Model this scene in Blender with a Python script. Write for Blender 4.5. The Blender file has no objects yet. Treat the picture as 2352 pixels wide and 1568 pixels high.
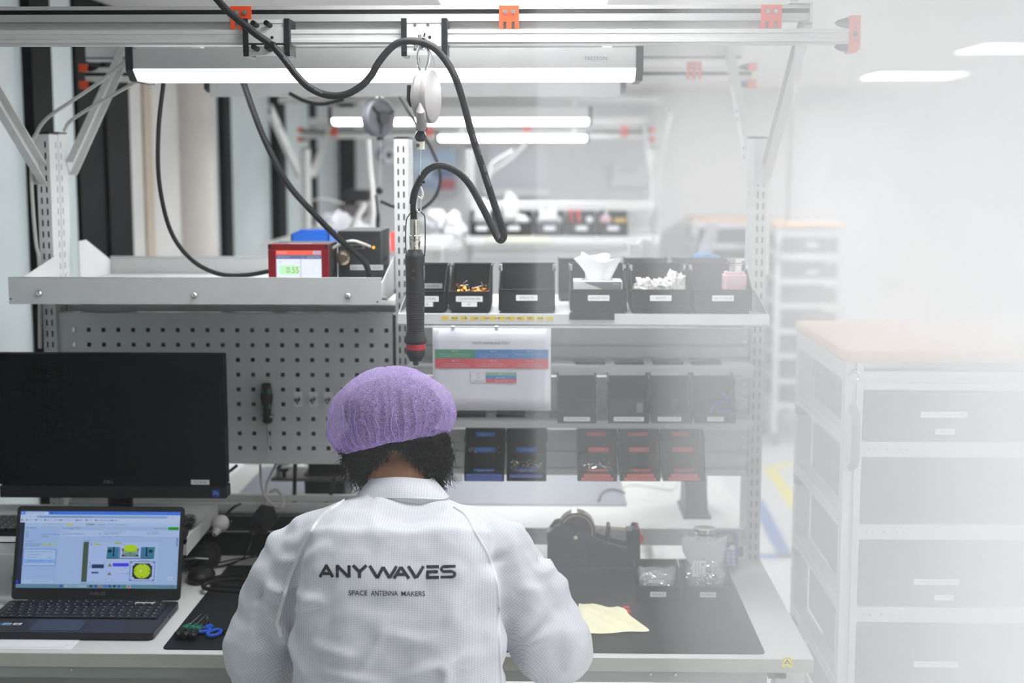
import bpy, math, random
import numpy as np
from mathutils import Vector, Matrix, noise
from mathutils.bvhtree import BVHTree
random.seed(7)
sc = bpy.context.scene
COL = sc.collection
PI = math.pi
# ------------------------------------------------------------------ camera
F, CX, CY = 2352*50/36.0, 1176.0, 784.0
TH = math.atan(406/F); PS = math.atan(79*math.cos(TH)/F)
CAM = Vector((0, 0, 1.9))
cd = bpy.data.cameras.new('camera'); cam = bpy.data.objects.new('camera', cd); COL.objects.link(cam)
cd.lens = 50; cd.sensor_width = 36; cd.clip_start = .05
cam.location = CAM; cam.rotation_euler = (PI/2-TH, 0, PS)
cd.dof.use_dof = True; cd.dof.focus_distance = 2.82; cd.dof.aperture_fstop = 2.6
sc.camera = cam
# ------------------------------------------------------------------ render look
sc.view_settings.view_transform = 'Standard'; sc.view_settings.look = 'None'
sc.view_settings.gamma = 1; sc.view_settings.use_curve_mapping = False
sc.view_settings.exposure = 0.0
sc.cycles.use_denoising = True
sc.cycles.max_bounces = 9; sc.cycles.diffuse_bounces = 3; sc.cycles.glossy_bounces = 2
sc.cycles.transmission_bounces = 4; sc.cycles.transparent_max_bounces = 12; sc.cycles.volume_bounces = 5
sc.cycles.use_light_tree = False
sc.cycles.use_adaptive_sampling = True; sc.cycles.adaptive_threshold = .03; sc.cycles.adaptive_min_samples = 16
sc.cycles.sample_clamp_indirect = 6
sc.cycles.caustics_reflective = False; sc.cycles.caustics_refractive = False
w = bpy.data.worlds.new('world'); sc.world = w; w.use_nodes = True
w.node_tree.nodes['Background'].inputs[0].default_value = (.75, .8, .85, 1)
w.node_tree.nodes['Background'].inputs[1].default_value = .6
LAMP_E, CEIL_E, CEIL_R, PANE_E, HAZE_K = 12.0, 13.0, 48.0, .12, .92
HAZE = [(-.35, .02), (-.02, .08), (.24, .27), (.5, .6), (.8, 1.0)]
# ------------------------------------------------------------------ pixel helpers
_R = cam.rotation_euler.to_matrix()
def ray(px, py):
    return _R @ Vector(((px-CX)/F, -(py-CY)/F, -1))
def at(px, py, Y):
    d = ray(px, py); return CAM + d*(Y/d.y)
def atz(px, py, z):
    d = ray(px, py); return CAM + d*((z-CAM.z)/d.z)
def atx(px, py, X):
    d = ray(px, py); return CAM + d*(X/d.x)
def lin(c):
    if isinstance(c, str):
        c = [int(c[i:i+2], 16)/255 for i in (0, 2, 4)]
    return tuple((v/12.92 if v <= .04045 else ((v+.055)/1.055)**2.4) for v in c)
# ------------------------------------------------------------------ materials
MATS = {}
def mat(name, col='808080', rough=.5, metal=0., emit=0., ecol=None, bump=0., bscale=60., var=.04, vscale=25., alpha=1., trans=0., coat=0., spec=.5):
    if name in MATS: return MATS[name]
    m = bpy.data.materials.new(name); m.use_nodes = True; nt = m.node_tree; N = nt.nodes; L = nt.links
    b = N['Principled BSDF']; c = lin(col)
    tc = N.new('ShaderNodeTexCoord')
    nz = N.new('ShaderNodeTexNoise'); nz.inputs['Scale'].default_value = vscale; nz.inputs['Detail'].default_value = 3
    L.new(tc.outputs['Object'], nz.inputs['Vector'])
    mr = N.new('ShaderNodeMapRange'); mr.inputs[1].default_value = .3; mr.inputs[2].default_value = .7
    mr.inputs[3].default_value = 1-var; mr.inputs[4].default_value = 1+var*.5
    L.new(nz.outputs[0], mr.inputs[0])
    mx = N.new('ShaderNodeVectorMath'); mx.operation = 'SCALE'; mx.inputs[0].default_value = c
    L.new(mr.outputs[0], mx.inputs['Scale']); L.new(mx.outputs[0], b.inputs['Base Color'])
    b.inputs['Roughness'].default_value = rough; b.inputs['Metallic'].default_value = metal
    b.inputs['Alpha'].default_value = alpha; b.inputs['Transmission Weight'].default_value = trans
    b.inputs['Coat Weight'].default_value = coat; b.inputs['Specular IOR Level'].default_value = spec
    if emit:
        b.inputs['Emission Color'].default_value = (*lin(ecol or col), 1); b.inputs['Emission Strength'].default_value = emit
        if emit < 3: m.cycles.emission_sampling = 'NONE'
    if bump:
        n2 = N.new('ShaderNodeTexNoise'); n2.inputs['Scale'].default_value = bscale; n2.inputs['Detail'].default_value = 4
        L.new(tc.outputs['Object'], n2.inputs['Vector'])
        bp = N.new('ShaderNodeBump'); bp.inputs['Strength'].default_value = bump; bp.inputs['Distance'].default_value = .004
        L.new(n2.outputs[0], bp.inputs['Height']); L.new(bp.outputs[0], b.inputs['Normal'])
    MATS[name] = m; return m
def canvas_mat(name, emit=0., rough=.6):
    if name in MATS: return MATS[name]
    m = bpy.data.materials.new(name); m.use_nodes = True; nt = m.node_tree; b = nt.nodes['Principled BSDF']
    a = nt.nodes.new('ShaderNodeVertexColor'); a.layer_name = 'col'
    b.inputs['Roughness'].default_value = rough
    if emit:
        b.inputs['Base Color'].default_value = (.01, .01, .01, 1)
        nt.links.new(a.outputs[0], b.inputs['Emission Color']); b.inputs['Emission Strength'].default_value = emit
        b.inputs['Roughness'].default_value = .25; m.cycles.emission_sampling = 'NONE'
    else: nt.links.new(a.outputs[0], b.inputs['Base Color'])
    MATS[name] = m; return m
GREYM = mat('light_grey_powder_coat', 'cececc', .45)
WHITEM = mat('white_powder_coat', 'e2e2e0', .4)
PEGM = mat('pegboard_grey_coat', 'd2d4d4', .5)
SLATM = mat('silver_grey_coat', 'ecedec', .45)
ALU = mat('anodised_aluminium', 'c6c6c4', .38, .55)
ALU2 = mat('matt_aluminium', 'cfcfcc', .5, .15)
ZINC = mat('zinc_plated_steel', 'cfd4d4', .22, .95)
CHROME = mat('polished_steel', 'e0e0de', .12, 1.)
BLACK = mat('black_plastic', '101012', .5, spec=.3)
BLACKM = mat('matt_black_paint', '08080a', .7, var=.1, spec=.15)
BINM = mat('black_conductive_plastic', '17171a', .5, var=.1, spec=.3)
RUBBER = mat('black_rubber_cable', '0e0e10', .55, spec=.25)
CABLEG = mat('grey_cable_sheath', '18181b', .5, spec=.3)
CABLEW = mat('white_cable_sheath', 'c8c4be', .5)
DARKIN = mat('dark_inside', '0d0d0e', .8)
ORANGE = mat('orange_painted_steel', 'd8420a', .45)
DESKM = mat('white_laminate', 'dad9d6', .38)
EDGEM = mat('beige_desk_edge', 'b9b7ab', .45)
APRON = mat('grey_desk_frame', '9da09b', .5)
MATM = mat('black_esd_mat', '0e0e10', .5, bump=.15, bscale=400, var=.12, vscale=8, spec=.3)
PAPER = mat('white_paper', 'eeeef0', .7)
TISSUE = mat('white_tissue', 'f6f6f4', .85, bump=.3, bscale=30)
SKIN = mat('skin', 'b57f5c', .5, bump=.25, bscale=260, var=.12, vscale=60)
PURPLE = mat('purple_plastic', '8a6fb0', .7)
CV = canvas_mat('printed_surface'); CVS = canvas_mat('glowing_screen', 1.0); CVL = canvas_mat('laptop_screen_glow', .72)
# ------------------------------------------------------------------ mesh builder
OFF = {}
class MB:
    def __init__(s, M=None): s.v = []; s.f = []; s.M = M or Matrix()
    def add(s, vs, fs):
        n = len(s.v); s.v += [s.M @ Vector(p) for p in vs]; s.f += [tuple(i+n for i in q) for q in fs]; return s
    def box(s, x0, x1, y0, y1, z0, z1):
        return s.add([(x0,y0,z0),(x1,y0,z0),(x1,y1,z0),(x0,y1,z0),(x0,y0,z1),(x1,y0,z1),(x1,y1,z1),(x0,y1,z1)],
            [(0,3,2,1),(4,5,6,7),(0,1,5,4),(1,2,6,5),(2,3,7,6),(3,0,4,7)])
    def cbox(s, c, d, rot=None):
        R = (rot or Matrix.Identity(3)); c = Vector(c); h = Vector(d)/2
        vs = [c + R @ Vector((sx*h.x, sy*h.y, sz*h.z)) for sz in (-1,1) for sx, sy in ((-1,-1),(1,-1),(1,1),(-1,1))]
        return s.add(vs, [(0,3,2,1),(4,5,6,7),(0,1,5,4),(1,2,6,5),(2,3,7,6),(3,0,4,7)])
    def rbox(s, x0, x1, y0, y1, z0, z1, r=.004, seg=3, ax='z'):
        # box with rounded vertical (ax) edges
        if ax == 'z': a0,a1,b0,b1,c0,c1 = x0,x1,y0,y1,z0,z1; f = lambda a,b,c: (a,b,c)
        elif ax == 'y': a0,a1,b0,b1,c0,c1 = x0,x1,z0,z1,y1,y0; f = lambda a,b,c: (a,c,b)
        else: a0,a1,b0,b1,c0,c1 = y0,y1,z0,z1,x0,x1; f = lambda a,b,c: (c,a,b)
        P = rrect(a0,a1,b0,b1,r,seg); n = len(P)
        vs = [f(a,b,c0) for a,b in P]+[f(a,b,c1) for a,b in P]
        return s.add(vs, [tuple(range(n))[::-1], tuple(range(n,2*n))]+[(i,(i+1)%n,(i+1)%n+n,i+n) for i in range(n)])
    def prism(s, P, c0, c1, ax='x'):
        f = {'x': lambda a,b,c: (c,a,b), 'y': lambda a,b,c: (a,c,b), 'z': lambda a,b,c: (a,b,c)}[ax]; n = len(P)
        vs = [f(a,b,c0) for a,b in P]+[f(a,b,c1) for a,b in P]
        return s.add(vs, [tuple(range(n))[::-1], tuple(range(n,2*n))]+[(i,(i+1)%n,(i+1)%n+n,i+n) for i in range(n)])
    def cyl(s, p0, p1, r0, r1=None, n=14, cap=True):
        p0 = Vector(p0); p1 = Vector(p1); r1 = r0 if r1 is None else r1
        q = (p1-p0).to_track_quat('Z', 'Y').to_matrix()
        vs = [p0 + q@Vector((r0*math.cos(2*PI*i/n), r0*math.sin(2*PI*i/n), 0)) for i in range(n)] + \
             [p1 + q@Vector((r1*math.cos(2*PI*i/n), r1*math.sin(2*PI*i/n), 0)) for i in range(n)]
        fs = [(i,(i+1)%n,(i+1)%n+n,i+n) for i in range(n)]
        if cap: fs += [tuple(range(n))[::-1], tuple(range(n,2*n))]
        return s.add(vs, fs)
    def lathe(s, P, c, ax=(0,0,1), n=20):
        q = Vector(ax).to_track_quat('Z','Y').to_matrix(); c = Vector(c); m = len(P)
        vs = [c + q@Vector((r*math.cos(2*PI*i/n), r*math.sin(2*PI*i/n), h)) for r, h in P for i in range(n)]
        fs = [(k*n+i, k*n+(i+1)%n, (k+1)*n+(i+1)%n, (k+1)*n+i) for k in range(m-1) for i in range(n)]
        fs += [tuple(range(n))[::-1], tuple(range((m-1)*n, m*n))]
        return s.add(vs, fs)
    def tube(s, P, r, n=8, cap=True):
        P = [Vector(p) for p in P]; m = len(P); rr = r if isinstance(r, (list, tuple)) else [r]*m
        t = (P[1]-P[0]).normalized(); up = Vector((0,0,1)) if abs(t.z) < .9 else Vector((1,0,0))
        a = t.cross(up).normalized(); vs = []
        for i in range(m):
            t = (P[min(i+1,m-1)]-P[max(i-1,0)]).normalized()
            a = (a - t*a.dot(t)).normalized(); b = t.cross(a)
            vs += [P[i] + (a*math.cos(2*PI*k/n)+b*math.sin(2*PI*k/n))*rr[i] for k in range(n)]
        fs = [(i*n+k, i*n+(k+1)%n, (i+1)*n+(k+1)%n, (i+1)*n+k) for i in range(m-1) for k in range(n)]
        if cap: fs += [tuple(range(n))[::-1], tuple(range((m-1)*n, m*n))]
        return s.add(vs, fs)
    def ell(s, c, r, n=16, m=10, rot=None):
        R = rot or Matrix.Identity(3); c = Vector(c); r = Vector(r) if hasattr(r, '__len__') else Vector((r,r,r))
        vs = [c+R@Vector((0,0,-r.z))]; fs = []
        for j in range(1, m):
            a = -PI/2 + PI*j/m
            vs += [c+R@Vector((r.x*math.cos(a)*math.cos(2*PI*i/n), r.y*math.cos(a)*math.sin(2*PI*i/n), r.z*math.sin(a))) for i in range(n)]
        vs.append(c+R@Vector((0,0,r.z)))
        fs += [(0, 1+(i+1)%n, 1+i) for i in range(n)]
        for j in range(m-2):
            o = 1+j*n; fs += [(o+i, o+(i+1)%n, o+n+(i+1)%n, o+n+i) for i in range(n)]
        o = 1+(m-2)*n; fs += [(o+i, o+(i+1)%n, len(vs)-1) for i in range(n)]
        return s.add(vs, fs)
    def build(s, name, m, parent=None, smooth=False, bevel=0., kind=None, label=None, loc=None):
        if parent is not None: o_ = OFF[parent.name]
        else:
            if loc is None:
                xs = [v.x for v in s.v]; ys = [v.y for v in s.v]; zs = [v.z for v in s.v]
                loc = ((min(xs)+max(xs))/2, (min(ys)+max(ys))/2, min(zs))
            o_ = Vector(loc)
        me = bpy.data.meshes.new(name); me.from_pydata([v-o_ for v in s.v], [], s.f); me.update()
        o = bpy.data.objects.new(name, me); COL.objects.link(o)
        for mm in (m if isinstance(m, (list, tuple)) else [m]): me.materials.append(mm)
        if parent is not None: o.parent = parent
        else: o.location = o_
        OFF[o.name] = o_
        if smooth:
            me.polygons.foreach_set('use_smooth', [True]*len(me.polygons))
            try: me.set_sharp_from_angle(angle=math.radians(40))
            except Exception: pass
        if bevel:
            b = o.modifiers.new('b', 'BEVEL'); b.width = bevel; b.segments = 2; b.limit_method = 'ANGLE'; b.angle_limit = .6
        if kind: o['kind'] = kind
        if label: o['label'] = label
        return o
def rrect(a0, a1, b0, b1, r, seg=3):
    P = []
    for cx, cy, t in ((a1-r,b0+r,-PI/2),(a1-r,b1-r,0),(a0+r,b1-r,PI/2),(a0+r,b0+r,PI)):
        P += [(cx+r*math.cos(t+PI/2*k/seg), cy+r*math.sin(t+PI/2*k/seg)) for k in range(seg+1)]
    return P
def tag(o, label, cat, group=None):
    o['label'] = label; o['category'] = cat
    if group: o['group'] = group
    return o
def thing(name, label, cat, loc, group=None):
    o = bpy.data.objects.new(name, None); COL.objects.link(o); o.location = loc; o.empty_display_size = .05
    OFF[o.name] = Vector(loc); return tag(o, label, cat, group)
def solid(name, mb, m, kind='structure', **k):
    return mb.build(name, m, kind=kind, **k)
def spline(P, n=8):
    P = [Vector(p) for p in P]; Q = [P[0]*2-P[1]]+P+[P[-1]*2-P[-2]]; out = []
    for i in range(1, len(Q)-2):
        for k in range(n):
            t = k/n; a,b,c,d = Q[i-1],Q[i],Q[i+1],Q[i+2]
            out.append(.5*((2*b)+(c-a)*t+(2*a-5*b+4*c-d)*t*t+(3*b-a-3*c+d)*t**3))
    out.append(P[-1]); return out
# ------------------------------------------------------------------ printed surfaces
_TX = {}
def text_mesh(s, res=2, off=0.):
    if (s, off) in _TX: return _TX[(s, off)]
    c = bpy.data.curves.new('t', 'FONT'); c.body = s; c.size = 1; c.align_x = 'CENTER'; c.align_y = 'CENTER'; c.resolution_u = res; c.offset = off
    o = bpy.data.objects.new('t', c); me = o.to_mesh()
    V = [v.co.copy() for v in me.vertices]; Fc = [tuple(p.vertices) for p in me.polygons]
    o.to_mesh_clear(); bpy.data.objects.remove(o); bpy.data.curves.remove(c)
    if V:
        x0 = min(v.x for v in V); x1 = max(v.x for v in V); y0 = min(v.y for v in V); y1 = max(v.y for v in V)
        V = [Vector(((v.x-(x0+x1)/2), v.y-(y0+y1)/2, 0)) for v in V]; d = (x1-x0, y1-y0)
    else: d = (1, 1)
    _TX[(s, off)] = (V, Fc, d); return _TX[(s, off)]
class Canvas:
    """flat print: coloured pieces in a local x (right) y (up) plane, z towards the viewer"""
    def __init__(s, M, th=.0004): s.v=[]; s.f=[]; s.c=[]; s.M=M; s.k=0; s.th=th
    def poly(s, P, col, step=True):
        if step: s.k += 1
        n = len(s.v); s.v += [s.M @ Vector((a, b, s.th+s.k*.00004)) for a, b in P]; s.f.append(tuple(range(n, n+len(P)))); s.c.append(lin(col))
    def rect(s, x0, y0, x1, y1, col): s.poly([(x0,y0),(x1,y0),(x1,y1),(x0,y1)], col)
    def rr(s, x0, y0, x1, y1, r, col): s.poly(rrect(min(x0,x1),max(x0,x1),min(y0,y1),max(y0,y1),r), col)
    def disc(s, x, y, rx, ry, col, n=24): s.poly([(x+rx*math.cos(2*PI*i/n), y+ry*math.sin(2*PI*i/n)) for i in range(n)], col)
    def line(s, x0, y0, x1, y1, w, col):
        d = Vector((x1-x0, y1-y0)).normalized()*w/2; s.poly([(x0+d.y,y0-d.x),(x1+d.y,y1-d.x),(x1-d.y,y1+d.x),(x0-d.y,y0+d.x)], col)
    def text(s, t, x, y, h, col, w=None, left=False):
        V, Fc, d = text_mesh(t); k = h/max(d[1], .5); kx = k if w is None else w/d[0]; s.k += 1; n = len(s.v); c = lin(col)
        ox = x + (d[0]*kx/2 if left else 0)
        s.v += [s.M @ Vector((ox+p.x*kx, y+p.y*k, s.th+s.k*.00004)) for p in V]
        for q in Fc: s.f.append(tuple(i+n for i in q)); s.c.append(c)
    def build(s, name, m, parent, label=None):
        o_ = OFF[parent.name]; me = bpy.data.meshes.new(name); me.from_pydata([v-o_ for v in s.v], [], s.f); me.update()
        a = me.color_attributes.new('col', 'FLOAT_COLOR', 'CORNER'); buf = []
        for p, c in zip(me.polygons, s.c): buf += [*c, 1.]*p.loop_total
        a.data.foreach_set('color', buf)
        o = bpy.data.objects.new(name, me); COL.objects.link(o); me.materials.append(m); o.parent = parent; OFF[o.name] = o_
        if label: o['label'] = label
        return o
def face_M(p, tilt=0., yaw=0.):
    """plane at p facing the viewer (-Y); tilt>0 leans its top backwards"""
    return Matrix.Translation(Vector(p)) @ Matrix.Rotation(yaw, 4, 'Z') @ Matrix.Rotation(PI/2-tilt, 4, 'X')
def label_on(parent, p, w, h, lines, bg='f2f2f0', fg='55555a', tilt=0., name='label', lab=None, yaw=0.):
    c = Canvas(face_M(p, tilt, yaw)); c.rr(-w/2, -h/2, w/2, h/2, min(w,h)*.12, bg)
    n = len(lines)
    for i, t in enumerate(lines):
        if t: c.text(t, 0, h/2-(i+.5)*h/n, h/n*.42, fg, w=min(w*.86, len(t)*h/n*.36))
    return c.build(name, CV, parent, lab)
# ================================================================== ROOM
XL, XR, YB, YF, ZC = -1.6, 4.6, 10.9, -1.8, 2.47
FLOORM = mat('pale_resin_floor', 'dcdcd8', .3, var=.05, vscale=3)
WALLM = mat('off_white_wall_paint', 'd9d9d8', .7)
WALLG = mat('light_grey_wall_paint', 'cdced1', .7)
CEILM = mat('white_ceiling_tile', 'dedcd8', .8, bump=.2, bscale=200)
PANEM = mat('frosted_window_film', 'b4bebe', .35, emit=PANE_E, ecol='d8e4e8', var=.05, vscale=2)
solid('floor', MB().box(XL-.2, XR+.2, YF-.2, YB+.2, -.1, 0), FLOORM)
ce = solid('ceiling', MB().box(XL-.2, XR+.2, YF-.2, YB+.2, ZC+.03, ZC+.1), CEILM)
solid('wall_back', MB().box(XL-.2, XR+.2, YB, YB+.15, 0, ZC+.03), WALLM)
solid('wall_right', MB().box(XR, XR+.15, YF, YB, 0, ZC+.03), WALLM)
solid('wall_front', MB().box(XL-.2, XR+.2, YF-.15, YF, 0, ZC+.03), mat('dark_grey_wall_paint', '4c4d50', .8))  # unseen wall coloured dark to keep reflections in the screens down
solid('wall_left', MB().box(XL-.35, XL-.2, YF, YB, 0, ZC+.03), BLACKM)
# ceiling tiles, light panels take the place of some
PANELS = [(-.08, y) for y in (2.75, 4.94, 7.1, 9.26)]+[(2.34, y) for y in (.6, 2.75, 4.94, 7.1, 9.26)]+[(3.55, y) for y in (-1.1, .6, 2.75)]+[(2.34, -1.1)]  # right wall column and rearmost aisle panel added unseen to whiten the haze
LITM = mat('lit_diffuser', 'ffffff', .5, emit=CEIL_E, ecol='fbfcff'); LITR = mat('lit_diffuser_aisle', 'ffffff', .5, emit=CEIL_R, ecol='f6f9ff')
def free(x, y): return all(abs(x-a) > .35 or abs(y-b) > .35 for a, b in PANELS)
tile_me = None
for i in range(10):
    for j in range(15):
        x = -1.3+.6*i+.02; y = 1.94+.6*j+.1
        if y > YB-.3: continue
        hit = [p for p in PANELS if abs(x-p[0]) < .598 and abs(y-p[1]) < .598]
        x0, x1, y0, y1 = x-.297, x+.297, y-.297, y+.297
        if hit:
            a, b = hit[0]
            # trim the tile back to the panel edge on the side where they meet
            if abs(x-a)/.6 >= abs(y-b)/.6:
                if x < a: x1 = min(x1, a-.302)
                else: x0 = max(x0, a+.302)
            else:
                if y < b: y1 = min(y1, b-.302)
                else: y0 = max(y0, b+.302)
            if x1-x0 < .03 or y1-y0 < .03: continue
        MB().box(x0, x1, y0, y1, ZC, ZC+.02).build('ceiling_tile', CEILM, ce)
for k, (x, y) in enumerate(PANELS):
    w_ = 'above the bench' if x < 1 else 'over the aisle' if x < 3 and x > 2 else 'near the right wall' if x > 3 else 'right of the viewer'
    n_ = {-1.1: 'behind the viewer', .6: 'level with the viewer', 2.75: 'over the front of the first bench', 4.94: 'over the rear bench half', 7.1: 'second from the back wall', 9.26: 'nearest the back wall'}[y]
    t = thing('ceiling_light', f'square flush white ceiling light {w_}, {n_}', 'ceiling light', (x, y, ZC-.012), 'ceiling light panels')
    MB().box(x-.3, x+.3, y-.3, y-.285, ZC-.012, ZC+.02).box(x-.3, x+.3, y+.285, y+.3, ZC-.012, ZC+.02).box(x-.3, x-.285, y-.285, y+.285, ZC-.012, ZC+.02).box(x+.285, x+.3, y-.285, y+.285, ZC-.012, ZC+.02).build('frame', WHITEM, t)
    MB().box(x-.285, x+.285, y-.285, y+.285, ZC-.006, ZC+.015).build('diffuser', LITM if x < 1 else LITR, t)
# left glazed wall
def ywall(px): return atx(px, 330, XL).y
k = 1
for a, b in ((-1.8, 1.1), (1.15, 2.6), (2.66, ywall(66)), (ywall(112), ywall(180)), (ywall(494), ywall(506)), (ywall(523), ywall(624)), (ywall(642), ywall(714)), (ywall(722), YB)):
    p = solid(f'window_{k}', MB().box(XL-.03, XL-.012, a, b, .06, ZC+.03), PANEM); k += 1
k = 1
for a, b, dx in ((1.1, 1.15, .0), (2.6, 2.66, 0), (ywall(66), ywall(112), .0), (ywall(506), ywall(523), 0), (ywall(624), ywall(642), 0.02), (ywall(714), ywall(722), 0)):
    solid(f'trim_{k}', MB().box(XL-.06, XL+.02+dx, a, b, 0, ZC+.03), BLACKM); k += 1
solid(f'trim_{k}', MB().box(XL-.1, XL-.0, ywall(182), ywall(300), 0, ZC+.03).box(XL-.0, XL+.012, ywall(240), ywall(300)-.05, 0, ZC+.03), BLACKM); k += 1
LGT = mat('pale_window_reveal', 'c9c8c4', .7); BEI = mat('beige_strip', 'b5a594', .7)
solid(f'trim_{k}', MB().box(XL-.05, XL, ywall(300), ywall(327), 0, ZC+.03), LGT); k += 1
solid(f'trim_{k}', MB().box(XL-.05, XL+.01, ywall(327), ywall(345), 0, ZC+.03), BEI); k += 1
solid(f'trim_{k}', MB().box(XL-.05, XL, ywall(345), ywall(494), 0, ZC+.03), LGT); k += 1
c = at(425, 400, 6.35)
solid('column', MB().cyl((c.x, 6.35, 0), (c.x, 6.35, ZC+.02), .135, n=40), mat('pale_concrete_column', 'c3bdb8', .8, bump=.2), smooth=True)
# back wall features
q = at(778, 300, YB-.03); q2 = at(814, 300, YB-.03)
solid(f'trim_{k}', MB().box(q.x, q2.x, YB-.04, YB, 0, ZC+.02), BLACKM); k += 1
q = at(1078, 330, YB-.03); q2 = at(1498, 330, YB-.03)
solid(f'trim_{k}', MB().box(q.x, q2.x, YB-.03, YB, 0, ZC+.02), WALLG); k += 1
# door on the back wall
d0, d1 = at(1830, 600, YB).x, at(2083, 600, YB).x
dz = at(1900, 262, YB).z
dr = solid('door_1', MB().box(d0, d1, YB-.05, YB-.005, .02, dz), mat('white_door', 'dedfdf', .45))
h = at(2056, 638, YB-.06)
MB().rbox(h.x-.03, h.x+.03, YB-.062, YB-.05, h.z-.11, h.z+.05, .01, ax='y').cyl((h.x, YB-.06, h.z), (h.x, YB-.12, h.z), .012).cyl((h.x+.01, YB-.115, h.z), (h.x-.14, YB-.115, h.z), .012).build('door_handle', ALU, dr)
solid(f'trim_{k}', MB().box(d0-.07, d0-.004, YB-.06, YB, 0, dz+.08).box(d1+.004, d1+.07, YB-.06, YB, 0, dz+.08).box(d0-.004, d1+.004, YB-.06, YB, dz+.005, dz+.08), WALLM); k += 1
solid('baseboard_back', MB().box(q2.x+.02, d0-.08, YB-.02, YB, 0, .08), WALLG)
def wall_sign(pa, pb, label, cat, lines, bg='d2d3d6', fg='8a8c92', nm='wall_sign'):
    a = at(*pa, YB-.055); b = at(*pb, YB-.055)
    t = thing(nm, label, cat, ((a.x+b.x)/2, a.y, b.z))
    MB().box(a.x, b.x, a.y-.006, a.y+(.004 if pa[0]>1830 else .024), b.z, a.z).build('board', mat('sign_backing_'+bg, bg, .5), t)
    cc = Canvas(face_M(((a.x+b.x)/2, a.y-.006, (a.z+b.z)/2))); hh = (a.z-b.z)
    for i, s_ in enumerate(lines): cc.text(s_, 0, hh*(.25-.25*i), hh*.16, fg)
    cc.build('lettering', CV, t)
wall_sign((1908, 378), (1992, 418), 'small pale grey sign on the white door', 'sign', ['SALLE BLANCHE'])
wall_sign((1405, 378), (1482, 430), 'pale grey notice on the grey back wall behind the far bench', 'sign', ['ATELIER'])
# whiteboard on back wall and colourful screen
a = at(1118, 330, YB-.05); b = at(1256, 455, YB-.05)
t = thing('whiteboard', 'large pale whiteboard with a tray ledge on the back wall', 'whiteboard', ((a.x+b.x)/2, a.y, b.z))
MB().box(a.x, b.x, YB-.05, YB-.03, b.z, a.z).build('board', mat('whiteboard_face', 'd4d5d9', .25), t)
MB().box(a.x-.02, b.x+.02, YB-.12, YB-.03, b.z+.02, b.z+.07).build('ledge', WHITEM, t)
a = at(950, 345, YB-.2); b = at(1046, 436, YB-.2)
t = thing('wall_screen', 'distant wall screen with a pale blue and red picture', 'screen', ((a.x+b.x)/2, a.y, b.z))
MB().box(a.x-.02, b.x+.02, YB-.2, YB-.001, b.z-.02, a.z+.02).build('housing', mat('screen_housing', 'b4b8bf', .5), t)
cc = Canvas(face_M((a.x, YB-.2, b.z))); W_, H_ = b.x-a.x, a.z-b.z
cc.rect(0,0,W_,H_,'aebfd6'); cc.rect(W_*.45,H_*.3,W_,H_*.55,'6c7796'); cc.rect(W_*.6,0,W_,H_*.28,'a5585a'); cc.rect(0,H_*.5,W_*.45,H_*.8,'c4d6ea'); cc.rect(W_*.1,0,W_*.55,H_*.25,'8f9db4')
cc.build('picture', CV, t)
# floor tape
def strip(nm, P, wd, m, label):
    mb = MB()
    for (a, b) in zip(P[:-1], P[1:]):
        a = atz(*a, .0); b = atz(*b, .0); d = (b-a); n = Vector((-d.y, d.x, 0)).normalized()*wd/2; e = d.normalized()*wd/2
        vs = [a-n-e, b-n+e, b+n+e, a+n-e]
        mb.add([v+Vector((0,0,.0005)) for v in vs]+[v+Vector((0,0,.002)) for v in vs], [(0,1,2,3),(4,5,6,7),(0,1,5,4),(1,2,6,5),(2,3,7,6),(3,0,4,7)])
    tag(mb.build(nm, m), label, 'floor marking')
strip('floor_tape', [(1826, 1064), (1768, 1076), (1838, 1178)], .07, mat('yellow_tape', 'f3e32a', .5), 'yellow floor tape marking a corner beside the drawer trolley')
strip('floor_tape', [(1738, 1150), (1805, 1277), (1744, 1277)], .075, mat('blue_tape', '3d6db0', .5), 'blue floor tape stripe beside the right end of the desk')
# ================================================================== BENCH ISLANDS
def slot_face(mb, o, u, n_, wd, z0, z1, cols, pitch=.028, sw=.0042, sh=.0155, skip=()):
    """plate from point o, along unit u (wd wide), vertical z0..z1, normal n_, slots centred on cols (fractions of wd)"""
    xs = [0]
    for c_ in cols: xs += [c_*wd-sw/2, c_*wd+sw/2]
    xs.append(wd); zs = [z1]; zz = z1-.018; holes = set(); r = 0
    while zz-sh > z0+.01:
        zs += [zz, zz-sh]; r += 1; zz -= pitch
    zs.append(z0); zs = zs[::-1]; nx = len(xs); nz = len(zs)
    vs = [Vector((o[0]+u[0]*x, o[1]+u[1]*x, z)) for z in zs for x in xs]; fs = []
    for j in range(nz-1):
        for i in range(nx-1):
            if i % 2 == 1 and j % 2 == 1: continue
            q = (j*nx+i, j*nx+i+1, (j+1)*nx+i+1, (j+1)*nx+i)
            fs.append(q)
    mb.add(vs, fs)
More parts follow.
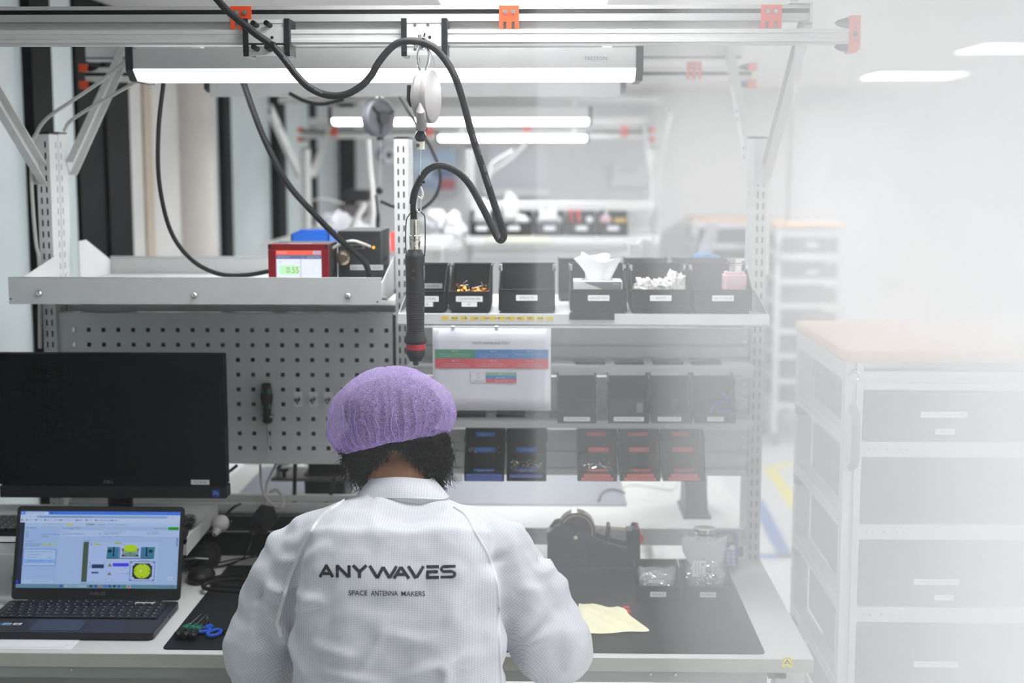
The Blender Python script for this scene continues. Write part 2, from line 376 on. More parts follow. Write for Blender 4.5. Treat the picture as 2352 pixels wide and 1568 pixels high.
def post(parent, xc, yf, z1, inner=1, w_=.034, dp=.065):
    """double slotted post; inner = side (+1/-1) whose flank carries a slot column"""
    mb = MB(); x0, x1 = xc-w_/2, xc+w_/2
    for k_, y0 in enumerate((yf, yf+dp+.004)):
        y1 = y0+dp; a, b = (y0, y1)
        if k_ == 0: slot_face(mb, (x0, y0), (1,0), 0, w_, .02, z1, (.3, .7))
        else: mb.add([(x0,y0,.02),(x1,y0,.02),(x1,y0,z1),(x0,y0,z1)], [(0,1,2,3)])
        mb.add([(x0,y1,.02),(x1,y1,.02),(x1,y1,z1),(x0,y1,z1)], [(3,2,1,0)])
        xi, xo = (x1, x0) if inner > 0 else (x0, x1)
        slot_face(mb, (xi, y0), (0,1), 0, dp, .02, z1, (.75,) if k_ == 0 else (.25,))
        mb.add([(xo,y0,.02),(xo,y1,.02),(xo,y1,z1),(xo,y0,z1)], [(0,1,2,3)])
    p = mb.build('post', GREYM, parent)
    MB().box(x0+.004, x1-.004, yf+.006, yf+2*dp-.002, .03, z1-.004).build('post_core', DARKIN, p)  # dark box stands in for the shade inside the hollow post
    MB().box(x0-.001, x1+.001, yf-.001, yf+dp, z1, z1+.004).box(x0-.001, x1+.001, yf+dp+.003, yf+2*dp+.004, z1+.003, z1+.007).build('post_cap', BLACK, p)
    return p
def brace(parent, x, ya, za, yb, zb, h=.034, side=1):
    """folded steel bracket going from the post up to the overhead beam"""
    a = Vector((x, ya, za)); b = Vector((x, yb, zb)); d = (b-a).normalized(); n = Vector((1,0,0)).cross(d).normalized()*h/2; t = .0015
    mb = MB()
    def slab(p, q, hw, xo0, xo1):
        vs = [p-hw, p+hw, q+hw, q-hw]
        mb.add([v+Vector((xo0,0,0)) for v in vs]+[v+Vector((xo1,0,0)) for v in vs], [(0,3,2,1),(4,5,6,7),(0,1,5,4),(1,2,6,5),(2,3,7,6),(3,0,4,7)])
    slab(a, b, n, -t, t)
    m2 = Vector((0,0,0))
    for s_ in (1, -1):
        p = a+n*s_; q = b+n*s_; k_ = n.normalized()*t
        vs = [p-k_, p+k_, q+k_, q-k_]
        mb.add([v for v in vs]+[v+Vector((-side*.02,0,0)) for v in vs], [(0,3,2,1),(4,5,6,7),(0,1,5,4),(1,2,6,5),(2,3,7,6),(3,0,4,7)])
    o = mb.build('brace', GREYM, parent)
    hs = MB(); R = Matrix.Rotation(math.atan2(d.z, d.y), 3, 'X')
    for f_ in (.12, .42, .75):
        c = a.lerp(b, f_)
        for k_ in (-1, 1): hs.cbox(c+d*.012*k_+n*.25*k_, (.0042+.002, .013, .0035), R)
    hs.build('slot_hole', DARKIN, o, kind='stuff')
    return o
def clampO(parent, x0, x1, zt, zm, zb, y):
    mb = MB(); w_ = x1-x0; t = .003
    mb.box(x0, x1, y-t, y, zm, zt).box(x0, x0+w_*.18, y-t, y, zb, zm).box(x1-w_*.18, x1, y-t, y, zb, zm).box(x0+w_*.36, x1-w_*.36, y-t, y, zb, zm)
    mb.box(x0, x1, y, y+.03, zt-.003, zt).box(x0-.0015, x0, y-t, y+.012, zb, zt).box(x1, x1+.0015, y-t, y+.012, zb, zt)
    o = mb.build('clamp_plate', ORANGE, parent)
    for f_ in (.3, .72):
        MB().cyl((x0+w_*f_, y-t, zt-.013), (x0+w_*f_, y-t-.004, zt-.013), .0055, .0045, 12).build('screw', ZINC, o)
def beam(parent, x0, x1, zt, zb, yf, name='beam', slot=(.25, .54), m=ALU, dp=.045):
    h = zt-zb; mb = MB()
    za, zb2 = zt-h*slot[0], zt-h*slot[1]
    P = [(yf, zt), (yf, za), (yf+.012, za), (yf+.012, zb2), (yf, zb2), (yf, zb), (yf+dp, zb), (yf+dp, zt)]
    mb.prism(P, x0, x1)
    o = mb.build(name, m, parent)
    MB().box(x0, x1, yf+.003, yf+.0115, zb2+.0002, za-.0002).build('slot_strip', BLACKM, o)
    return o
NAVY = mat('dark_navy_end_cap', '14161f', .5)
LAMPB = mat('lamp_housing_aluminium', 'bfbfbd', .45, .2)
def lamp(label, x0, x1, zt, zm, zb, yf, capw=.016, text=None, skirt=None, group=None):
    dp = .2; z_ = Vector((0,0,0))
    t = thing('bench_lamp', label, 'lamp', ((x0+x1)/2, yf+dp/2, zb), group)
    H = [(yf, zt), (yf, zm), (yf+.0, zm-.001), (yf+dp, zm-.001), (yf+dp, zt)]
    MB().prism(H, x0, x1).build('housing', LAMPB, t)
    if skirt: MB().box(x0, x1, yf-.0015, yf+.0015, skirt, zt).build('front_skirt', LAMPB, t)
    D = [(yf+.003, zm-.002), (yf+.035, zb), (yf+dp-.035, zb), (yf+dp-.001, zm-.002)]
    MB().prism(D, x0, x1).build('diffuser', mat('lamp_diffuser', 'ffffff', .5, emit=LAMP_E, ecol='f6fbff'), t)
    C_ = [(yf-.003, zt+.003), (yf-.003, zm-.004), (yf+.03, zb-.005), (yf+dp-.03, zb-.005), (yf+dp+.003, zm-.004), (yf+dp+.003, zt+.003)]
    for a, b in ((x0-capw, x0), (x1, x1+capw)): MB().prism(C_, a, b).build('end_cap', NAVY, t)
    for a in (x0+.12, x1-.06):
        MB().box(a-.01, a+.01, yf+dp*.4, yf+dp*.6, zt, zt+.03).build('hanger', WHITEM, t)
    if text:
        cc = Canvas(face_M((text[1], yf, text[2]))); cc.text(text[0], 0, 0, text[3], '5a5a58', w=text[4]); cc.build('lettering', CV, t)
    return t
# ---------------------------------------------------------------- ISLAND 1
YP = 3.56
XP = [at(100, 400, YP).x, at(921, 400, YP).x, at(1748, 400, YP).x]
zt = at(100, 308, YP).z
f1 = thing('workbench_frame', 'grey slotted post frame of the bench being worked at, with overhead beams', 'frame', (XP[1], YP+.06, 0))
post(f1, XP[0], YP, zt, 1); post(f1, XP[1], YP, zt-.012, 1); post(f1, XP[2], YP, zt-.012, -1)
YBm, YRl = 3.01, 2.95
zb0, zb1 = at(1150, 12, YBm).z, at(1150, 48, YBm).z
xr = at(1862, 30, YBm).x
beam(f1, -1.9, xr, zb0, zb1, YBm)
MB().box(-1.9, xr-.06, YBm+.02, YBm+.026, zb1-.02, zb1-.0005).build('beam_flange', ALU2, f1)
MB().box(xr-.002, xr+.004, YBm-.006, YBm+.07, zb1-.004, zb0+.002).box(xr-.045, xr+.004, YBm-.01, YBm+.07, zb0+.0015, zb0+.005).build('end_bracket', GREYM, f1)
MB().cyl((xr-.03, YBm+.02, zb0+.005), (xr-.03, YBm+.02, zb0+.012), .009).build('bolt_head', ZINC, f1)
zr0, zr1 = at(1150, 67, YRl).z, at(1150, 102, YRl).z
xe = at(1953, 80, YRl).x
rl = MB().prism([(YRl, zr0), (YRl, zr0-.008), (YRl+.002, zr0-.009), (YRl+.002, zr1+.012), (YRl, zr1+.011), (YRl, zr1+.005), (YRl+.004, zr1+.004), (YRl+.004, zr1), (YRl+.04, zr1), (YRl+.04, zr0)], -1.9, xe).build('trolley_rail', ALU2, f1)
for a, b in ((531, 575), (1148, 1190), (1750, 1794)):
    xa, xb = at(a, 40, YBm-.004).x, at(b, 40, YBm-.004).x
    clampO(f1, xa, xb, at(1150, 13, YBm).z, at(1150, 50, YBm).z, at(1150, 68, YBm).z, YBm-.001)
# orange stop at the rail end
e = at(1953, 35, YRl-.004); e2 = at(1975, 120, YRl-.004)
so = MB().prism([(e.x, e.z), (e2.x, e.z), (e2.x, e2.z+.008), (e2.x-.007, e2.z), (e.x, e2.z)], YRl-.004, YRl+.045, 'y').build('rail_stop', ORANGE, f1)
MB().cyl((e.x+.011, YRl-.0045, (e.z+e2.z)/2), (e.x+.011, YRl-.006, (e.z+e2.z)/2), .0055).cyl((e.x+.011, YRl-.0045, e.z-.024), (e.x+.011, YRl-.006, e.z-.024), .002).cyl((e.x+.011, YRl-.0045, e2.z+.024), (e.x+.011, YRl-.006, e2.z+.024), .002).build('bolt_head', DARKIN, so)
for zc_ in (e.z-.0135, e2.z+.0125):
    MB().lathe([(.0105, 0), (.0102, .004), (.0085, .013), (.005, .022), (.001, .026)], (e.x, YRl+.018, zc_), (-1,0,0), 16).build('rubber_buffer', RUBBER, so, smooth=True)
zB = at(90, 405, YP).z
for i, x in ((0, XP[0]-.012), (2, XP[2]+.02)):
    sd = 1 if i else -1
    brace(f1, x, YP+.01, zB, YBm+.03, zb1+.01, .04, sd)
for i, x in ((0, XP[0]+.018), (2, XP[2]-.015)):
    brace(f1, x, YP+.13, zB+.02, 4.2, at(240, 118, 4.2).z, .04, -1)
for x in (XP[0]-.012, XP[2]+.0):
    MB().box(x-.014, x+.014, YP-.003, YP-.001, zB-.02, zB+.09).cyl((x, YP-.003, zB-.006), (x, YP-.009, zB-.006), .006, n=6).build('brace_foot', GREYM, f1)
# hanging white label strip on the right brace
a = at(1829, 100, YBm+.05); b = at(1840, 232, YBm+.05)
tag(MB().prism([(a.x-.002, a.z), (a.x+.02, a.z), (a.x+.006, b.z+.006), (a.x-.004, b.z)], YBm+.05, YBm+.052, 'y').build('plastic_strip', WHITEM), 'white plastic strip dangling from the right end of the overhead rail', 'strip')
# rear half of the frame
Yb2, Yr2 = 4.2, 4.3
zq0, zq1 = at(1500, 104, Yb2).z, at(1500, 138, Yb2).z
xl2, xr2 = at(196, 110, Yb2).x, at(1704, 120, Yb2).x
beam(f1, xl2, xr2, zq0, zq1, Yb2, slot=(.75, .85), m=GREYM)
zw0, zw1 = at(1500, 153, Yr2).z, at(1500, 186, Yr2).z
xl3, xr3 = at(195, 165, Yr2).x, at(1727, 165, Yr2).x
beam(f1, xl3, xr3, zw0, zw1, Yr2, 'trolley_rail', slot=(.35, .6), m=ALU2, dp=.03)
for a, b in ((1579, 1610),):
    clampO(f1, at(a, 160, Yr2-.01).x, at(b, 160, Yr2-.01).x, at(1590, 142, Yr2).z, at(1590, 160, Yr2).z, at(1590, 182, Yr2).z, Yr2-.006)
for x in (xl3+.0, xr3):
    for zc_ in (at(1700, 154, Yr2).z, at(1700, 193, Yr2).z):
        o = MB().box(x-.012, x+.012, Yr2-.02, Yr2+.02, zc_-.011, zc_+.011).build('rail_stop', ORANGE, f1)
        MB().lathe([(.011, 0), (.009, .013), (.002, .028)], (x+(-.012 if x > 0 else .012), Yr2, zc_), (-1 if x > 0 else 1,0,0), 12).build('rubber_buffer', RUBBER, o, smooth=True)
# cross rails behind the desks
def hrail(fr, y0, y1, yy, xa, xb, m=SLATM, dp=.02, lip=True, name='cross_rail'):
    z0, z1 = at(1500, y0, yy).z, at(1500, y1, yy).z
    P = [(yy, z0), (yy+.004, z0-.004), (yy+.004, (z0+z1)/2), (yy, (z0+z1)/2-.003), (yy, z1), (yy+dp, z1), (yy+dp, z0)]
    return MB().prism(P, xa, xb).build(name, m, fr)
hrail(f1, 1214, 1252, 3.60, XP[1]+.02, XP[2]-.017)
# feet
for x in XP:
    MB().box(x-.03, x+.03, 2.95, 4.4, 0, .04).build('foot_bar', GREYM, f1)
# trolleys on the front rail
def trolley(label, x0, x1, bolts):
    Y = YRl-.012; z0, z1 = at(900, 44, Y).z, at(900, 127, Y).z
    t = thing('rail_trolley', label, 'trolley', ((x0+x1)/2, Y, z1), 'trolleys on the overhead rail'); wc = .0115
    h = z0-z1
    P = [(Y, z0), (Y, z0-h*.1), (Y+.002, z0-h*.11), (Y+.002, z0-h*.22), (Y, z0-h*.23), (Y, z1+h*.25), (Y+.002, z1+h*.24), (Y+.002, z1+h*.12), (Y, z1+h*.11), (Y, z1), (Y+.01, z1), (Y+.01, z0)]
    MB().prism(P, x0+wc, x1-wc).build('block', ALU2, t)
    for a, b in ((x0, x0+wc), (x1-wc, x1)):
        MB().prism([(Y-.003, z0+.002), (Y-.003, z1+.006), (Y, z1-.002), (Y+.07, z1-.002), (Y+.07, z0+.002)], a, b).build('end_cap', BLACK, t, bevel=.0015)
    for f_ in (.3, .58):
        for zz in (z0-h*.165, z1+h*.175):
            x = x0+(x1-x0)*f_
            if bolts: MB().cyl((x, Y+.002, zz), (x-.004, Y-.02, zz+.0035), .0055).cyl((x-.004, Y-.0201, zz+.0035), (x-.0041, Y-.0205, zz+.0035), .003).build('bolt', BLACK, t)
            else: MB().cyl((x, Y+.002, zz), (x, Y+.0005, zz), .003).build('screw', ZINC, t)
    MB().cyl((x0+(x1-x0)*.62, Y, (z0+z1)/2), (x0+(x1-x0)*.62, Y-.0006, (z0+z1)/2), .0032).build('screw_hole', DARKIN, t)
    return t, Y, z0, z1
trolley('left trolley on the overhead rail, with four black bolts and a cable tied to it', at(557, 80, YRl-.015).x, at(665, 80, YRl-.015).x, True)
trolley('right trolley on the overhead rail, carrying the white balancer', at(921, 80, YRl-.015).x, at(1027, 80, YRl-.015).x, False)
# bench lamps
LG = 'bench lamps'
Y = 3.16
lamp('long bench lamp with navy end caps, glowing above the seated person', at(305, 130, Y).x, at(1461, 130, Y).x, at(900, 110, Y).z, at(900, 156, Y).z, at(900, 189, Y+.165).z, Y, group=LG, text=('TRESTON', at(1368, 134, Y).x, at(1368, 134, Y).z, .008, .05))
Y = 3.95
lamp('bench lamp hung over the rear desk just behind the glowing front lamp', at(482, 200, Y).x, at(1425, 200, Y).x, at(900, 176, Y).z, at(900, 200, Y).z, at(900, 206, Y).z, Y, group=LG, skirt=at(900, 222, Y).z, text=('TRESTON', at(1350, 206, Y).x, at(1350, 206, Y).z, .009, .058))
# ---------------------------------------------------------------- ISLAND 2 (farther)
Y2 = 7.25
X2 = [at(697, 420, Y2).x, at(1078, 420, Y2).x, at(1506, 420, Y2).x]
f2 = thing('workbench_frame', 'white slotted post frame of the far bench with its own overhead beams', 'frame', (X2[1], Y2+.06, 0))
zt2 = at(1078, 342, Y2).z
for i, x in enumerate(X2): post(f2, x, Y2, zt2, -1 if i == 2 else 1)
Ya = 8.0
beam(f2, at(708, 280, Ya).x, at(1486, 280, Ya).x, at(1400, 270, Ya).z, at(1400, 292, Ya).z, Ya, m=GREYM, slot=(.9, .95))
beam(f2, at(692, 305, Ya).x, at(1488, 305, Ya).x, at(1400, 296, Ya).z, at(1400, 318, Ya).z, Ya-.02, 'trolley_rail', m=ALU2, dp=.02, slot=(.15, .45))
for a in (766, 985, 1210, 1435):
    x = at(a, 300, Ya-.03).x
    clampO(f2, x-.018, x+.018, at(a, 290, Ya).z, at(a, 300, Ya).z, at(a, 314, Ya).z, Ya-.024)
for a in (690, 1498):
    for b in (298, 320):
        p = at(a, b, Ya); s_ = -1 if a > 1000 else 1
        o = MB().box(p.x-.013, p.x+.013, Ya-.02, Ya+.02, p.z-.013, p.z+.013).build('rail_stop', ORANGE, f2)
        MB().lathe([(.012, 0), (.009, .016), (.002, .03)], (p.x+s_*.013, Ya, p.z), (s_,0,0), 10).build('rubber_buffer', RUBBER, o)
for i in (0, 2):
    brace(f2, X2[i]+(.02 if i == 0 else -.02), Y2+.13, zt2-.12, Ya+.02, at(1400, 292, Ya).z, .05, -1)
    brace(f2, X2[i]+(-.02 if i == 0 else .02), Y2+.01, zt2-.12, 6.55, at(1400, 250, 6.55).z, .05, 1)
Yf = 6.5
beam(f2, at(640, 240, Yf).x, at(1520, 240, Yf).x, at(1400, 222, Yf).z, at(1400, 236, Yf).z, Yf, m=GREYM, slot=(.9, .95))
for x in X2: MB().box(x-.03, x+.03, 6.7, 8.1, 0, .04).build('foot_bar', GREYM, f2)
Y = 6.3
lamp('bench lamp hung in front of the far bench, its tube bright underneath', at(762, 260, Y).x, at(1352, 260, Y).x, at(900, 246, Y).z, at(900, 272, Y).z, at(900, 287, Y+.165).z, Y, group=LG)
Y = 7.7
lamp('lowest and farthest bench lamp, glowing behind the far bench posts', at(1008, 320, Y).x, at(1346, 320, Y).x, at(1200, 303, Y).z, at(1200, 311, Y).z, at(1200, 324, Y+.165).z, Y, group=LG)
# ================================================================== DESKS, SHELVES
ZD = .9
fl = at(1866, 1506, 2.83)
YD0 = atz(1000, 1506, ZD).y
XD1 = atz(1866, 1507, ZD).x
XD0 = -1.42
dk = thing('desk', 'white laminate desk with beige front edge where the person sits', 'desk', ((XD0+XD1)/2, YD0+.35, 0))
MB().rbox(XD0, XD1, YD0, YP-.004, ZD-.03, ZD, .004, ax='x').build('desk_top', [DESKM], dk)
MB().box(XD0, XD1, YD0-.0015, YD0, ZD-.029, ZD-.001).build('edge_band', EDGEM, dk)
zf0 = ZD-.031
MB().box(XD0, atz(1762, 1540, ZD-.03).x, YD0+.012, YD0+.03, zf0-.026, zf0).build('front_rail', APRON, dk)
for px in (165, 1495, 1552):
    p = at(px, 1531, YD0+.0115); MB().cyl((p.x, YD0+.012, zf0-.008), (p.x, YD0+.009, zf0-.008), .003, n=8).build('screw', ZINC, dk)
for x in (XP[0], XP[2]-.02):
    MB().box(x-.03, x+.03, YD0+.06, YD0+.12, .04, ZD-.031).build('leg', GREYM, dk)
MB().box(XD0+.02, XP[1], YD0+.3, YD0+.32, .55, ZD-.05).build('modesty_panel', APRON, dk)
MB().box(at(1765,1545,YD0+.06).x, at(1806,1545,YD0+.06).x, YD0+.06, YD0+.16, at(1765,1558,YD0+.06).z, ZD-.031).build('control_box', mat('dark_grey_plastic', '4a4a4c', .5), dk)
# yellow ESD sticker on the edge
p = at(1808, 1521, YD0-.002)
st = Canvas(face_M((p.x, YD0-.0016, p.z)))
st.rr(-.0105, -.0105, .0105, .0105, .002, 'f2e21c'); st.disc(0, .001, .0092, .0088, '3c3a20'); st.disc(0, .001, .0086, .0082, 'f2e21c')
st.poly([(-.0062,-.003),(.0062,-.003),(0,.0075)], '3c3a20'); st.disc(.0005, -.0004, .0028, .0022, 'f2e21c'); st.disc(.0008, -.0004, .0015, .0012, '3c3a20'); st.rect(-.006, -.0105, .006, -.0065, 'f2e21c'); st.text('EPA', 0, -.0085, .0026, '3c3a20')
st.build('warning_sticker', CV, dk, 'yellow antistatic warning sticker')
# ESD mat on the desk
zM = ZD+.0025
P = [atz(372, 1489, zM), atz(1757, 1498, zM), atz(1672, 1305, zM), atz(488, 1318, zM)]
ym0, ym1 = P[0].y, P[2].y
mt = tag(MB().rbox(P[0].x, P[1].x, ym0, ym1, ZD+.0002, zM, .012).build('antistatic_mat', MATM), 'large black antistatic mat on the desk under the tools and small bins', 'mat')
# rear desk of the same island
Yr0 = atz(1200, 1214, ZD).y
dk2 = thing('desk', 'white desk on the rear side of the bench, seen under the bins', 'desk', (XP[1], Yr0+.35, 0))
MB().rbox(XD0, XP[2]+.03, Yr0, Yr0+.82, ZD-.03, ZD, .004, ax='x').build('desk_top', DESKM, dk2)
for x in (XP[0], XP[2]-.02):
    for yy in (Yr0+.62,): MB().box(x-.03, x+.03, yy, yy+.06, .04, ZD-.031).build('leg', GREYM, dk2)
P = [atz(1440, 1160, zM), atz(1400, 1090, zM)]
tag(MB().rbox(at(528, 1160, P[0].y).x, P[0].x, P[0].y, P[0].y+.52, ZD+.0002, zM, .01).build('antistatic_mat', mat('grey_esd_mat', '8d8f99', .35, var=.1)), 'grey mat lying on the rear desk beneath the lowest row of bins', 'mat')
# far desks
for (Y_, nm) in ((6.55, 'front'), (7.45, 'rear')):
    d_ = thing('desk', f'distant white desk top on the {nm} side of the far bench', 'desk', (X2[1], Y_+.35, 0))
    MB().rbox(X2[0]-.1, X2[2]+.05, Y_, Y_+.72, ZD-.03, ZD, .004, ax='x').build('desk_top', DESKM, d_)
    for x in (X2[0], X2[2]-.02): MB().box(x-.03, x+.03, Y_+.3, Y_+.36, .04, ZD-.031).build('leg', GREYM, d_)
# ------------------------------------------------ left tray shelf
Yt = 3.28
a = at(18, 636, Yt); b = at(877, 700, Yt); zs = 1.60
ts = thing('steel_shelf', 'grey folded steel shelf tray on the left, carrying the red controller', 'shelf', ((a.x+b.x)/2, Yt+.15, b.z))
MB().box(a.x, b.x, Yt, Yt+.002, b.z, a.z).box(a.x+.01, b.x, Yt, Yt+.008, a.z-.002, a.z).build('front_panel', GREYM, ts, bevel=.0008)
MB().box(XP[0]+.02, XP[1]-.02, Yt+.002, 3.97, zs-.006, zs-.004).box(XP[0]+.035, XP[1]-.03, 3.97, 3.972, zs-.006, at(400, 588, 3.97).z).box(XP[0]+.035, XP[1]-.03, 3.965, 3.972, at(400, 588, 3.97).z-.003, at(400, 588, 3.97).z).build('shelf_plate', GREYM, ts)
for px, py in ((90, 674), (447, 678), (800, 679)):
    p = at(px, py, Yt); MB().lathe([(.0075, 0), (.0075, .003), (.005, .006), (.001, .0075)], (p.x, Yt, p.z), (0,-1,0), 14).build('screw', CHROME, ts, smooth=True)
for px, py in ((25, 686), (867, 693)):
    p = at(px, py, Yt); MB().cyl((p.x, Yt, p.z), (p.x, Yt-.0008, p.z), .002, n=8).build('rivet_hole', DARKIN, ts)
zp = at(90, 560, YP).z
for x, s_ in ((XP[0]+.02, 1), (XP[1]-.02, -1), (XP[0]+.036, 1)):
    back = x == XP[0]+.036
    if back: Pp = [(3.70, zs-.003), (3.70, zp), (3.76, zp), (3.965, zs+.035), (3.965, zs-.003)]
    else: Pp = [(Yt+.006, b.z+.02), (Yt+.006, b.z+.05), (YP+.004, zp-.03), (YP+.02, zp-.03), (YP+.02, b.z-.0), (Yt+.1, b.z+.0)]
    MB().prism(Pp, x-.001, x+.001).build('side_bracket', GREYM, ts)
for px, py, yy in ((882, 684, 3.3), (905, 664, YP-.004)):
    p = at(px, py, yy); MB().cyl((p.x-.006, yy, p.z), (p.x+.006, yy, p.z), .005).build('screw', CHROME, ts)
# ------------------------------------------------ pegboard
Yg = YP+.012
a = at(118, 718, Yg); b = at(905, 1066, Yg)
pg = thing('pegboard', 'large grey steel pegboard with rows of square holes behind the monitor', 'pegboard', ((a.x+b.x)/2, Yg, b.z))
pit = .038; hx0 = at(170, 757, Yg).x; hz0 = at(170, 757, Yg).z; hs = .0052; mb = MB(); xs = [a.x]; zz = [a.z]
nx = int((b.x-hx0-.01)/pit)+1; nz = int((hz0-b.z-.015)/pit)+1
for i in range(nx): xs += [hx0+i*pit-hs, hx0+i*pit+hs]
xs.append(b.x)
for j in range(nz): zz += [hz0-j*pit+hs, hz0-j*pit-hs]
zz.append(b.z)
vs = [(x, Yg, z) for z in zz for x in xs]; n = len(xs)
fs = [((j+1)*n+i, (j+1)*n+i+1, j*n+i+1, j*n+i) for j in range(len(zz)-1) for i in range(n-1) if not (i % 2 == 1 and j % 2 == 1)]
pb = mb.add(vs, fs).build('perforated_sheet', PEGM, pg)
so_ = pb.modifiers.new('s', 'SOLIDIFY'); so_.thickness = .0015; so_.offset = 1
MB().box(a.x, a.x+.002, Yg-.002, Yg+.02, b.z, a.z).box(b.x-.002, b.x, Yg-.002, Yg+.02, b.z, a.z).box(a.x, b.x, Yg+.002, Yg+.02, a.z-.002, a.z).box(a.x, b.x, Yg+.002, Yg+.02, b.z, b.z+.002).build('folded_edge', PEGM, pg)
# rail between shelf and pegboard, rails below pegboard
z0, z1 = at(400, 700, YP+.09).z, at(400, 716, YP+.09).z
MB().box(XP[0]+.02, XP[1]-.018, YP+.09, YP+.1, z1, z0).build('cross_rail', SLATM, f1)
for y0, y1, yy in ((1137, 1149, 3.63), (1157, 1173, 3.60)):
    z0, z1 = at(600, y0, yy).z, at(600, y1, yy).z
    MB().prism([(yy, z0), (yy, z1), (yy+.02, z1-.012), (yy+.02, z0)], XP[0]+.02, XP[1]-.018).build('cross_rail', GREYM, f1)
# power strip
Y = 3.57
a = at(560, 1176, Y); b = at(900, 1211, Y)
ps = thing('power_strip', 'long black power socket strip mounted under the left rails', 'power strip', ((a.x+b.x)/2, Y, b.z))
MB().rbox(XP[0]+.03, XP[1]-.03, Y-.045, Y, b.z, a.z, .004, ax='x').build('casing', BLACK, ps)
MB().box(XP[0]+.03, XP[1]-.03, Y-.047, Y-.045, b.z-.002, b.z+.001).build('metal_lip', ALU, ps)
for i in range(9):
    x = XP[0]+.1+.09*i; z_ = (a.z+b.z)/2
    MB().cyl((x, Y-.0451, z_), (x, Y-.0465, z_), .016, n=20).build('socket', DARKIN, ps)
    MB().cyl((x, Y-.0466, z_+.008), (x, Y-.049, z_+.008), .002, n=8).build('socket_pin', ZINC, ps)
# ------------------------------------------------ right section: wall profiles, shelves
X0, X1 = XP[1]+.019, XP[2]-.018
def slat(y0, y1, name_lab, grooves=(.42, .5, .78, .86)):
    z0, z1 = at(1500, y0, YP+.02).z, at(1500, y1, YP+.02).z; h = z0-z1; Y = YP+.012
    t = thing('wall_profile', name_lab, 'rail panel', ((X0+X1)/2, Y, z1))
    P = [(Y, z0)]
    for g0, g1 in zip(grooves[::2], grooves[1::2]): P += [(Y, z0-h*g0), (Y+.01, z0-h*g0-.002), (Y+.01, z0-h*g1+.002), (Y, z0-h*g1)]
    P += [(Y, z1), (Y+.02, z1), (Y+.02, z0)]
    MB().prism(P, X0, X1).build('profile', SLATM, t)
    for s_ in (X0, X1):
        for f_ in (.15, .35, .62, .9): MB().cyl((s_+(.012 if s_ == X0 else -.012), Y, z0-h*f_), (s_+(.012 if s_ == X0 else -.012), Y-.003, z0-h*f_), .004, n=10).build('screw', ZINC, t)
    return t
slat(752, 838, 'broad silver back profile right below the top bin shelf')
slat(866, 960, 'silver back profile behind the middle row of black bins')
slat(986, 1090, 'silver back profile behind the lowest row of bins')
def lip_shelf(y0, y1, Yf, zsurf, label):
    z0, z1 = at(1500, y0, Yf).z, at(1500, y1, Yf).z
    t = thing('bin_shelf', label, 'shelf', ((X0+X1)/2, (Yf+YP)/2, z1))
    MB().box(X0+.002, X1-.002, Yf, YP+.01, z0-.003, z0).build('plate', GREYM, t)
    MB().prism([(Yf-.001, z0+.001), (Yf-.001, z1+.004), (Yf+.004, z1), (Yf+.015, z1), (Yf+.015, z0-.003), (Yf+.002, z0-.003)], X0+.002, X1-.002).build('front_lip', WHITEM, t)
    return t, z0
sh1, zS1 = lip_shelf(723, 749, 3.25, None, 'white top shelf holding the row of large black bins')
for s_ in (X0+.003, X1-.003):
    MB().prism([(3.26, zS1-.02), (3.26, zS1), (YP, zS1+.05), (YP+.01, zS1+.05), (YP+.01, zS1-.05)], s_-.001, s_+.001).build('side_bracket', GREYM, sh1)
def bin_rail(y0, y1, label):
    Yf = 3.47; z0, z1 = at(1500, y0, Yf).z, at(1500, y1, Yf).z
    t = thing('bin_rail', label, 'rail', ((X0+X1)/2, Yf, z1))
    MB().prism([(Yf, z0-.004), (Yf, z1), (Yf+.012, z1), (Yf+.09, z0-.003), (Yf+.09, z0), (Yf+.006, z0)], X0+.002, X1-.002).build('rail_body', WHITEM, t)
    return t, z0, z1, Yf
r1, z10, z11, Yr_ = bin_rail(840, 862, 'white hanging rail above the middle row of bins')
r2, z20, z21, _ = bin_rail(963, 984, 'white hanging rail between the middle and lowest rows of bins')
for a, b in ((1322, 1388), (1412, 1478), (1500, 1568), (1588, 1656)):
    p, q = at(a, 845, Yr_+.03), at(b, 845, Yr_+.03); MB().box(p.x, q.x, Yr_+.02, Yr_+.07, z10+.0004, z10+.008).build('rubber_pad', BINM, r1)
for a, b in ((1048, 1115), (1140, 1206), (1262, 1300)):
    p, q = at(a, 966, Yr_+.03), at(b, 966, Yr_+.03); MB().box(p.x, q.x, Yr_+.02, Yr_+.07, z20+.0004, z20+.008).build('rubber_pad', BINM, r2)
